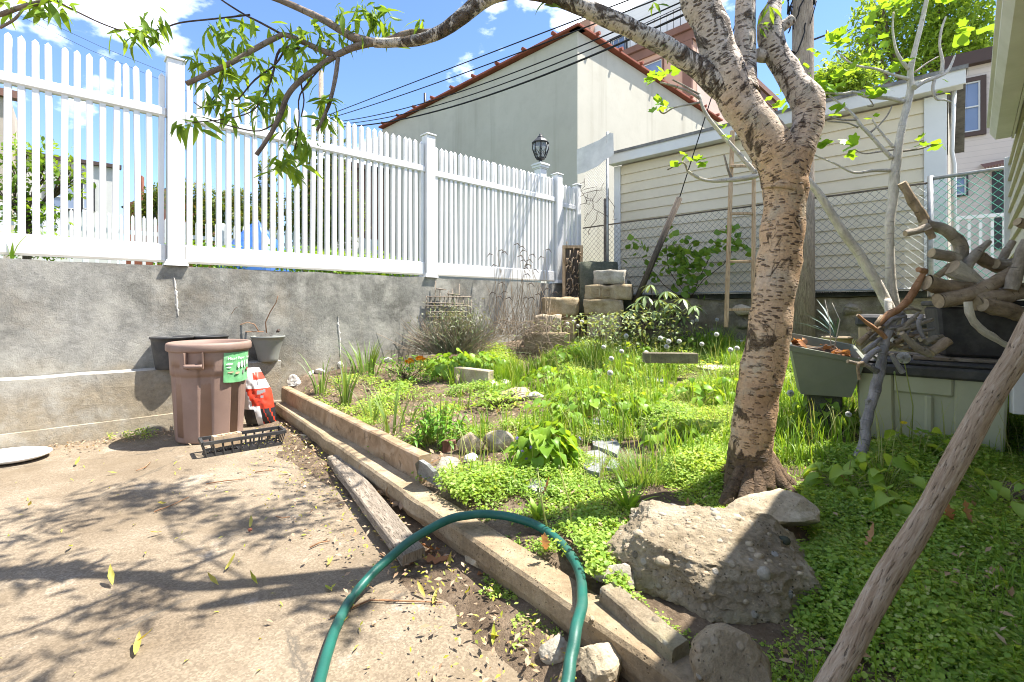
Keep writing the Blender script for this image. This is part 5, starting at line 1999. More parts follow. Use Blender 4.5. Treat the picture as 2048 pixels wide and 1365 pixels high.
def hewn(px0, px1, py0, py1, Y, mat, label, dep=.25, name='stone_block', seed=0):
    """A rough-hewn block: front face spans the pixels at depth Y."""
    a, c = P(px0, py1, Y), P(px1, py0, Y)
    w, h = c.x - a.x, c.z - a.z
    rr_ = np.random.default_rng(seed)
    v, f = [], []
    bm = bmesh.new()
    bmesh.ops.create_cube(bm, size=1.0)
    bmesh.ops.subdivide_edges(bm, edges=bm.edges[:], cuts=5, use_grid_fill=True)
    off = Vector(rr_.uniform(-9, 9, 3))
    for q in bm.verts:
        p = Vector((q.co.x * w, q.co.y * dep, q.co.z * h))
        ed = sum(1 for t in q.co if abs(t) > .499)
        p *= 1 - .02 * max(0, ed - 1)
        n = mnoise.noise(p * 9 + off) * .03 + mnoise.noise(p * 28 + off) * .012
        p += q.co.normalized() * n
        q.co = p
    ctr = Vector(((a.x + c.x) / 2, Y + dep / 2, (a.z + c.z) / 2))
    M = Matrix.Translation(ctr) @ Matrix.Rotation(rr_.uniform(-.35, .35) - .15, 4, 'Z')
    bm.transform(M)
    b = MB()
    bm.verts.ensure_lookup_table()
    b.add([q.co[:] for q in bm.verts], [[q.index for q in ff_.verts] for ff_ in bm.faces], True)
    bm.free()
    return b.build(name, MT[mat], None, (ctr.x, ctr.y, a.z), label=label, cat='stone block')
hewn(1089, 1157, 595, 631, 6.9, 'sandstone', 'orange sandstone block with a slanted end at the wall end', .3, seed=1)
hewn(1118, 1160, 631, 690, 6.95, 'sandstone', 'sandstone block under the slanted orange one', .3, seed=2)
hewn(1070, 1124, 631, 695, 6.7, 'stone_tan', 'cracked pale block behind the stone trough', .2, seed=3)
hewn(1193, 1256, 541, 570, 6.75, 'stone_grey', 'rough grey rubble block on top of the stone stack', .25, seed=4)
hewn(1174, 1268, 570, 600, 6.7, 'sandstone', 'carved sandstone block second in the stone stack', .28, seed=5)
hewn(1173, 1250, 600, 630, 6.68, 'sandstone', 'yellowish block under the carved one in the stone stack', .28, seed=6)
hewn(1180, 1245, 630, 700, 6.7, 'stone_tan', 'lowest block of the stone stack behind the shrubs', .28, seed=7)
hewn(1160, 1236, 523, 640, 7.25, 'stone_dark', 'dark mossy concrete block behind the stone stack', .3, seed=8)
hewn(1241, 1262, 560, 650, 6.95, 'stone_dark', 'round-shouldered dark rusty slab beside the stone stack', .06, seed=9)
for k in (-.035, .035):
    pass
for i, x in enumerate((1183, 1205, 1228)):            # carved panels on the second block
    b = MB()
    a, c = P(x, 593, 6.69), P(x + 15, 577, 6.69)
    for (p0, p1) in (((a.x, a.z), (c.x, a.z)), ((c.x, a.z), (c.x, c.z)), ((c.x, c.z), (a.x, c.z)), ((a.x, c.z), (a.x, a.z))):
        b.beam((p0[0], 6.70 - .035 + .01 * i, p0[1]), (p1[0], 6.70 - .035 + .01 * i, p1[1]), .02, .014)
    b.build('carved_frame', MT['sandstone'], bpy.data.objects['stone_block.004'])
# stone trough with a plant
tq = G(1095, 712)
trough = thing('stone_trough', 'low tan stone trough planted with weeds at the wall end', 'trough', tq)
a, c = P(1050, 706, 6.1), P(1140, 668, 6.1)
b = MB()
w, h = c.x - a.x, c.z - a.z
for (x0, x1, y0, y1) in ((a.x, c.x, 6.1, 6.14), (a.x, c.x, 6.42, 6.46), (a.x, a.x + .04, 6.14, 6.42), (c.x - .04, c.x, 6.14, 6.42)):
    b.hexa([(x0, y0, a.z - .05), (x1, y0, a.z - .05), (x1, y1, a.z - .05), (x0, y1, a.z - .05), (x0, y0, c.z), (x1, y0, c.z), (x1, y1, c.z), (x0, y1, c.z)], .006)
b.build('basin', MT['sandstone'], trough)
b = MB()
b.box(((a.x + c.x) / 2, 6.28, c.z - .05), (w / 2 - .04, 0, 0), (0, .15, 0), (0, 0, .02))
b.build('soil', MT['soil'], trough)
b = MB()
a, c = P(1290, 712, 4.6), P(1392, 700, 4.6)
a.z -= .05
c.z -= .05
b.box(((a.x + c.x) / 2, 4.62, (a.z + c.z) / 2), ((c.x - a.x) / 2, -.03, 0), (0, .05, 0), (0, 0, (c.z - a.z) / 2 + .02), .006)
b.build('low_step', MT['stone_rear'], None, ((a.x + c.x) / 2, 4.6, a.z), label='low dark stone step crossing the sunlit weeds', cat='step')

# carved dark panel with a pale wooden frame leaning at the fence end
pc = P(1147, 596, 7.35)
pn = thing('carved_panel', 'dark twiggy carved panel in a pale wood frame at the fence end', 'panel', pc)
b = MB()
a, c = P(1128, 600, 7.4), P(1163, 494, 7.4)
for x in (a.x, c.x):
    b.box((x, 7.42, (a.z + c.z) / 2), (.022, 0, 0), (0, .02, 0), (0, 0, (c.z - a.z) / 2))
b.box(((a.x + c.x) / 2, 7.42, c.z), ((c.x - a.x) / 2 + .022, 0, 0), (0, .022, 0), (0, 0, .022))
b.build('frame', MT['wood_ladder'], pn)
b = MB()
b.box(((a.x + c.x) / 2, 7.44, (a.z + c.z) / 2), ((c.x - a.x) / 2 - .02, 0, 0), (0, .01, 0), (0, 0, (c.z - a.z) / 2 - .02))
b.build('backing', MT['wood_dark'], pn)
b = MB()
for i in range(70):
    x, z = R.uniform(a.x + .02, c.x), R.uniform(a.z, c.z - .02)
    an = R.uniform(0, 3.14)
    d = Vector((math.cos(an) * .3 + .15 * R.random(), R.uniform(-.1, .1), math.sin(an))) * R.uniform(.04, .13)
    b.tube([Vector((x, 7.40 - R.uniform(0, .06), z)), Vector((x, 7.39 - R.uniform(0, .06), z)) + d], R.uniform(.005, .011), 5)
b.build('twigs', MT['bark_log'], pn, kind='stuff')

# willow lattice by the wall
lt = thing('willow_trellis', 'small broken grey willow trellis standing against the concrete wall', 'trellis', P(895, 650, 5.9))
def on_wall(px, py, n=.04):
    u = (px - CX) / F
    q = W0 + FN * n
    k = (q.x - u * q.y) / (u * FD.y - FD.x)
    v = q + FD * k
    return Vector((v.x, v.y, H + (CY - py) / F * v.y))
for x0, y0, x1, y1 in ((853, 592, 852, 640), (862, 594, 861, 645), (871, 562, 870, 645), (880, 578, 879, 645), (889, 590, 888, 645), (897, 582, 896, 645), (905, 578, 904, 645), (913, 590, 912, 645), (919, 568, 917, 645), (927, 592, 925, 640), (937, 592, 935, 640), (943, 600, 941, 640)):
    b = MB()
    b.tube([on_wall(x0, y0), on_wall(x1, y1)], .007, 5)
    b.build('upright', MT['wood_grey'], lt)
for x0, y0, x1, y1 in ((873, 578, 892, 580), (895, 588, 920, 590), (855, 594, 942, 594), (852, 606, 928, 608), (852, 612, 940, 612), (856, 624, 935, 624), (855, 634, 935, 634)):
    b = MB()
    b.tube([on_wall(x0, y0, .05), on_wall(x1, y1, .05)], .008, 5)
    b.build('crosspiece', MT['wood_grey'], lt)

# old wooden ladder against the chain-link
ld = thing('wooden_ladder', 'old narrow wooden ladder leaning against the chain-link fence', 'ladder', G(1455, 690))
Yl = 5.75
for x0, x1, w in ((1465, 1452, .042), (1508, 1506, .035)):
    b = MB()
    b.beam(P(x0, 262, Yl + .05), P(x1, 655, Yl - .1), w, .035, (0, -1, 0), .004)
    b.build('stile', MT['wood_ladder'], ld)
for y in (333, 428, 524, 620):
    b = MB()
    b.beam(P(1462 - (y - 262) * .033, y, Yl - .02), P(1508, y - 1, Yl - .02), .028, .03, (0, 0, 1), .003)
    b.build('rung', MT['wood_ladder'], ld)

# ------------------------------------------------------------------ storage corner
dbc = Vector((1.99, 2.79, .27))
db = thing('deck_box', 'sage beige plastic storage box with charcoal lid under a stick pile', 'storage box', dbc)
DXv, DYv = GD, -GN
DL, DD, DZ = .62, .52, .41
def DP(x, y, z):
    f = 1 - .05 * (1 - z / DZ)
    return dbc + DXv * (DL / 2 + (x - DL / 2) * f) + DYv * (DD / 2 + (y - DD / 2) * f) + Z * z
b = MB()
def slab(b, x0, x1, y0, y1, z0, z1, bev=.006):
    b.hexa([DP(x0, y0, z0), DP(x1, y0, z0), DP(x1, y1, z0), DP(x0, y1, z0), DP(x0, y0, z1), DP(x1, y0, z1), DP(x1, y1, z1), DP(x0, y1, z1)], bev)
slab(b, .018, DL - .018, .018, DD, 0, DZ)
b.build('shell', MT['box'], db)
for x0, x1, z0, z1 in ((0, .17, 0, DZ), (.42, .62, 0, DZ), (.17, .42, .30, DZ), (.30, .34, 0, .30)):
    b = MB()
    slab(b, x0 + .0015, x1 - .0015, 0, .03, z0 + .001, z1 - .001, .010)
    b.build('front_rib', MT['box'], db)
for y0, y1 in ((.03, .14), (.38, .5)):
    b = MB()
    slab(b, 0, .03, y0, y1, .002, DZ - .002, .01)
    b.build('side_rib', MT['box'], db)
b = MB()
slab(b, -.02, DL + .02, -.02, DD + .02, DZ - .015, DZ + .045, .012)
slab(b, .0, DL, .0, DD, DZ + .045, DZ + .07, .012)
b.build('lid', MT['lid'], db)
lz = dbc.z + DZ + .07
def LPt(x, y, z=0):
    q = dbc + DXv * x + DYv * y
    return Vector((q.x, q.y, lz + z))
for i, (x0, x1, y0, y1, z, lb) in enumerate(((.25, .42, .06, .15, 0, 'short pale board lying on the storage box lid'), (.40, .60, .08, .2, 0, 'grey board beside the short pale one on the lid'), (.1, .58, .22, .33, 0, 'long grey board under the stick pile on the lid'))):
    b = MB()
    c = [LPt(x0, y0, z + .003), LPt(x1, y0, z + .003), LPt(x1, y1, z + .003), LPt(x0, y1, z + .003)]
    b.hexa(c + [p + Z * .02 for p in c], .003)
    b.build('board', MT['wood_grey'], None, c[0], label=lb, cat='board')
# dark tote on the lid
tt = thing('storage_tote', 'charcoal plastic tote on the storage box under the log pile', 'tote', LPt(.55, .4))
tb_ = P(1885, 712, 2.62)
b = MB()
TX = Vector((.85, -.52, 0)).normalized()
TY = Vector((.52, .85, 0)).normalized()
q = flat(tb_, LPt(0, 0).z + .025)
def tot(b, q, w, d, h, fl, bev=.015):
    c0 = [q, q + TX * w, q + TX * w + TY * d, q + TY * d]
    c1 = [q - TX * fl - TY * fl, q + TX * (w + fl) - TY * fl, q + TX * (w + fl) + TY * (d + fl), q - TX * fl + TY * (d + fl)]
    b.hexa(c0 + [p + Z * h for p in c1], bev)
tot(b, q, .5, .32, .27, .025)
b.build('shell', MT['lid'], tt)
b = MB()
tot(b, q - TX * .035 - TY * .035 + Z * .272, .57, .39, .03, .004, .008)
b.build('lid', MT['lid'], tt)
# second bin behind
q = P(1722, 680, 3.75)
sb = thing('storage_bin', 'tan bin with dark lid behind the grey planter and fig stems', 'storage box', flat(q, .36))
b = MB()
qq = flat(q, .36)
TX, TY = GD, -GN
tot(b, qq, .68, .4, .53, .02)
b.build('shell', MT['pot_tan'], sb)
b = MB()
tot(b, qq - TX * .04 - TY * .04 + Z * .531, .76, .48, .09, -.01, .02)
b.build('lid', MT['lid'], sb)
# grey-green square planter
pq_ = Vector((1.60, 2.86, 0))
gpl = thing('square_planter', 'square grey-green tapered planter full of dead leaves beside the tree', 'planter', flat(pq_, .50))
PX, PY = Vector((.90, -.43, 0)).normalized(), Vector((.43, .90, 0)).normalized()
def planter_face(b, ins, z0, z1, w0, w1):
    for i in range(4):
        pass
pz0, pz1 = .52, .81
def PQ(sx, sy, z, ins=0.0):
    k = (z - pz0) / (pz1 - pz0)
    hw = .125 + .06 * k - ins
    ctr = P(1645, 700, 2.95)
    ctr = flat(ctr)
    return ctr + PX * (hw * sx) + PY * (hw * sy) + Z * (z + (-.035 * sx + .03 * sy) * k)
b = MB()
cs = ((-1, -1), (1, -1), (1, 1), (-1, 1))
n = 0
rings = [(pz0, 0), (pz0 + .02, 0), (pz1 - .035, 0), (pz1 - .033, -.008), (pz1, -.008), (pz1, .012), (pz0 + .14, .012)]
for z, ins in rings:
    for sx, sy in cs:
        b.v.append(tuple(PQ(sx, sy, z, ins)))
for j in range(len(rings) - 1):
    for i in range(4):
        i2 = (i + 1) % 4
        b.face((4 * j + i, 4 * j + i2, 4 * j + 4 + i2, 4 * j + 4 + i))
b.face((3, 2, 1, 0))
b.build('shell', MT['planter'], gpl)
b = MB()
b.hexa([PQ(sx, sy, pz0 + .12, .014) for sx, sy in cs] + [PQ(sx, sy, pz1 - .05, .014) for sx, sy in cs])
b.build('soil', MT['soil'], gpl)
lm = tmpl_mesh('dead_leaf', OVATE, MT['leaf_oak'])
for i in range(34):
    p = PQ(R.uniform(-.8, .8), R.uniform(-.85, .85), pz1 - .025, .02)
    inst('dead_leaf', lm, gpl, mrot(R.uniform(0, 6.3), R.gauss(0, .5), R.gauss(0, .5), R.uniform(.05, .09), p))
for x0, y0, x1, y1, x2, y2 in ((1662, 700, 1660, 650, 1650, 600), (1668, 700, 1680, 640, 1664, 606), (1680, 705, 1668, 690, 1600, 700)):
    b = MB()
    b.tube([P(x0, y0, 2.95), P(x1, y1, 2.95), P(x2, y2, 2.97)], [.004, .003, .002], 5)
    b.build('dry_twig', MT['bark_fig'], gpl)
b = MB()
c = flat(P(1645, 790, 2.95))
b.box((c.x + .0, c.y, .40), PX * .09, PY * .09, (0, 0, .125), .01)
b.build('planter_stand', MT['stone_dark'], None, (c.x, c.y, .28), label='dark mossy block under the square grey-green planter', cat='block')
q = P(1674, 682, 3.9)
tp_ = pot('tan_pot', flat(q, .60), .08, .1, .2, MT['pot_tan'], 'tan plastic pot with blue-green spiky leaves beside the dark bin', .008, 0, MT['soil'])
bl = tmpl_mesh('spiky_leaf', BLADE, plain('blue_green_leaf', (.10, .17, .14), .5))
for i in range(14):
    inst('spiky_leaf', bl, tp_, mrot(R.uniform(-.3, 2.6), R.uniform(.7, 1.25), 0, R.uniform(.25, .42), flat(q, .78)))
q = G(1481, 697)
pot('white_pot', q, .028, .045, .10, MT['pot_white'], 'tiny white flowerpot beside the trunk in the far weeds', .004)

def px_log(pix, Ys, rpx, mat, name, label, seg=12, cut=True, lump=.12, cat='branch', stubs=()):
    """A branch through photo pixels at given depths, radius in photo pixels."""
    n = len(pix)
    if not hasattr(Ys, '__len__'):
        Ys = [Ys] * n
    if not hasattr(rpx, '__len__'):
        rpx = [rpx] * n
    ctrl = [P(x, y, Y) for (x, y), Y in zip(pix, Ys)]
    vert = abs(pix[-1][1] - pix[0][1]) / max(math.hypot(pix[-1][1] - pix[0][1], pix[-1][0] - pix[0][0]), 1)
    rad = [1.08 * r / F * Y / (1 + vert * (math.sqrt(1 + ((x - CX) / F) ** 2) - 1)) for r, Y, (x, y) in zip(rpx, Ys, pix)]
    pts, rs = [], []
    for i in range(n - 1):
        p0, p1, p2, p3 = ctrl[max(i - 1, 0)], ctrl[i], ctrl[i + 1], ctrl[min(i + 2, n - 1)]
        k = 5
        for j in range(k):
            t = j / k
            pts.append(.5 * ((2 * p1) + (p2 - p0) * t + (2 * p0 - 5 * p1 + 4 * p2 - p3) * t * t + (3 * p1 - p0 - 3 * p2 + p3) * t ** 3))
            rs.append(rad[i] + (rad[i + 1] - rad[i]) * t)
    pts.append(ctrl[-1])
    rs.append(rad[-1])
    low = min(pts, key=lambda p: p.z)
    t = thing(name, label, cat, low)
    b = MB()
    b.tube(pts, rs, 16 if max(rs) > .02 else seg, False, lump * 2.2, 20)
    for (i, (x, y), r) in stubs:
        base = ctrl[i]
        b.tube([base, P(x, y, Ys[i] - .02)], [r * 1.3 / F * Ys[i], r / F * Ys[i]], 8, True, .1, 20)
    b.build('bark', mat, t)
    for e, nb_ in ((0, 1), (-1, -2)):
        d = (pts[e] - pts[nb_]).normalized()
        bb2 = MB()
        sd, u = frame(d)
        bb2.v = [tuple(pts[e] + d * .001 + sd * (rs[e] * .97 * math.cos(a)) + u * (rs[e] * .97 * math.sin(a))) for a in [2 * math.pi * k / 12 for k in range(12)]]
        bb2.face(range(12))
        bb2.build('cut_end', MT['endgrain'], t)
    return t
def c8_(pts):
    return [(1560 + .3297 * x, 350 + .3297 * y) for x, y in pts]
def c6_(pts):
    return [(1540 + .293 * x, 600 + .293 * y) for x, y in pts]
LOGS = [
    ([(740, 50), (800, 150), (850, 230), (890, 300)], 2.62, [9, 10, 11, 12], 'bark_log', 'dark stubby branch pointing up out of the log pile'),
    ([(870, 300), (960, 320), (1060, 380), (1100, 440), (1090, 530)], 2.60, [13, 12, 13, 13, 12], 'bark_grey', 'thick crooked grey branch at the top of the log pile'),
    ([(760, 358), (830, 340), (900, 318)], 2.58, [6, 6.5, 8], 'bark_grey', 'short stub sticking out from the crooked grey branch'),
    ([(895, 330), (925, 385)], 2.55, [9, 7.5], 'bark_log', 'blackened stump end hanging below the crooked branch'),
    ([(920, 475), (990, 490), (1075, 510)], 2.56, [10, 10, 11], 'bark_grey', 'grey stub with black end beside the crooked branch'),
    ([(885, 655), (1000, 680), (1200, 700)], 2.50, [15, 15, 14], 'bark_log', 'thick brown log with pale sawn end on the pile'),
    ([(960, 765), (1130, 735), (1300, 660), (1420, 590), (1520, 545)], 2.46, [16, 15, 15, 14, 13], 'bark_log', 'long ridged brown log lying across the pile'),
    ([(1180, 775), (1330, 740), (1520, 690)], 2.44, [17, 17, 16], 'bark_log', 'wide split brown log low on the pile'),
    ([(1230, 790), (1350, 815), (1490, 860)], 2.40, [14, 17, 15], 'bark_log', 'tan peeled log under the wide split one'),
    ([(1040, 560), (1110, 610), (1200, 670)], 2.52, [19, 20, 18], 'bark_fig', 'pale smooth log in the middle of the pile'),
    ([(1120, 570), (1180, 490), (1270, 405)], 2.54, [13, 11, 6], 'bark_grey', 'grey branch rising from the pale smooth log'),
    ([(1195, 490), (1260, 530), (1350, 580)], 2.56, [13, 13, 12], 'bark_log', 'mottled brown log behind the pale smooth one'),
    ([(1310, 540), (1380, 545), (1460, 520)], 2.52, [10, 10, 9], 'bark_grey', 'thin grey branch at the back of the pile'),
    ([(1340, 520), (1370, 470), (1410, 405)], 2.54, [8, 9, 8], 'bark_grey', 'short upright grey stub at the back of the pile'),
    ([(1400, 700), (1440, 560), (1500, 400)], 2.40, [15, 15, 13], 'bark_grey', 'leaning grey log at the frame edge'),
    ([(1440, 285), (1500, 305)], 2.40, [9, 10], 'bark_log', 'brown branch tip poking in above the pile'),
    ([(1140, 770), (1155, 850), (1210, 930), (1290, 985), (1370, 1032)], 2.34, [8, 8.5, 8, 8, 7], 'bark_fig', 'curved pale bare branch hanging in front of the dark tote'),
    ([(950, 620), (990, 590), (1030, 550)], 2.55, [7, 7, 7], 'bark_log', 'small dark stick behind the sawn log'),
]
for i, (pp, Y, r, m, lb) in enumerate(LOGS):
    px_log(c8_(pp), Y, r, MT[m], 'log' if max(r) > 12 else 'branch', lb, cat='log' if max(r) > 12 else 'branch')
px_log(c8_([(880, 585), (840, 650), (790, 740), (740, 800), (660, 850), (590, 905)]), 2.52, [6, 7, 8, 8, 8, 7], MT['bark_red'], 'branch', 'bent red-brown branch crossing in front of the fig stems', stubs=((0, c8_([(838, 575)])[0], 5),))
px_log(c8_([(470, 850), (530, 900), (600, 950), (640, 990)]), 2.46, [3, 4, 5, 5], MT['bark_red'], 'branch', 'forked reddish twig at the edge of the stick pile')
px_log(c6_([(600, 1130), (640, 960), (660, 830), (700, 680), (745, 500), (785, 300), (830, 170), (900, 90)]), [2.36, 2.4, 2.42, 2.45, 2.48, 2.5, 2.52, 2.55], [13, 11, 10.5, 10.5, 10, 9, 8, 7], MT['bark_blue'], 'branch', 'long grey branch standing against the storage box front', stubs=((4, c6_([(640, 430)])[0], 5), (3, c6_([(655, 690)])[0], 3)))
px_log(c6_([(745, 335), (690, 370), (630, 440)]), 2.45, [6, 6, 6], MT['bark_blue'], 'branch', 'short grey side stick over the lid corner')
px_log(c6_([(530, 420), (620, 440), (680, 455)]), 2.44, [4, 4, 3], MT['bark_grey'], 'branch', 'thin twig overhanging the lid corner')
px_log(c6_([(610, 545), (600, 450), (640, 430)]), 2.43, [3.5, 4, 4], MT['bark_log'], 'branch', 'broken twig hanging down the lid corner')
px_log(c6_([(830, 370), (860, 430), (905, 495)]), 2.42, [5, 6, 6], MT['bark_blue'], 'branch', 'grey stick end lying over the lid front')
px_log(c6_([(900, 230), (960, 290), (1030, 345), (1110, 365)]), 2.42, [6, 7, 8, 9], MT['bark_grey'], 'branch', 'curved grey branch lying across the stick pile')
px_log(c6_([(1100, 360), (1160, 320), (1215, 280)]), 2.40, [9, 10, 11], MT['bark_log'], 'branch', 'thick tan stick with sawn end on the lid')
px_log(c6_([(1040, 105), (1015, 160), (1035, 230), (1050, 265)]), 2.44, [5, 5, 5, 4], MT['bark_blue'], 'branch', 'hooked mauve-grey twig on the stick pile')
tw = [([(860, 205), (960, 185), (1110, 135)], 5), ([(880, 250), (1000, 225), (1120, 200)], 4), ([(600, 300), (660, 250), (720, 200)], 6), ([(605, 330), (690, 260), (750, 215)], 5), ([(640, 355), (700, 310), (760, 260)], 5), ([(820, 300), (900, 330), (990, 350)], 4), ([(830, 240), (930, 270), (1000, 310)], 4), ([(1000, 200), (990, 270), (1040, 320)], 4), ([(850, 290), (930, 250), (1020, 240)], 4), ([(870, 340), (960, 310), (1060, 290)], 4), ([(900, 180), (980, 150), (1060, 160)], 3), ([(700, 300), (740, 330), (800, 300)], 5), ([(1060, 290), (1120, 260), (1180, 250)], 6), ([(940, 330), (1010, 300), (1100, 310)], 4), ([(760, 150), (800, 190), (860, 260)], 5), ([(900, 70), (970, 60), (1030, 75)], 3), ([(780, 180), (830, 130), (930, 110)], 4), ([(680, 180), (760, 210), (830, 250)], 5)]
for i in range(26):
    x0_, y0_ = R.uniform(640, 1060), R.uniform(190, 350)
    an = R.gauss(-.5, .5)
    L_2 = R.uniform(80, 170)
    tw.append(([(x0_, y0_), (x0_ + math.cos(an) * L_2 * .5 + R.gauss(0, 12), y0_ + math.sin(an) * L_2 * .5), (x0_ + math.cos(an) * L_2, y0_ + math.sin(an) * L_2)], R.uniform(2.5, 5.5)))
for i, (pp, r) in enumerate(tw):
    Y = 2.50 + .03 * (i % 4)
    q = [P(x, y, Y) for x, y in c6_(pp)]
    b = MB()
    b.tube(q, [r / F * Y * k for k in (1, .9, .7)], 8, True, .15, 30)
    b.build('stick', MT[('bark_grey', 'bark_blue', 'bark_log')[i % 3]], None, q[0], label='short bare stick tangled in the pile on the storage box lid', cat='stick', group='sticks piled on the storage box lid')

# the long bare pole leaning in front
pA, pB = P(1600, 1468, 1.03), P(2110, 572, 1.42)
q = [pA.lerp(pB, i / 14) + Vector((.004 * math.sin(i * 1.3), 0, .003 * math.sin(i * 2.1))) for i in range(15)]
b = MB()
b.tube(q, [.0255 + .003 * i / 14 for i in range(15)], 20, True, .10, 14)
b.build('leaning_pole', MT['wood_stick'], None, pA, label='long bare weathered wooden pole leaning across the front corner', cat='pole')
q = P(2052, 775, 2.3)
b = MB()
b.box(q + Vector((.05, .05, -.04)), (.05, -.02, 0), (.01, .02, 0), (0, 0, .10), .004)
b.build('plastic_sheet', MT['bag_white'], None, q - Vector((0, 0, .14)), label='white plastic panel edge behind the leaning pole', cat='sheet')
# covered mound behind the fence
tq = P(515, 500, 9.5)
b = MB()
nu, nv = 20, 8
for j in range(nv + 1):
    for i in range(nu):
        a = 2 * math.pi * i / nu
        k = j / nv
        rr_ = (1 - k ** 2.2) * (1 + .06 * math.sin(a * 5 + 1))
        p = Vector((tq.x, tq.y, UPZ)) + FD * (math.cos(a) * .78 * rr_) + FN * (math.sin(a) * .6 * rr_) + Z * (1.32 * k * (1 - .06 * math.sin(3 * a)))
        b.v.append(tuple(p))
for j in range(nv):
    for i in range(nu):
        i2 = (i + 1) % nu
        b.face((j * nu + i, j * nu + i2, (j + 1) * nu + i2, (j + 1) * nu + i), None, False)
b.build('tarp_cover', MT['tarp'], None, flat(tq, UPZ), label='bright blue tarp draped over something behind the white pickets', cat='tarp')

# ------------------------------------------------------------------ trees
def spline(ctrl, rad, k=5):
    n = len(ctrl)
    pts, rs = [], []
    for i in range(n - 1):
        p0, p1, p2, p3 = ctrl[max(i - 1, 0)], ctrl[i], ctrl[i + 1], ctrl[min(i + 2, n - 1)]
        for j in range(k):
            t = j / k
            pts.append(.5 * ((2 * p1) + (p2 - p0) * t + (2 * p0 - 5 * p1 + 4 * p2 - p3) * t * t + (3 * p1 - p0 - 3 * p2 + p3) * t ** 3))
            rs.append(rad[i] + (rad[i + 1] - rad[i]) * t)
    return pts + [ctrl[-1]], rs + [rad[-1]]

def px_limb(parent, name, spec, mat, seg=14, k=5, lump=.09, lf=13, label=None):
    """spec: (px, py, Y, radius in photo pixels)."""
    ctrl = [P(x, y, Y) for x, y, Y, r in spec]
    rad = [r / F * Y / math.sqrt(1 + ((x - CX) / F) ** 2) for x, y, Y, r in spec]
    pts, rs = spline(ctrl, rad, k)
    b = MB()
    b.tube(pts, rs, seg, True, lump, lf)
    o = b.build(name, mat, parent, label=label)
    return pts

tree_base = G(1508, 985)
TY0 = tree_base.y
tree = thing('peach_tree', 'peeling salmon-barked fruit tree with forked trunk in the garden bed', 'tree', tree_base)
trunk = [(1506, 1003, TY0, 82), (1506, 975, TY0, 68), (1503, 945, TY0, 55), (1499, 905, TY0, 46), (1513, 805, TY0, 44), (1529, 718, TY0, 44), (1547, 600, TY0, 44), (1562, 490, TY0, 44.5), (1570, 400, TY0, 45), (1568, 355, TY0 - .01, 48), (1548, 305, TY0 - .01, 48), (1518, 260, TY0 - .01, 42), (1494, 228, TY0 - .01, 40), (1474, 195, TY0 - .01, 41), (1455, 155, TY0 - .01, 40), (1440, 115, TY0 - .01, 37), (1427, 70, TY0 - .02, 35), (1413, 35, TY0 - .02, 36), (1398, 0, TY0 - .03, 38), (1385, -60, TY0 - .04, 36), (1368, -170, TY0 - .1, 30), (1330, -330, TY0 - .15, 22), (1300, -480, TY0 - .2, 14)]
b = MB()
ctrl = [P(x, y, Y) for x, y, Y, r in trunk]
rad = [r / F * Y / math.sqrt(1 + ((x - CX) / F) ** 2) for x, y, Y, r in trunk]
pts, rs = spline(ctrl, rad, 7)
b.tube(pts, rs, 44, True, .11, 12)
for ang, L in ((-2.6, .09), (-1.9, .08), (-.9, .1), (-.3, .09), (1.0, .1), (2.2, .1), (-2.2, .12)):      # root flare
    d = Vector((math.cos(ang), math.sin(ang), 0))
    b.tube([tree_base + d * .055 + Z * .20, tree_base + d * .10 + Z * .08, tree_base + d * (.13 + L * .5) + Z * .015, tree_base + d * (.16 + L) - Z * .03], [.02, .035, .03, .015], 10, True, .3, 18)
b.build('trunk', MT['bark'], tree)
Yt = TY0
px_limb(tree, 'limb', [(1480, 190, Yt, 40), (1484, 150, Yt + .01, 31), (1488, 100, Yt + .01, 24), (1490, 60, Yt + .01, 21), (1491, 0, Yt + .01, 21), (1495, -80, Yt + .02, 20), (1520, -220, Yt + .1, 15), (1540, -380, Yt + .15, 9)], MT['bark'], 24)
px_limb(tree, 'limb', [(1566, 385, Yt - .015, 43), (1582, 335, Yt - .025, 40), (1603, 285, Yt - .03, 33), (1617, 240, Yt - .03, 32), (1613, 200, Yt - .02, 36), (1590, 168, Yt, 29), (1569, 134, Yt + .02, 27), (1550, 103, Yt + .02, 26), (1540, 70, Yt + .02, 27), (1540, 35, Yt + .02, 24), (1550, 0, Yt + .02, 14), (1560, -70, Yt + .02, 13), (1600, -200, Yt + .05, 10), (1640, -340, Yt + .1, 6)], MT['bark'], 28)
px_limb(tree, 'stub', [(1548, 62, Yt + .02, 17), (1570, 50, Yt, 12), (1585, 38, Yt - .01, 11)], MT['bark'], 14)
px_limb(tree, 'stub', [(1545, 110, Yt + .02, 17), (1525, 112, Yt + .03, 15), (1512, 110, Yt + .03, 14)], MT['bark'], 14)
rng_knots = [(1606, 205, 12), (1560, 66, 10), (1478, 55, 8)]
lf_pts = px_limb(tree, 'limb', [(1470, 190, Yt - .02, 32), (1430, 165, Yt - .02, 25), (1395, 135, Yt - .03, 22), (1348, 104, Yt - .04, 20), (1299, 76, Yt - .06, 19), (1249, 51, Yt - .08, 18), (1200, 30, Yt - .1, 18), (1150, 8, Yt - .12, 17), (1095, -12, Yt - .14, 17), (1045, -20, Yt - .15, 17), (1000, -14, Yt - .15, 16), (962, 3, Yt - .14, 16), (925, 33, Yt - .13, 15), (885, 62, Yt - .12, 13), (842, 79, Yt - .11, 11), (790, 86, Yt - .1, 9.5), (748, 86, Yt - .1, 9)], MT['bark_rough'], 22)
tw_m = MT['bark_twig']
YL = Yt - .10
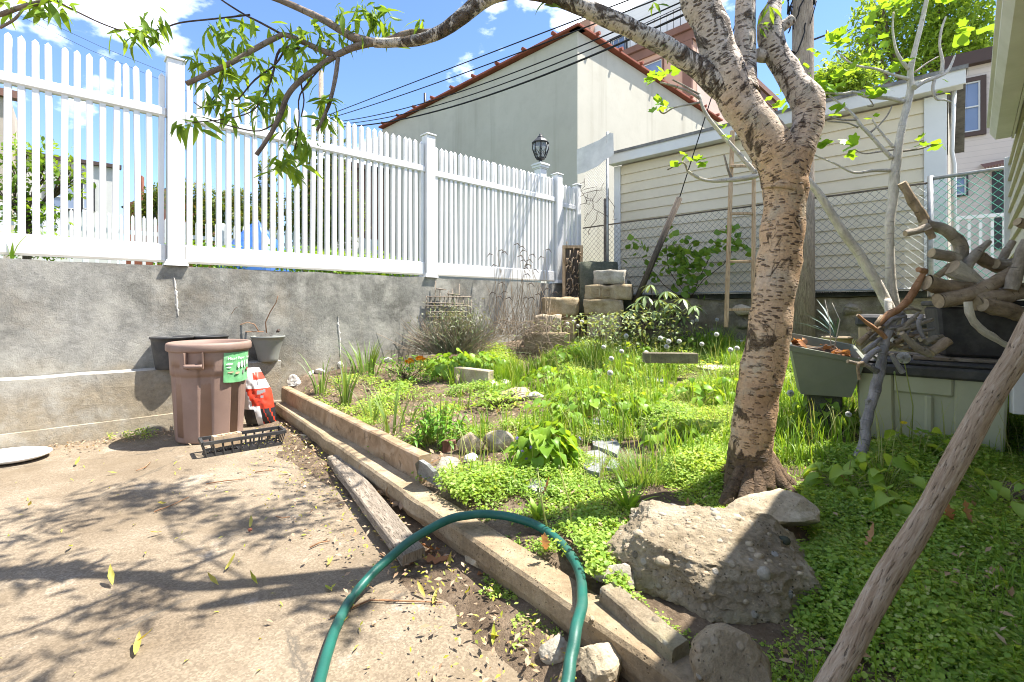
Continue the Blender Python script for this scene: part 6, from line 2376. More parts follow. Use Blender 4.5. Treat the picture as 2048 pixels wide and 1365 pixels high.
BR = [
    [(960, 2, YL, 9), (890, 60, YL + .03, 8), (820, 66, YL + .03, 7), (770, 80, YL + .02, 4)],
    [(752, 86, YL, 9), (715, 78, YL, 9), (690, 66, YL, 8), (650, 42, YL, 7.5), (600, 18, YL, 7), (545, -5, YL, 6.5), (470, -30, YL, 6), (380, -45, YL, 5)],
    [(745, 86, YL, 8), (705, 96, YL, 7), (672, 112, YL, 6.5), (635, 136, YL, 6), (600, 162, YL - .02, 6), (576, 190, YL - .02, 6), (562, 226, YL - .03, 5.5), (545, 262, YL - .04, 5), (530, 286, YL - .04, 4.5), (513, 310, YL - .05, 5)],
    [(672, 112, YL, 6.5), (640, 100, YL, 6), (605, 84, YL, 6), (570, 70, YL, 5.5), (552, 76, YL, 6), (510, 98, YL - .02, 6), (470, 122, YL - .03, 6), (420, 146, YL - .04, 6), (373, 168, YL - .05, 6)],
    [(676, 116, YL, 4.5), (670, 160, YL, 4.5), (657, 212, YL - .02, 4), (634, 262, YL - .03, 3)],
    [(566, 70, YL, 3), (520, 45, YL, 2.5), (490, 30, YL, 2.2), (450, 5, YL, 2), (430, -10, YL, 2)],
    [(500, 30, YL, 2.2), (430, 38, YL, 2), (360, 46, YL, 2), (318, 60, YL, 1.6), (285, 60, YL, 1.4)],
    [(572, 95, YL, 2.5), (550, 130, YL, 2), (510, 160, YL - .02, 2), (480, 195, YL - .02, 1.6), (470, 200, YL, 1.4)],
    [(600, 98, YL, 3), (560, 100, YL, 3), (545, 150, YL, 2.5), (530, 190, YL, 1.6), (500, 225, YL, 1.4), (440, 240, YL, 1.4), (385, 245, YL, 1.4)],
    [(560, 240, YL - .03, 2), (520, 262, YL - .03, 1.6), (470, 255, YL - .02, 1.5), (420, 240, YL, 1.3)],
    [(640, 137, YL, 2), (600, 190, YL, 1.6), (598, 240, YL, 1.5), (590, 300, YL, 1.2)],
    [(600, 160, YL, 2), (608, 200, YL, 1.5), (602, 235, YL, 1.3)],
    [(450, 130, YL - .03, 1.8), (436, 180, YL, 1.5), (410, 215, YL, 1.3), (388, 205, YL, 1.2)],
    [(0, 30, 1.8, 7), (45, 14, 1.8, 6.5), (100, 0, 1.8, 6), (160, -20, 1.85, 6), (260, -50, 1.9, 6)],
    [(0, 56, 1.8, 4), (30, 38, 1.8, 3.5), (50, 14, 1.8, 3)],
    [(112, 2, 1.82, 2.5), (150, 22, 1.82, 2.2), (200, 46, 1.82, 2), (242, 62, 1.82, 1.8)],
    [(-260, 40, 1.75, 9), (-120, 45, 1.78, 8), (0, 30, 1.8, 7)],
]
for s in BR:
    px_limb(tree, 'branch' if s[0][3] > 3.2 else 'twig', s, tw_m if s[0][3] > 3.2 else MT['bark_thin'], 10 if s[0][3] > 3.2 else 5, 4, .1, 25)
# leaf sprays on the low branches
lances = [tmpl_mesh('peach_leaf', tris(leaf([(0, .012), (.12, .05), (.4, .125 * w), (.7, .09 * w), (1, .004)], .3, c, .012)), MT['leaf_peach']) for w, c in ((1, .3), (1.1, .55), (.85, .1))]
def spray(x, y, Y, n, spread, droop=.5, size=(.05, .095), head=None):
    c = P(x, y, Y)
    out = []
    for i in range(n):
        a = R.uniform(0, 6.28) if head is None else head + R.gauss(0, .9)
        p = c + Vector((R.gauss(0, spread), R.gauss(0, spread), R.gauss(0, spread)))
        out.append((p, a, -droop + R.gauss(0, .45), R.gauss(0, .6), R.uniform(*size)))
    return out
SP = [(255, 62, 1.82, 9, .02), (300, 60, 1.84, 7, .02), (322, 36, 1.84, 4, .02), (80, 20, 1.8, 4, .015), (88, -2, 1.8, 6, .02), (120, 4, 1.8, 4, .02), (18, 12, 1.8, 4, .015),
      (430, 52, YL, 6, .025), (455, 68, YL, 8, .03), (492, 45, YL, 5, .02), (480, 90, YL, 7, .03), (385, 115, YL, 4, .02), (400, 128, YL, 5, .02), (440, 118, YL, 8, .03), (520, 120, YL, 8, .03), (470, 150, YL, 9, .03), (440, 170, YL, 8, .025), (425, 195, YL, 6, .02), (450, 220, YL, 9, .02), (388, 245, YL, 6, .02), (365, 250, YL, 4, .015), (540, 140, YL, 7, .03), (545, 170, YL, 5, .02), (510, 205, YL, 9, .02), (530, 225, YL, 6, .02), (560, 195, YL, 5, .02), (590, 260, YL, 9, .025), (605, 290, YL, 9, .03), (570, 310, YL, 8, .025), (560, 330, YL, 6, .02), (585, 340, YL, 4, .02), (590, 100, YL, 8, .03), (600, 70, YL, 7, .03), (640, 60, YL, 6, .025), (650, 90, YL, 7, .03), (610, 125, YL, 6, .03), (560, 60, YL, 4, .02), (680, 40, YL + .03, 6, .03), (700, 55, YL, 5, .03), (745, 40, YL + .05, 9, .03), (760, 18, YL + .05, 8, .03), (775, 50, YL + .05, 7, .025), (725, 20, YL + .05, 4, .02), (655, 205, YL, 7, .02), (645, 235, YL, 6, .02), (665, 215, YL, 3, .02), (840, 40, YL, 2, .01), (1310, 4, Yt, 4, .01), (1425, 8, Yt - .06, 3, .01), (1090, 15, Yt - .1, 2, .01), (1345, 95, Yt - .05, 4, .012), (1535, 20, Yt - .05, 5, .015), (1520, 55, Yt - .05, 4, .01)]
leaves = []
for x, y, Y, n, s in SP:
    leaves += spray(x, y, Y, int(n * 2.1) if x < 900 else n, s * .95, size=(.05, .10))
leaves.sort(key=lambda q: -q[4])
rest = leaves[300:]
me = bpy.data.meshes.new('small_leaves')
lvv, lff = [], []
for p, a, t, ro, s in rest:
    M = mrot(a, t, ro, s, p)
    n0 = len(lvv)
    lvv += [tuple(M @ Vector(q)) for q in LANCE[0]]
    lff += [tuple(n0 + i for i in q) for q in LANCE[1]]
me.from_pydata(lvv, [], lff)
me.materials.append(MT['leaf_peach'])
o = link('small_leaves', me, tree)
o['kind'] = 'stuff'
for i, (p, a, t, ro, s) in enumerate(leaves[:300]):
    inst('leaf', lances[i % 3], tree, mrot(a, t, ro, s, p))
# the crown above the frame: limbs and leaves that dapple the patio
crown_c, crown_n = [], 0
b = MB()
tips = []
for i in range(44):
    r = R.random()
    x, y = R.uniform(-1.6, 1.05), R.uniform(.5, 3.2)
    z = H + .70 * y + R.uniform(.18, .95)
    if (x - .3) ** 2 / 3.4 + (y - 1.9) ** 2 / 2.6 > 1:
        continue
    tips.append(Vector((x, y, z)))
hub = [P(1368, -170, TY0 - .1), P(1520, -220, Yt + .1), P(1330, -330, TY0 - .15), P(1045, -20, Yt + .1), P(1600, -200, Yt + .05), P(1200, 28, Yt + .05)]
for tp2 in tips[:2]:
    h0 = min(hub, key=lambda q: (q - tp2).length)
    mid = (h0 + tp2) / 2 + Vector((R.gauss(0, .06), R.gauss(0, .06), .08))
    fr_top = H + .655 * mid.y
    mid.z = max(mid.z, fr_top + .05)
    b.tube([h0, mid + Vector((.05, -.04, 0)), mid.lerp(tp2, .5) + Vector((-.04, .06, .03)), tp2], [.012, .009, .006, .003], 6)
b.build('crown_branches', MT['bark_twig'], tree, kind='stuff')
pos = []
for tp2 in tips:
    cs = R.uniform(.07, .15)
    for k in range(62):
        q = tp2 + Vector((R.gauss(0, cs), R.gauss(0, cs), R.gauss(0, cs * .6)))
        if q.z > H + .66 * q.y + .06:
            pos.append(q)
N = len(pos)
me = scatter('crown', LANCE, np.array([p[:] for p in pos]), rot_rand(N, .8), rng.uniform(.07, .11, (N, 1)), MT['leaf_peach'])
o = link('crown', me, tree)
o['kind'] = 'stuff'

# --- fig tree
fg = thing('fig_tree', 'young fig tree with pale stems and bright lobed leaves by the garage', 'tree', P(1785, 700, 3.15))
def c4_(pts, Y, r):
    n = len(pts)
    return [(1550 + .3078 * x, .3078 * y, Y, r[i] if hasattr(r, '__len__') else r) for i, (x, y) in enumerate(pts)]
YF = 3.1
px_limb(fg, 'stem', [(1800, 640, YF, 12), (1785, 590, YF, 11.5), (1780, 520, YF, 10), (1779, 450, YF, 10.5)] + c4_([(765, 1300), (775, 1150), (795, 1010), (805, 930), (835, 780), (870, 640), (882, 560), (880, 460), (910, 320), (945, 180), (985, 0), (1010, -150)], YF, [11, 11.5, 10, 9.5, 8.5, 8.5, 7.5, 7, 6, 5.5, 5, 4.5]), MT['bark_fig'], 14)
px_limb(fg, 'stem', [(1795, 650, YF, 12)] + [(1560 + .3297 * x, 350 + .3297 * y, YF - .02, r) for x, y, r in ((690, 860, 12), (640, 760, 12), (600, 680, 12), (540, 580, 11.5), (480, 480, 11), (420, 400, 10.5), (370, 330, 10), (310, 230, 9.5), (240, 120, 8.5), (190, 60, 8), (120, -10, 7), (0, -60, 6))] + [(1512, 352, YF, 6), (1464, 360, YF, 5), (1411, 361, YF, 3.5), (1375, 343, YF, 3)], MT['bark_fig'], 14)
px_limb(fg, 'stem', [(1790, 690, YF - .1, 8), (1780, 640, YF - .1, 9), (1775, 600, YF - .05, 8)], MT['bark_fig'], 12)
FB = [
    c4_([(835, 660), (740, 640), (600, 630), (520, 600), (440, 610), (330, 605)], YF, [6, 5, 4, 3.5, 3, 2]),
    c4_([(870, 515), (760, 485), (660, 450), (540, 430), (460, 390), (400, 330)], YF, [5, 3.5, 3, 2.5, 2, 1.5]),
    c4_([(868, 450), (820, 390), (785, 320), (765, 200), (770, 80)], YF, [5, 4, 3, 2.5, 2]),
    c4_([(760, 1030), (690, 960), (620, 880), (560, 820), (510, 750), (430, 680), (350, 620)], YF, [5.5, 4.5, 4.5, 4, 3.5, 2.5, 2]),
    c4_([(745, 1110), (640, 1110), (510, 1122), (380, 1060), (230, 1000)], YF, [5, 4, 3, 2, 1.6]),
    c4_([(770, 960), (720, 900), (680, 850), (630, 780)], YF, [4, 3, 2.5, 1.6]),
    c4_([(610, 870), (680, 810), (730, 750), (760, 690)], YF, [2.5, 2, 2, 1.5]),
    c4_([(905, 570), (960, 535), (1080, 490), (1130, 450), (1170, 360)], YF - .05, [8, 6, 5, 4, 2]),
    c4_([(1080, 490), (1088, 400), (1070, 300), (1080, 200), (1110, 110)], YF - .05, [5, 4, 3, 3, 2]),
    c4_([(1040, 510), (1025, 580), (1050, 645), (1100, 650), (1145, 665)], YF - .05, [4, 3.5, 3, 2.5, 2]),
    c4_([(815, 985), (900, 975), (950, 965), (1010, 945), (1060, 920)], YF, [3, 2.5, 2.5, 2, 1.5]),
    c4_([(540, 780), (440, 780), (350, 760)], YF, [3, 2.5, 2]),
    c4_([(540, 830), (470, 800), (340, 790)], YF, [2.5, 2, 1.8]),
    c4_([(910, 470), (990, 410), (1060, 370)], YF, [2.5, 2, 1.5]),
    c4_([(770, 975), (660, 990), (580, 1000), (520, 975)], YF, [2, 2, 1.6, 1.2]),
    [(1514, 350, YF, 5.5), (1475, 305, YF, 5), (1444, 270, YF, 4.5), (1411, 227, YF, 4), (1398, 190, YF, 3)],
    [(1402, 200, YF, 3), (1370, 180, YF, 2.5), (1320, 165, YF, 2)],
    [(1402, 205, YF, 2.5), (1350, 215, YF, 2), (1328, 227, YF, 2), (1318, 220, YF, 1.6)],
    [(1400, 190, YF, 2.5), (1365, 170, YF, 2), (1345, 160, YF, 1.6)],
    [(1465, 362, YF, 3), (1456, 340, YF, 2.5), (1448, 310, YF, 2)],
    [(1375, 343, YF, 2.5), (1365, 325, YF, 2), (1335, 340, YF, 1.5)],
    c4_([(600, 690), (640, 690), (610, 640)], YF, [1.8, 1.5, 1.2]),
]
for s in FB:
    px_limb(fg, 'branch', s, MT['bark_fig'] if s[0][3] > 3.5 else MT['bark_grey'], 8, 4, .12, 28)
figm = [tmpl_mesh('fig_leaf', tris(f), MT['leaf_fig']) for f in (FIG, lobed(3, .35, spread=4.4, cup=.3), lobed(5, .3, spread=4.8, cup=-.2))]
FL = [(370, 270, 5, .10), (330, 275, 3, .09), (430, 245, 4, .08), (270, 340, 4, .06), (700, 70, 4, .10), (780, 20, 5, .10), (830, 40, 3, .10), (1080, 25, 3, .11), (1140, 15, 3, .1), (720, 255, 3, .08), (650, 335, 4, .08), (630, 230, 4, .08), (610, 160, 3, .09), (1180, 205, 2, .12), (1235, 185, 2, .09), (1310, 210, 2, .12), (800, 425, 3, .09), (870, 385, 2, .08), (460, 465, 2, .11), (340, 540, 4, .12), (280, 550, 3, .12), (400, 540, 3, .1), (735, 590, 3, .11), (690, 565, 3, .09), (640, 615, 2, .1), (370, 730, 3, .10), (260, 950, 3, .11), (520, 955, 3, .12), (490, 980, 2, .1), (1090, 920, 3, .10), (960, 945, 3, .07), (920, 950, 1, .06), (630, 770, 3, .05), (40, 730, 2, .10), (1130, 530, 2, .05), (20, 610, 3, .07), (150, 410, 3, .07), (1085, 600, 2, .05), (60, 20, 2, .1), (560, 600, 2, .05), (215, 480, 2, .05), (1400, 330, 0, .1)]
fp = [(1550 + .3078 * x, .3078 * y, n, s) for x, y, n, s in FL]
fp += [(1316, 150, 4, .085), (1335, 148, 4, .085), (1302, 162, 3, .08), (1318, 212, 4, .07), (1300, 225, 2, .08), (1330, 215, 2, .07), (1372, 312, 4, .07), (1345, 330, 3, .07), (1403, 322, 4, .075), (1448, 275, 3, .05), (1448, 250, 3, .05), (1630, 292, 2, .08)]
for x, y, n, s in fp:
    for i in range(n):
        p = P(x + R.gauss(0, 5), y + R.gauss(0, 4), YF - .02 + R.gauss(0, .03))
        inst('leaf', R.choice(figm), fg, mrot(R.uniform(0, 6.28), R.gauss(.15, .5), R.gauss(0, .45), s * R.uniform(.65, 1.0), p))

# --- far trees
def crown_tree(name, label, base, blobs, n, size, mat, trunk_mat=None, tr=None, group=None, cat='tree', vf=OVATE, sparse=1.0, limbs=0):
    t = thing(name, label, cat, base, group)
    b = MB()
    base = Vector(base)
    top = Vector(blobs[0][0])
    r0 = tr or .12
    b.tube([base - Z * .1, base.lerp(top, .45) + Vector((.05, .03, 0)), top], [r0, r0 * .75, r0 * .3], 10, True, .1, 4)
    for c, rr3 in blobs:
        c = Vector(c)
        s0 = base.lerp(top, .45)
        b.tube([s0, s0.lerp(c, .55) + Vector((0, 0, .1)), c], [r0 * .5, r0 * .3, r0 * .1], 6)
        for k in range(limbs):
            d = Vector(rng.normal(0, 1, 3)).normalized()
            e = c + Vector((d.x * rr3[0], d.y * rr3[1], d.z * rr3[2])) * .8
            b.tube([s0.lerp(c, .6), (c + e) / 2 + Z * .05, e], [r0 * .22, r0 * .14, r0 * .05], 5)
    b.build('trunk', trunk_mat or MT['bark_far'], t)
    pts_ = []
    vol = np.array([np.prod(r) for _, r in blobs])
    cnt = rng.multinomial(n, vol / vol.sum())
    for (c, r), m in zip(blobs, cnt):
        d = rng.normal(size=(m, 3))
        d /= np.linalg.norm(d, axis=1)[:, None]
        q = np.array(c) + d * (rng.uniform(0, 1, (m, 1)) ** .45) * np.array(r)
        # clumps with gaps between them
        keep = np.array([mnoise.noise(Vector(p) * (1.6 / max(r))* 2.2) > -.18 * sparse for p in q])
        pts_.append(q[keep] + rng.normal(0, .03, (keep.sum(), 3)))
    pts_ = np.concatenate(pts_)
    M_ = len(pts_)
    me = scatter('crown', vf, pts_, rot_rand(M_, .7), rng.uniform(size * .7, size * 1.25, (M_, 1)), mat)
    o = link('crown', me, t)
    o['kind'] = 'stuff'
    return t
def bl(px, py, Y, rx, rz, ry=None):
    r = rx / F * Y
    return (tuple(P(px, py, Y)), (r, ry if ry else r * .8, rz / F * Y))
crown_tree('maple_tree', 'tall sunlit maple tree beyond the garage roof', flat(P(1860, 400, 17), 1.0), [bl(1880, 60, 17, 95, 80), bl(1760, 40, 17, 60, 60), bl(1700, 140, 16.5, 60, 45), bl(1960, 90, 17, 60, 80), bl(1830, 130, 17, 70, 55), bl(1740, 110, 17, 50, 45), bl(1900, -40, 17, 110, 60)], 15000, .21, MT['leaf_far'], None, .22, limbs=5, vf=SIMPLE)
crown_tree('maple_tree', 'lower bright tree behind the utility pole and garage ridge', flat(P(1680, 400, 15), 1.0), [bl(1670, 165, 15, 50, 35), bl(1640, 185, 15, 40, 25), bl(1720, 160, 15, 40, 30)], 4200, .17, MT['leaf_far'], None, .14, limbs=4, vf=SIMPLE)
crown_tree('ivy_tree', 'tall ivy-covered tree behind the second fence panel', flat(P(650, 600, 12.5), UPZ), [bl(655, 320, 12.5, 45, 75), bl(640, 420, 12.3, 60, 80), bl(600, 440, 12.6, 40, 70), bl(690, 430, 12.5, 45, 85)], 12000, .12, MT['leaf_hedge'], None, .15, limbs=3, vf=SIMPLE)
crown_tree('slender_tree', 'slim feathery tree rising behind the blue tarp', flat(P(535, 600, 13.5), UPZ), [bl(535, 360, 13.5, 22, 60), bl(540, 430, 13.5, 30, 60)], 2600, .12, MT['leaf_hedge'], None, .07, vf=SIMPLE)
crown_tree('hedge_bush', 'rounded bush beside the second fence post top gap', flat(P(395, 600, 13), UPZ), [bl(395, 400, 13, 40, 45), bl(440, 420, 13, 45, 40), bl(400, 460, 12.8, 60, 45)], 7000, .11, MT['leaf_hedge'], None, .08, cat='bush', vf=SIMPLE)
crown_tree('hedge_bush', 'brownish bush behind the blue tarp', flat(P(480, 600, 13.4), UPZ), [bl(480, 415, 13.4, 45, 40), bl(500, 460, 13, 50, 50)], 6000, .11, MT['leaf_hedge'], None, .08, cat='bush', vf=SIMPLE)
crown_tree('hedge_bush', 'bush beside the small red brick house', flat(P(305, 600, 17), UPZ), [bl(310, 400, 17, 25, 30), bl(290, 430, 17, 30, 30)], 2600, .13, MT['leaf_hedge'], None, .08, cat='bush', vf=SIMPLE)
sh = crown_tree('rose_bush', 'sparse leafy shrub with bare canes behind the first pickets', flat(P(50, 600, 6.3), UPZ), [bl(40, 330, 6.3, 45, 60), bl(20, 400, 6.3, 50, 60), bl(90, 330, 6.4, 50, 60), bl(140, 360, 6.4, 40, 40), bl(70, 430, 6.3, 60, 30)], 1300, .075, MT['leaf_peach'], MT['bark_thin'], .05, cat='bush', limbs=9)
for i, (x, y) in enumerate(((390, 500), (50, 480), (600, 510), (720, 520))):
    crown_tree('weed_clump', ('weeds showing under the bottom rail of the second fence panel', 'weeds showing behind the first fence panel', 'weeds behind the middle of the second fence panel', 'weeds behind the end of the second fence panel')[i], flat(P(x, 560, 8), UPZ), [bl(x, y + 10, 8, 90, 25), bl(x + 60, y + 14, 8.5, 70, 22)], 2600, .07, MT['leaf_grass'], None, .01, cat='weeds')

# ------------------------------------------------------------------ garden plants
def leaf_plant(name, label, base, n, mesh, hgt, spr, size, stems=None, cat='plant', tilt=.5, stem_mat=None, dome=True, group=None):
    """A clump of stalked leaves, every leaf an object of its own."""
    t = thing(name, label, cat, base, group)
    base = Vector(base)
    b = MB()
    for i in range(n):
        a = R.uniform(0, 6.28)
        r = spr * math.sqrt(R.random())
        h = hgt * (1 - .65 * (r / spr) ** 2 if dome else 1) * R.uniform(.45, 1.0)
        p = base + Vector((math.cos(a) * r, math.sin(a) * r, h))
        g_ = base + Vector((math.cos(a) * r * .3, math.sin(a) * r * .3, 0))
        b.tube([g_, (g_ + p) / 2 + Vector((0, 0, .02)), p], .0022, 3, False)
        s = R.uniform(*size)
        m = mesh if not isinstance(mesh, list) else R.choice(mesh)
        inst('leaf', m, t, mrot(a - math.pi / 2 + R.gauss(0, .5), -R.uniform(.0, tilt) * (.4 + r / spr) + R.gauss(0, .18), R.gauss(0, .3), s, p))
    b.build('stems', stem_mat or MT['stalk'], t, kind='stuff')
    return t
heart = [tmpl_mesh('heart_leaf', f, MT['leaf_violet']) for f in (HEART, tris(leaf([(0, .06), (-.1, .25), (.05, .42), (.35, .44), (.7, .27), (1, .01)], .5, .5, .03)))]
heart_s = [tmpl_mesh('broad_leaf', f, MT['leaf_shade']) for f in (HEART, tris(leaf([(0, .06), (-.1, .25), (.05, .42), (.35, .44), (.7, .27), (1, .01)], .5, .5, .03)))]
vb_ = G(1090, 930)
v1 = leaf_plant('violet_clump', 'large bright violet clump with heart leaves beside the cobbles', vb_, 130, heart, .25, .18, (.05, .09), cat='plant', tilt=.7)
pm_ = tmpl_mesh('violet_flower', lobed(5, .5, spread=6.0), MT['purple'])
for x, y in ((1033, 880), (1078, 890), (1088, 908), (1052, 920), (1060, 898), (1162, 880), (1045, 905)):
    inst('flower', pm_, v1, mrot(R.uniform(0, 6), 1.0, 0, .022, P(x, y, vb_.y - .12)))
leaf_plant('violet_clump', 'wide bright leafy clump behind the rectangular block', G(915, 750), 110, heart, .27, .32, (.06, .10))
leaf_plant('violet_clump', 'wide bright leafy clump behind the rectangular block' if False else 'second leafy clump between the block and the stone trough', G(975, 745), 60, heart, .24, .22, (.06, .09))
leaf_plant('violet_clump', 'sunlit leafy mound beside the white edging stone', G(1165, 835), 150, heart, .24, .38, (.04, .07))
leaf_plant('violet_clump', 'leafy mound in front of the stone trough', G(1135, 730), 80, heart, .28, .28, (.05, .08))
leaf_plant('violet_clump', 'yellow-green leafy mound below the dark grass tuft', G(1110, 775), 100, heart, .22, .32, (.045, .07))
for (x_, y_, h_, lb_) in ((1262, 840, .2, 'sunlit leafy weed clump between the flagstone and the trunk'), (1345, 890, .17, 'leafy weed clump in front of the trunk foot'), (1385, 810, .22, 'tall leafy clump in the middle of the sunlit weeds'), (1275, 735, .3, 'tall leafy clump before the pale shrubs'), (1455, 800, .2, 'leafy clump touching the trunk shade'), (1235, 775, .25, 'leafy clump behind the grass tuft above the white stone'), (1400, 705, .3, 'leafy clump below the ladder')):
    leaf_plant('weed_clump', lb_, G(x_, y_), 44, heart, h_, h_ * 1.1, (.04, .075), tilt=.7)
leaf_plant('broad_weed', 'broad-leaved weed in the shade below the grey standing branch', G(1760, 985), 20, heart_s, .2, .16, (.05, .085), tilt=.4)
leaf_plant('broad_weed', 'broad-leaved weed between the tree trunk and the storage box', G(1690, 985), 16, heart_s, .17, .13, (.05, .08), tilt=.4)
leaf_plant('broad_weed', 'broad-leaved weed against the storage box front', G(1830, 940), 22, heart_s, .2, .2, (.05, .08), tilt=.4)
leaf_plant('broad_weed', 'single tall broad-leaved weed behind the leaning pole', G(1785, 1040), 7, heart_s, .14, .06, (.06, .1), tilt=.3)
leaf_plant('broad_weed', 'broad-leaved weed at the frame edge beyond the leaning pole', G(1990, 1000), 26, heart_s, .12, .25, (.04, .07), tilt=.5)
ph = [tmpl_mesh('phlox_leaf', tris(leaf([(0, .02), (.3, .14), (.6, .13), (1, .005)], .3, .35)), MT['leaf_phlox'])]
px_ = thing('phlox_bush', 'compact bright green phlox bush behind the timber edging', 'bush', G(876, 888))
pb = G(876, 888)
b = MB()
k = 0
for i in range(34):
    a = R.uniform(0, 6.28)
    r = .22 * math.sqrt(R.random())
    top = pb + Vector((math.cos(a) * r, math.sin(a) * r, .34 * (1 - .6 * (r / .2) ** 2) * R.uniform(.75, 1.05)))
    g_ = pb + Vector((math.cos(a) * r * .5, math.sin(a) * r * .5, 0))
    b.tube([g_, (g_ + top) / 2, top], .003, 4, False)
    for j in range(9):
        s = .3 + .7 * j / 8
        p = g_.lerp(top, s)
        if k < 300:
            inst('leaf', ph[0], px_, mrot(j * 2.4 + R.gauss(0, .3), .45 - .6 * s + R.gauss(0, .2) if j > 6 else -.1 + R.gauss(0, .25), 0, R.uniform(.055, .085) * (1.0 if j < 7 else .75), p))
            k += 1
b.build('stems', MT['stalk'], px_, kind='stuff')

def blades(name, label, base, n, h, spr, mat, w=1.0, cat='grass', lean=.35, dead=0, vf=None):
    """A tuft of grass-like blades."""
    t = thing(name, label, cat, base)
    base = Vector(base)
    b = MB()
    for i in range(n):
        a = R.uniform(0, 6.28)
        g_ = base + Vector((math.cos(a), math.sin(a), 0)) * (spr * math.sqrt(R.random())) - Z * .01
        hh = h * R.uniform(.55, 1.05)
        d = Vector((math.cos(a), math.sin(a), 0)) * abs(R.gauss(lean, .18)) * hh
        d += Vector((R.gauss(0, .06), R.gauss(0, .06), 0)) * hh
        sd = Vector((-math.sin(a + R.gauss(0, .8)), math.cos(a), 0)).normalized()
        n0 = len(b.v)
        m = 5
        for j in range(m + 1):
            s = j / m
            p = g_ + d * (s ** 1.8) + Z * (hh * (s - .22 * lean * s ** 3))
            ww = w * (1 - s ** 2.2) * .5 + .0004
            b.v += [tuple(p - sd * ww), tuple(p + sd * ww)]
        for j in range(m):
            b.face((n0 + 2 * j, n0 + 2 * j + 1, n0 + 2 * j + 3, n0 + 2 * j + 2), None, True)
    b.build('blades', mat, t, kind='stuff')
    return t
gi = MT['leaf_iris']
blades('iris_clump', 'sparse iris clump nearest the white stone at the timber end', G(643, 790), 16, .44, .06, gi, .013, 'iris', .35)
blades('iris_clump', 'iris clump with upright blades behind the timber middle', G(691, 812), 26, .50, .05, gi, .013, 'iris', .3)
blades('iris_clump', 'dense dark iris clump against the concrete wall', G(733, 748), 60, .42, .15, gi, .014, 'iris', .35)
blades('iris_clump', 'thin iris clump overhanging the timber edging', G(745, 845), 14, .36, .06, gi, .011, 'iris', .45)
blades('iris_clump', 'tall iris clump beside the phlox bush', G(785, 868), 20, .42, .06, gi, .012, 'iris', .35)
blades('iris_clump', 'small iris tuft between the tall clump and the phlox', G(815, 850), 12, .30, .05, gi, .010, 'iris', .4)
blades('grass_tuft', 'bright green upright grass tuft beside the rectangular block', G(1014, 768), 260, .28, .13, MT['leaf_grass'], .005, 'grass', .2)
blades('grass_tuft', 'second bright grass tuft in front of the stone trough', G(1083, 752), 200, .24, .13, MT['leaf_grass'], .005, 'grass', .2)
blades('grass_tuft', 'dark grass tuft behind the sunlit leafy mound', G(1188, 735), 230, .36, .15, MT['leaf_dkgrass'], .006, 'grass', .3)
blades('grass_tuft', 'green grass tuft with dandelion stalks in front of the rhododendron', G(1245, 750), 160, .28, .14, MT['leaf_grass'], .006, 'grass', .3)
blades('grass_tuft', 'far grass tuft under the dandelion stalks by the rubble wall', G(1428, 705), 170, .38, .2, MT['leaf_grass'], .007, 'grass', .3)
blades('grass_tuft', 'dark chive-like tuft beside the large flagstone', G(1285, 960), 260, .15, .13, MT['leaf_dkgrass'], .0035, 'grass', .6)
blades('grass_tuft', 'small pale grass tuft growing over the kerb', G(918, 990), 130, .12, .03, MT['leaf_grass'], .0028, 'grass', .7)
blades('grass_tuft', 'low yellowish grass by the stepping stones', G(1440, 770), 150, .16, .2, MT['leaf_grass'], .006, 'grass', .4)
blades('grass_tuft', 'grass tuft above the white edging stone', G(1215, 800), 130, .17, .12, MT['leaf_grass'], .005, 'grass', .35)
blades('grass_tuft', 'fine grass around the small flagstone', G(1010, 985), 90, .09, .08, MT['leaf_dkgrass'], .0028, 'grass', .6)
leaf_plant('broad_weed', 'leafy weeds hiding the foot of the square planter', G(1650, 860), 40, heart_s, .24, .2, (.04, .07), tilt=.5)
blades('grass_tuft', 'long grass at the foot of the square planter', G(1625, 850), 150, .24, .14, MT['leaf_grass'], .005, 'grass', .35)
blades('grass_tuft', 'long grass between the planter and the storage box', G(1690, 850), 110, .22, .1, MT['leaf_grass'], .005, 'grass', .35)
blades('plantain', 'pointed-leaf plantain rosette above the big boulder', G(1258, 1020), 22, .14, .03, MT['leaf_violet'], .022, 'weed', .7)
blades('plantain', 'broad plantain leaf rosette beside the hose', G(1075, 1035), 9, .10, .02, MT['leaf_violet'], .032, 'weed', .7)
# wild grass hanging from the fence rail
blades('grass_tuft', 'long green blade drooping over the wall top behind the first pickets', W(-.78, -.02, 1.40), 3, .26, .01, MT['leaf_violet'], .022, 'grass', .5)

# dry feather grass by the wall end
dg = thing('feather_grass', 'tall dry feather grass with drooping seed heads by the wall end', 'grass', G(1050, 690))
b, b2 = MB(), MB()
for i in range(95):
    x0 = R.uniform(985, 1100)
    base = P(x0, 670, 6.35 + R.uniform(-.25, .3))
    xt, yt = x0 + R.gauss(4, 22), R.uniform(490, 600)
    if i > 42:
        yt = R.uniform(560, 640)
    tip = P(xt, yt, 6.35 + R.uniform(-.3, .3))
    mid = (base + tip) / 2 + Vector((R.gauss(0, .04), 0, 0))
    b.tube([base, mid, tip], [.0035, .003, .0022], 3, False)
    if i < 30:
        sx = R.choice((-1, 1))
        q = tip + Vector((sx * .05, 0, .02))
        b2.tube([tip, q, q + Vector((sx * .04, 0, -.05))], [.004, .008, .002], 5)
b.build('stems', MT['leaf_dry'], dg, kind='stuff')
b2.build('seed_heads', MT['seedhead'], dg, kind='stuff')
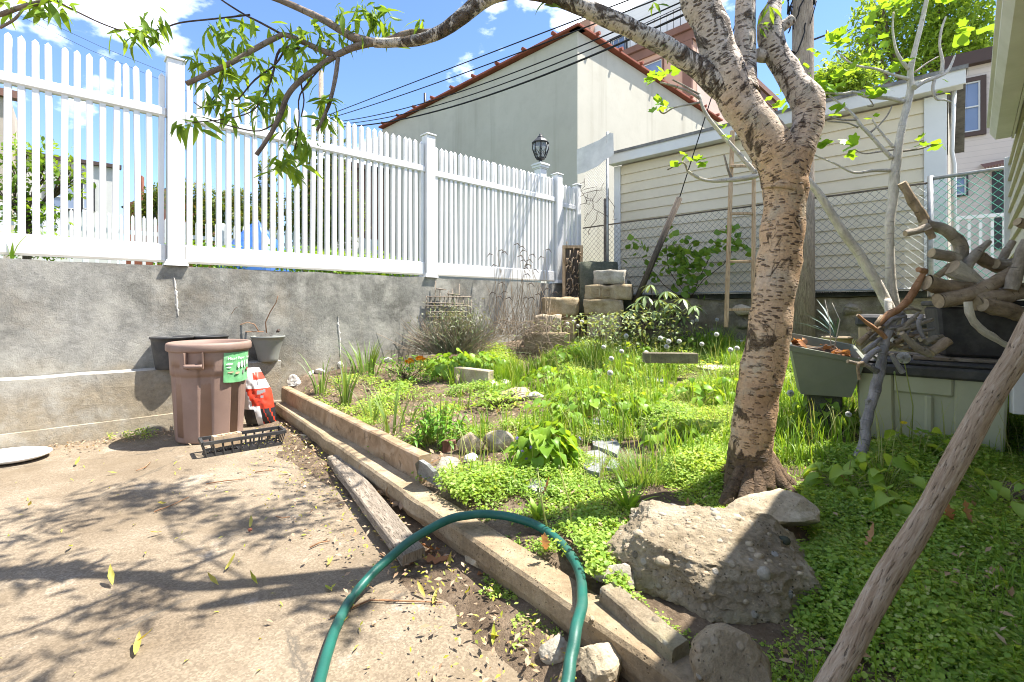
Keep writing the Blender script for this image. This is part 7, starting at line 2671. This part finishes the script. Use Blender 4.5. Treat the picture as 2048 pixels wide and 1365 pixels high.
# lavender with woody dry stems
lv = thing('lavender_bush', 'grey woody lavender bush with dry stems against the wall', 'bush', G(905, 715))
b, b2 = MB(), MB()
for i in range(620):
    bx = R.gauss(905, 26)
    base = P(bx, 706 + R.uniform(-4, 4), 5.75 + R.uniform(-.15, .12))
    an = (bx - 905) / 60 + R.gauss(0, .45)
    L = R.uniform(.22, .52)
    tip = base + Vector((math.sin(an) * L, R.gauss(0, .10), math.cos(an) * L * .95))
    mid = (base + tip) / 2 + Vector((R.gauss(0, .03), R.gauss(0, .03), .02))
    (b if i % 3 else b2).tube([base, mid, tip], [.0035, .0028, .002], 3, False)
b.build('dry_stems', MT['leaf_dry'], lv, kind='stuff')
b2.build('grey_stems', MT['leaf_lav'], lv, kind='stuff')
N = 1500
c = np.array(P(915, 650, 5.7))
pp = c + rng.normal(0, 1, (N, 3)) * np.array([.17, .10, .13])
o = link('leaves', scatter('leaves', LANCE, pp, rot_rand(N, 1.0), rng.uniform(.03, .055, (N, 1)), MT['leaf_lav']), lv)
o['kind'] = 'stuff'
tgl = thing('dry_tangle', 'tangle of dry brown stems hanging over the stone trough', 'dry plant', G(1075, 715))
b = MB()
for i in range(260):
    p = P(R.gauss(1062, 34), R.uniform(645, 705), 6.0 + R.uniform(-.15, .2))
    d = Vector((R.gauss(0, 1), R.gauss(0, .3), R.gauss(-.2, .5))).normalized() * R.uniform(.1, .3)
    b.tube([p, p + d * .5 + Z * .03, p + d], .003, 3, False)
b.build('stems', MT['leaf_dry'], tgl, kind='stuff')
# rhododendron
rh = thing('rhododendron', 'rhododendron with whorls of long leathery leaves by the stone stack', 'shrub', G(1320, 668))
rl = tmpl_mesh('rhododendron_leaf', tris(leaf([(0, .02), (.3, .10), (.65, .12), (1, .01)], .2, .3)), MT['leaf_rhodo'])
rb_ = G(1320, 668)
for x, y in ((1301, 570), (1290, 592), (1332, 583), (1338, 607), (1366, 598), (1263, 622), (1366, 632), (1318, 600), (1276, 606), (1350, 618), (1310, 622), (1390, 612), (1335, 632), (1290, 634)):
    c = P(x, y, 6.1 + R.uniform(-.25, .2))
    b = MB()
    b.tube([rb_, rb_.lerp(c, .6) + Vector((0, 0, -.05)), c], [.012, .009, .005], 5)
    b.build('stem', MT['bark_thin'], rh)
    n_ = R.randint(8, 11)
    for k in range(n_):
        inst('leaf', rl, rh, mrot(k * 6.28 / n_ + R.gauss(0, .15), -.35 + R.gauss(0, .2), 0, R.uniform(.14, .2), c))
# vine on the chain-link
vn = thing('grape_vine', 'dark green vine climbing the chain-link in front of the garage', 'vine', CLP(1.6, .1, 1.1))
vl = tmpl_mesh('vine_leaf', tris(IVY), MT['leaf_vine'])
for k, (x, y, sx, sy, n) in enumerate(((1283, 505, 12, 14, 16), (1340, 485, 14, 10, 12), (1345, 515, 16, 12, 22), (1375, 520, 20, 16, 46), (1410, 510, 20, 14, 34), (1360, 545, 18, 12, 26), (1395, 545, 14, 10, 18), (1470, 482, 14, 10, 18), (1490, 500, 10, 10, 12), (1400, 575, 16, 10, 14), (1380, 588, 20, 8, 14), (1312, 550, 10, 12, 14), (1440, 500, 10, 10, 10))):
    for i in range(n):
        q = on_cl(x + R.gauss(0, sx), y + R.gauss(0, sy)) + GN * R.uniform(.03, .2)
        inst('leaf', vl, vn, mrot(R.uniform(0, 6.3), 1.0 + R.gauss(0, .5), R.gauss(0, .4), R.uniform(.07, .12), q))
for s in ([(1385, 600), (1360, 570), (1340, 540), (1335, 490)], [(1380, 600), (1410, 560), (1450, 530), (1475, 490)], [(1385, 600), (1400, 560), (1420, 520)], [(1370, 600), (1330, 570), (1290, 520)]):
    b = MB()
    b.tube([on_cl(x, y) + GN * .05 for x, y in s], .006, 5)
    b.build('stem', MT['bark_thin'], vn)
# small pale shrubs in front of the stone stack
def shrub(name, label, px, py, w, h, n, mat, size, cat='shrub', vf=OVATE, stemn=24):
    base = G(px, py)
    t = thing(name, label, cat, base)
    b = MB()
    W_, H_ = w / F * base.y, h / F * base.y
    for i in range(stemn):
        tip = base + Vector((R.gauss(0, W_ * .42), R.gauss(0, W_ * .3), H_ * R.uniform(.5, 1)))
        b.tube([base + Vector((R.gauss(0, .03), R.gauss(0, .03), 0)), (base + tip) / 2 + Vector((R.gauss(0, .03), 0, .02)), tip], [.004, .003, .0015], 4, False)
    b.build('stems', MT['bark_thin'], t, kind='stuff')
    q = np.array(base) + np.stack([rng.normal(0, W_ * .42, n), rng.normal(0, W_ * .3, n), H_ * rng.uniform(.12, 1.0, n)], 1)
    o = link('leaves', scatter('leaves', vf, q, rot_rand(n, .5), rng.uniform(size * .7, size * 1.3, (n, 1)), mat), t)
    o['kind'] = 'stuff'
    return t
shrub('rose_shrub', 'pale-leaved small shrub in front of the stone stack', 1205, 716, 80, 90, 520, MT['leaf_rose'], .05)
shrub('rose_shrub', 'pale-leaved shrub with reddish stems before the rhododendron', 1290, 716, 85, 95, 520, MT['leaf_rose'], .05)
shrub('rose_shrub', 'low pale-leaved shrub at the foot of the ladder', 1350, 706, 50, 55, 260, MT['leaf_rose'], .045)
shrub('trough_weeds', 'leafy weeds sprouting from the stone trough', 1092, 690, 50, 50, 200, MT['leaf_rose'], .05, 'weeds')
shrub('marigold_plant', 'leafy marigold stems behind the white wall-foot stones', 815, 765, 85, 50, 420, MT['leaf_phlox'], .05, 'plant', LANCE)
shrub('sage_weeds', 'yellow-green weeds beside the bare soil patch', 1000, 815, 80, 30, 300, MT['leaf_weed'], .04, 'weeds')
for i, (x, y) in enumerate(((819, 724), (841, 719))):
    c = P(x, y, G(815, 765).y - .05)
    t = thing('marigold', ('lower of the two orange marigold blooms' , 'upper of the two orange marigold blooms')[i], 'flower', c - Z * .2, 'marigold blooms')
    n = 90
    d = rng.normal(size=(n, 3))
    d[:, 2] = np.abs(d[:, 2])
    d /= np.linalg.norm(d, axis=1)[:, None]
    o = link('petals', scatter('petals', ROUND, np.array(c) + d * np.array([.035, .035, .022]), rot_rand(n, .8), rng.uniform(.018, .026, (n, 1)), MT['orange']), t)
    o['kind'] = 'stuff'
    b = MB()
    b.tube([c - Z * .2, c], .004, 5)
    b.build('stem', MT['stalk'], t)
q = P(817, 737, G(815, 765).y - .03)
rock('toy_ball', 77, q - Z * .02, (.025, .025, .02), MT['cone_blue'], label='small teal plastic ball below the marigolds', cat='toy', sub=3, planes=2, rough=.02)

# dandelions
fl_v, fl_f = [], []
puff_n = 110
for i in range(puff_n):
    d = rng.normal(size=3)
    d /= np.linalg.norm(d)
    a = np.cross(d, [0, 0, 1.0]) + 1e-6
    a /= np.linalg.norm(a)
    c_ = np.cross(d, a)
    n0 = len(fl_v)
    for s, r in ((.35, .02), (1.0, .22)):
        pass
    e = d * .95
    fl_v += [d * .1, e + a * .24, e + c_ * .24, e - a * .24, e - c_ * .24]
    fl_f += [(n0, n0 + 1, n0 + 2), (n0, n0 + 2, n0 + 3), (n0, n0 + 3, n0 + 4), (n0, n0 + 4, n0 + 1)]
puff = tmpl_mesh('seed_globe', (fl_v, fl_f), MT['fluff'], False)
bud = tmpl_mesh('bud', (ico(1)[0] * np.array([.35, .35, .7]), ico(1)[1]), MT['leaf_rose'])
yel = tmpl_mesh('yellow_bloom', lobed(12, .25, spread=6.1, cup=.2), MT['yellow'])
def dandelion(px, py, bx, by, kind, label, r=.017, group=None):
    base = G(bx, by)
    tip = P(px, py, base.y + R.uniform(-.05, .03))
    t = thing('dandelion', label, 'dandelion', base, group)
    b = MB()
    mid = (base + tip) / 2 + Vector((R.gauss(0, .012), R.gauss(0, .012), 0))
    b.tube([base, mid, tip], [.0032, .0028, .0025], 5)
    b.build('stalk', MT['stalk'], t)
    if kind == 'puff':
        inst('seed_globe', puff, t, Matrix.Translation(tip) @ Matrix.Scale(r, 4))
    elif kind == 'yellow':
        inst('bloom', yel, t, mrot(R.uniform(0, 6), .3, 0, r * 2.2, tip - Vector((0, .45 * r * 2.2, 0))))
    else:
        inst('bud', bud, t, Matrix.Translation(tip) @ Matrix.Scale(.015, 4))
def c7_(x, y):
    return 1080 + .3077 * x, 380 + .3077 * y
far_puffs = [(217, 858), (248, 885), (178, 870), (272, 857), (430, 815), (515, 893), (990, 858), (1019, 848), (1088, 792), (1212, 822), (1150, 845), (1148, 940), (783, 965), (836, 985), (823, 1020), (1065, 860), (690, 1060), (905, 985), (560, 950)]
for x, y in far_puffs:
    px, py = c7_(x, y)
    dandelion(px, py, px + R.gauss(-2, 4), py + R.uniform(45, 68), 'puff', 'small far dandelion clock among the weeds before the rubble wall', .026, 'far dandelion clocks')
near = [(413, 1022, 'dandelion clock on a tall stalk over the dark grass tuft'), (463, 1097, 'dandelion clock just below the tall-stalked one'), (456, 1190, 'lowest dandelion clock beside the leafy mound'), (1052, 1003, 'dandelion clock alone in the middle of the sunlit weeds'), (1280, 1030, 'dandelion clock touching the tree trunk'), (1238, 1040, 'dandelion clock second from the tree trunk'), (530, 1050, 'dandelion clock over the green grass tuft')]
for x, y, lb in near:
    px, py = c7_(x, y)
    dandelion(px, py, px + R.gauss(0, 3), py + R.uniform(60, 85), 'puff', lb, .022)
for px, py, bx, by, k, r, lb in ((1667, 771, 1688, 850, 'puff', .027, 'white dandelion clock in front of the grey planter'), (1807, 716, 1822, 905, 'puff', .031, 'largest dandelion clock on a long stalk before the storage box'), (1581, 787, 1590, 850, 'puff', .022, 'half-blown dandelion clock beside the trunk'), (1614, 648, 1616, 705, 'puff', .026, 'dandelion clock behind the grey planter'), (1789, 746, 1803, 900, 'bud', .02, 'bare dandelion stalk beside the largest clock'), (1634, 776, 1648, 850, 'bud', .02, 'budded dandelion stalk before the planter'), (1697, 829, 1706, 895, 'puff', .016, 'closing dandelion clock at the storage box corner'), (1665, 817, 1690, 895, 'bud', .02, 'budded dandelion leaning toward the storage box'), (1614, 816, 1630, 865, 'bud', .02, 'short budded dandelion beside the trunk foot'), (1802, 846, 1800, 900, 'yellow', .016, 'small yellow bloom before the storage box'), (1415, 729, 1416, 752, 'yellow', .02, 'yellow dandelion bloom beside the far stepping stone'), (1434, 725, 1436, 750, 'yellow', .02, 'yellow dandelion bloom second from the trunk'), (1405, 721, 1404, 748, 'yellow', .02, 'yellow dandelion bloom furthest from the trunk'), (1075, 940, 1096, 1075, 'bud', .02, 'thin dandelion stalk rising above the violet clump shade'), (1076, 980, 1098, 1072, 'bud', .02, 'bent dandelion stalk beside the small flagstone'), (1118, 935, 1145, 1070, 'bud', .02, 'tall thin stalk by the large flagstone'), (1198, 965, 1240, 1020, 'bud', .02, 'arching stalk above the plantain')):
    dandelion(px, py, bx, by, k, lb, r)

# ------------------------------------------------------------------ ground cover
def sprig(seed, n, hgt, spr, prof):
    r = np.random.default_rng(seed)
    tv = np.array([(0, 0, 0), (-.34, .32, .07), (-.30, .72, .03), (0, 1.0, -.1), (.30, .72, .03), (.34, .32, .07)]) * np.array([prof, 1, 1])
    tf = [(0, 2, 1), (0, 3, 2), (0, 4, 3), (0, 5, 4)]
    if seed >= 20:
        tv = np.array([(0, 0, 0), (-.36, .5, .06), (0, 1.0, -.1), (.36, .5, .06)]) * np.array([prof * 1.15, 1, 1])
        tf = [(0, 2, 1), (0, 3, 2)]
    V, Fc = [], []
    for i in range(n):
        a = r.uniform(0, 6.28)
        rad_ = spr * math.sqrt(r.random())
        M = np.array(Matrix.Rotation(a + r.normal(0, .5), 3, 'Z') @ Matrix.Rotation(r.normal(-.05, .35), 3, 'X') @ Matrix.Rotation(r.normal(0, .3), 3, 'Y'))
        s = r.uniform(.7, 1.25)
        p = np.array([math.cos(a) * rad_, math.sin(a) * rad_, hgt * r.uniform(.15, 1.0) * (1 - .4 * (rad_ / spr) ** 2)])
        n0 = sum(len(q) for q in V)
        V.append((tv * s) @ M.T + p)
        Fc += [tuple(n0 + k for k in t) for t in tf]
    return np.concatenate(V), Fc
RND4, OVA3 = 1.15, .72
near_t = [sprig(i, 14, 3.4, 2.3, RND4) for i in range(3)] + [sprig(10 + i, 15, 3.2, 2.4, OVA3) for i in range(3)]
far_t = [sprig(20 + i, 12, 3.0, 2.6, OVA3) for i in range(4)]

bare = [(1020, 830, .34, .04), (930, 800, .20, .2), (830, 815, .25, .25), (745, 800, .3, .3), (880, 905, .15, .3), (1000, 850, .15, .1), (780, 870, .25, .25), (1000, 1010, .12, .3), (1060, 1010, .12, .45), (690, 790, .25, .35), (900, 860, .1, .3), (860, 780, .25, .3), (760, 760, .3, .45), (1280, 1090, .08, .25), (1197, 905, .15, .0), (1200, 850, .11, .05), (1080, 980, .07, .1), (1305, 765, .12, .0), (1420, 740, .15, .1), (960, 830, .25, .15), (1060, 815, .2, .1), (1000, 880, .1, .2), (940, 890, .08, .1), (1040, 840, .2, .03), (700, 800, .22, .2), (800, 850, .2, .2), (930, 845, .14, .05), (860, 810, .25, .12), (1090, 830, .12, .1), (890, 930, .1, .1), (1340, 705, .2, .3), (950, 770, .12, .2), (1085, 880, .1, .3), (876, 860, .12, .2)]
bare = [(G(x, y), r, f) for x, y, r, f in bare]
pts_hose = [(q.x, q.y) for q in hose_pts[36:96:2]]
def cover(nm, label, n, ymin, ymax, tmpls, size, mat, dens=None, zoff=0.0, seed=1):
    r = np.random.default_rng(seed)
    a = r.uniform(.0, 6.2, n * 14)
    d = r.uniform(.14, 7.2, n * 14)
    yy = K0.y + CU.y * a + BQ.y * d
    k = (yy > ymin) & (yy < ymax)
    a, d = a[k], d[k]
    x = K0.x + CU.x * a + BQ.x * d
    y = K0.y + CU.y * a + BQ.y * d
    e = (x - W0.x) * FN.x + (y - W0.y) * FN.y
    px = CX + x / np.maximum(y, .01) * F
    cl_d = (x - CL0.x) * GN.x + (y - CL0.y) * GN.y
    keep = (y > ymin) & (y < ymax) & (e > .05) & (px > 480) & (px < 2120) & (cl_d > .15)
    pr = np.ones(len(x))
    for c, rad_, f in bare:
        k = np.hypot(x - c.x, y - c.y) < rad_ * r.uniform(.8, 1.15, len(x))
        pr = np.where(k, pr * f, pr)
    ns = np.array([mnoise.noise(Vector((p, q, seed))) for p, q in zip(x * 1.7, y * 1.7)])
    pr = pr * np.clip((.95 if ymax < 3 else .72) + 1.5 * ns, .35 if ymax < 3 else .1, 1)
    left = np.clip((px - 560) / 600, 0, 1)                 # thinner towards the wall side
    pr = pr * np.where(y > 3.0, .35 + .65 * left, .45 + .55 * np.clip((px - 850) / 250, 0, 1))
    # keep clear of the big rocks
    for cx_, cy_, rr3 in ((.62, 1.56, .27), (.97, 1.80, .13), (tree_base.x, tree_base.y, .11), (2.25, 2.75, .0)):
        pr = np.where(np.hypot(x - cx_, y - cy_) < rr3, 0, pr)
    for q in pts_hose:
        pr = np.where(np.hypot(x - q[0], y - q[1]) < .045, 0, pr)
    keep &= r.uniform(0, 1, len(x)) < pr
    idx = np.where(keep)[0][:n]
    x, y = x[idx], y[idx]
    z = terrain(x, y) + zoff
    N = len(x)
    hum = np.array([mnoise.noise(Vector((p, q, 5))) for p, q in zip(x * 2.3, y * 2.3)])
    sc_ = size * r.uniform(.6, 1.35, N) * (1 + (.4 if ymax < 3 else .7) * hum)
    z = z + np.clip(hum, -.2, .6) * .07 * (size / .0096)
    parts = []
    which = (r.integers(0, len(tmpls), N) if True else 0)
    V, Fa, off = [], [], 0
    for t in range(len(tmpls)):
        k = which == t
        m = k.sum()
        if not m:
            continue
        tv, tf = np.asarray(tmpls[t][0]), np.asarray(tmpls[t][1])
        R3 = rot_rand(m, .3)
        v = np.einsum('nij,kj->nki', R3, tv) * sc_[k][:, None, None] + np.stack([x[k], y[k], z[k]], 1)[:, None, :]
        f = tf[None] + (np.arange(m) * len(tv))[:, None, None] + off
        V.append(v.reshape(-1, 3))
        Fa.append(f.reshape(-1, 3))
        off += m * len(tv)
    me = np_mesh(nm, np.concatenate(V), np.concatenate(Fa), mat)
    o = link(nm, me)
    return prop(o, label=label, cat='weeds', kind='stuff')
cover('chickweed_cover', 'dense low chickweed covering the near garden bed', 26000, .75, 2.35, near_t, .0096, MT['leaf_weed'], seed=3)
cover('chickweed_cover', 'sunlit low weeds covering the middle of the garden bed', 20000, 2.2, 4.2, far_t, .0132, MT['leaf_weed'], seed=4)
cover('chickweed_cover', 'low weeds covering the far end of the garden bed', 13000, 4.0, 7.6, far_t, .0185, MT['leaf_weed'], seed=5)
cover('clover_cover', 'larger clover-like leaves scattered through the near weeds', 900, .75, 2.6, near_t[:3], .0125, MT['leaf_shade'], seed=6)

cover('ground_ivy_cover', 'rounder darker leaves mixed through the near shaded weeds', 4200, .75, 2.4, near_t[:3], .0105, MT['leaf_shade'], seed=17)
# wild grass and taller seedlings breaking up the low weeds
def wild(nm, label, n, ymin, ymax, hh, ww, mat, seed):
    r = np.random.default_rng(seed)
    a, d = r.uniform(.6, 6.0, n * 6), r.uniform(.16, 6.4, n * 6)
    x, y = K0.x + CU.x * a + BQ.x * d, K0.y + CU.y * a + BQ.y * d
    px = CX + x / np.maximum(y, .05) * F
    ns = np.array([mnoise.noise(Vector((p * 1.3, q * 1.3, seed))) for p, q in zip(x, y)])
    cl_d = (x - CL0.x) * GN.x + (y - CL0.y) * GN.y
    k = (y > ymin) & (y < ymax) & (px > 900) & (px < 2080) & (ns > -.05) & (cl_d > .2) & (np.hypot(x - bc_.x, y - bc_.y) > .34)
    for c, rad_, f in bare:
        k &= ~((np.hypot(x - c.x, y - c.y) < rad_) & (f < .3))
    x, y = x[k][:n], y[k][:n]
    N = len(x)
    V = np.array([(-.5, 0, 0), (.5, 0, 0), (.42, .05, .5), (-.42, .05, .5), (.25, .16, .85), (-.25, .16, .85), (0, .3, 1.0)])
    Fc = np.array([(0, 1, 2), (0, 2, 3), (3, 2, 4), (3, 4, 5), (5, 4, 6)])
    v = np.repeat(V[None], N, 0) * np.stack([r.uniform(.7, 1.3, N) * ww, r.uniform(.2, 2.2, N) * hh, r.uniform(.4, 1.1, N) * hh], 1)[:, None, :]
    az = r.uniform(0, 6.28, N)
    ca, sa = np.cos(az)[:, None], np.sin(az)[:, None]
    xx, yy = v[:, :, 0] * ca - v[:, :, 1] * sa, v[:, :, 0] * sa + v[:, :, 1] * ca
    v = np.stack([xx + x[:, None], yy + y[:, None], v[:, :, 2] + terrain(x, y)[:, None]], 2)
    o = link(nm, np_mesh(nm, v.reshape(-1, 3), (Fc[None] + (np.arange(N) * 7)[:, None, None]).reshape(-1, 3), mat))
    return prop(o, label, 'grass', None, 'stuff')
wild('wild_grass', 'thin grass blades growing through the near weeds', 3800, .8, 2.6, .10, .0035, MT['leaf_grass'], 31)
wild('wild_grass', 'grass blades growing through the far sunlit weeds', 10000, 2.4, 7.2, .19, .007, MT['leaf_grass'], 32)
wild('wild_grass', 'pale dry grass stalks in the far weeds', 1700, 2.2, 7.2, .30, .004, MT['stalk'], 33)
# fringe weeds between kerb and patio
r_ = np.random.default_rng(8)
fr = []
for (x, y, n, s) in ((1000, 1170, 26, 14), (1040, 1210, 40, 18), (1085, 1245, 60, 22), (1060, 1180, 30, 14), (1110, 1265, 40, 14), (990, 1190, 14, 10), (930, 1080, 10, 10), (290, 862, 24, 14), (250, 872, 14, 10)):
    for i in range(n):
        q = PZ(x + R.gauss(0, s), y + R.gauss(0, s * .7), .02)
        fr.append(q)
V, Fa, off = [], [], 0
for i, q in enumerate(fr):
    tv, tf = near_t[i % 6]
    tv = np.asarray(tv) * (.0095 if q.y < 3 else .014) + np.array(q)
    V.append(tv)
    Fa.append(np.asarray(tf) + off)
    off += len(tv)
o = link('fringe_weeds', np_mesh('fringe_weeds', np.concatenate(V), np.concatenate(Fa), MT['leaf_weed']))
prop(o, 'low green weeds sprouting along the kerb foot and wall foot', 'weeds', None, 'stuff')

# ------------------------------------------------------------------ litter
def litter(nm, label, n, fn, vf, size, mat, tilt=.25):
    q = np.array([fn() for _ in range(n)])
    o = link(nm, scatter(nm, vf, q, rot_rand(n, tilt), rng.uniform(size[0], size[1], (n, 1)), mat))
    return prop(o, label, 'litter', None, 'stuff')
def near_kerb():
    a = R.uniform(.5, 4.6)
    q = K(a, -abs(R.gauss(.0, .22)) - .03, 0)
    return (q.x, q.y, .012 + .045 * max(0, 1 - (q - K(a, 0, 0)).length / .4) + R.uniform(0, .012))
def on_patio():
    return (R.uniform(-3.3, .3), R.uniform(1.2, 4.3), .008 + R.uniform(0, .006))
def wall_foot():
    t, n = R.uniform(-.6, .9), .2 + abs(R.gauss(0, .16))
    q = W(t, n)
    return (q.x, q.y, .01 + R.uniform(0, .015))
litter('leaf_litter', 'yellow-green fallen leaf bits along the kerb and patio edge', 900, near_kerb, SIMPLE, (.006, .024), MT['leaf_fallen'], .4)
litter('leaf_litter', 'tan dry leaf crumbs along the kerb and patio edge', 700, near_kerb, SIMPLE, (.008, .034), MT['leaf_tan'], .4)
litter('leaf_litter', 'scattered small leaf bits across the open patio', 190, on_patio, LANCE, (.012, .034), MT['leaf_fallen'], .3)
litter('leaf_litter', 'brown leaf bits and twigs at the foot of the concrete wall', 500, wall_foot, SIMPLE, (.008, .035), MT['leaf_tan'], .4)
def bed_bits():
    a, d = R.uniform(.0, 3.0), R.uniform(.15, 1.9)
    q = K(a, d, 0)
    return (q.x, q.y, float(terrain(q.x, q.y)) + .015 + R.uniform(0, .02))
def near_bed():
    while True:
        q = G(R.uniform(950, 2040), R.uniform(960, 1360))
        if (q - K0).dot(BQ) > .2 and (q - bc_).to_2d().length > .36:
            return (q.x, q.y, q.z + R.uniform(.015, .045))
litter('leaf_litter', 'brown dead leaf bits caught in the near weeds', 300, near_bed, SIMPLE, (.012, .04), MT['leaf_tan'], .6)
litter('leaf_litter', 'dry stems and leaf bits scattered over the bare bed soil', 1500, bed_bits, SIMPLE, (.01, .045), MT['leaf_tan'], .4)
fl = tmpl_mesh('fallen_leaf', tris(leaf([(0, .012), (.2, .09), (.5, .14), (.8, .08), (1, .004)], .5, -.5, .03)), MT['leaf_fallen'])
for x, y in ((325, 1063), (225, 1170), (30, 885), (57, 1012), (333, 1005), (145, 1090), (262, 1290), (270, 1310), (437, 1170), (450, 1140), (515, 1168), (655, 1130), (650, 1170), (668, 1255), (850, 1195), (865, 1208), (930, 1185), (1000, 1225), (1018, 1245), (1005, 1265), (985, 1290), (1060, 1320), (1090, 1345), (700, 1190), (745, 1062), (800, 1130), (895, 1140), (235, 945), (150, 930), (580, 945), (500, 1055)):
    c = PZ(x, y, .012)
    o = inst('fallen_leaf', fl, None, mrot(R.uniform(0, 6.3), R.gauss(0, .2), R.gauss(0, .3), R.uniform(.045, .075), c))
    prop(o, 'single curled yellow-green leaf fallen on the open patio', 'leaf', 'fallen leaves on the patio')
ok = tmpl_mesh('oak_leaf', tris(OAK), MT['leaf_oak'])
for i, (x, y, s, z, lb) in enumerate(((955, 1150, .15, .03, 'large curled rust-brown oak leaf at the kerb foot'), (905, 1112, .11, .04, 'smaller brown oak leaf behind the large curled one'), (880, 1098, .10, .04, 'brown leaf touching the plank end'), (830, 1115, .06, .02, 'pale brown leaf on the patio before the plank end'))):
    c = PZ(x, y, z)
    o = inst('oak_leaf', ok, None, mrot(R.uniform(0, 6.3), -.5 + R.gauss(0, .2), R.gauss(0, .3), s, c))
    prop(o, lb, 'leaf')
for i, (x, y, lb) in enumerate(((1945, 1075, 'rust-brown dead leaf standing in the shaded weeds beyond the pole'), (1905, 1068, 'second rust-brown dead leaf beside the standing one'), (1730, 1120, 'brown dead leaf in the weeds between boulder and pole'), (1085, 1010, 'brown dead leaf beside the small flagstone'), (1092, 1128, 'brown dead leaf in the weeds inside the hose loop'))):
    c = G(x, y) + Z * .05
    o = inst('dead_leaf', ok, None, mrot(R.uniform(0, 6.3), .7, R.gauss(0, .3), .07, c))
    prop(o, lb, 'leaf')
# dead leaves in the hollow under the kerb
dlm = tmpl_mesh('dead_leaf', tris(leaf([(0, .03), (.25, .22), (.6, .28), (1, .02)], .6, -.6, .06)), MT['leaf_tan'])
for i in range(34):
    x = R.uniform(700, 815)
    y = 925 + (x - 700) * .72 + R.gauss(0, 10)
    o = inst('dead_leaf', dlm, None, mrot(R.uniform(0, 6.3), R.gauss(0, .6), R.gauss(0, .6), R.uniform(.04, .075), PZ(x, y, .05)))
    prop(o, 'crisp tan dead leaf caught between the loose plank and the kerb', 'leaf', 'dead leaves behind the loose plank')
TWG = [((660, 1235), (740, 1200), (885, 1205), 'long thin twig beside the hose on the patio'), ((620, 1095), (640, 1085), (660, 1082), 'short twig beside the loose plank'), ((510, 945), (530, 942), (548, 940), 'short stick near the tray on the bare patio'), ((300, 925), (290, 935), (272, 942), 'thin red twig in front of the trash can'), ((552, 1033), (565, 1036), (580, 1034), 'stubby twig in the patio leaf litter'), ((412, 968), (450, 962), (490, 958), 'long thin twig lying before the tray'), ((760, 1108), (775, 1116), (795, 1122), 'brown twig beside the hose and plank'), ((308, 1024), (345, 1010), (378, 994), 'thin twig on the branch shadow')]
for p0, p1, p2, lb in TWG:
    q = [PZ(p0[0], p0[1], .01), PZ(p1[0], p1[1], .012), PZ(p2[0], p2[1], .01)]
    b = MB()
    b.tube(q, [.004, .0035, .0025], 5)
    b.build('twig', MT['bark_red'], None, q[0], label=lb, cat='twig')
# crumbs of stone on the patio
for i, (x, y, r, lb) in enumerate(((747, 1250, .011, 'acorn-like brown pebble beside the hose'), (500, 1062, .012, 'reddish brick crumb on the patio'), (610, 975, .010, 'white paper scrap on the patio near the plank'), (1185, 1240, .01, 'small stone crumb on the kerb'))):
    q = PZ(x, y, .006 if i < 3 else .14)
    rock('pebble', 400 + i, q, (r, r * .8, r * .7), MT[('brick_tan', 'brick_red', 'stone_white', 'stone_tan')[i]], sub=2, label=lb, cat='pebble')
bpy.context.view_layer.update()
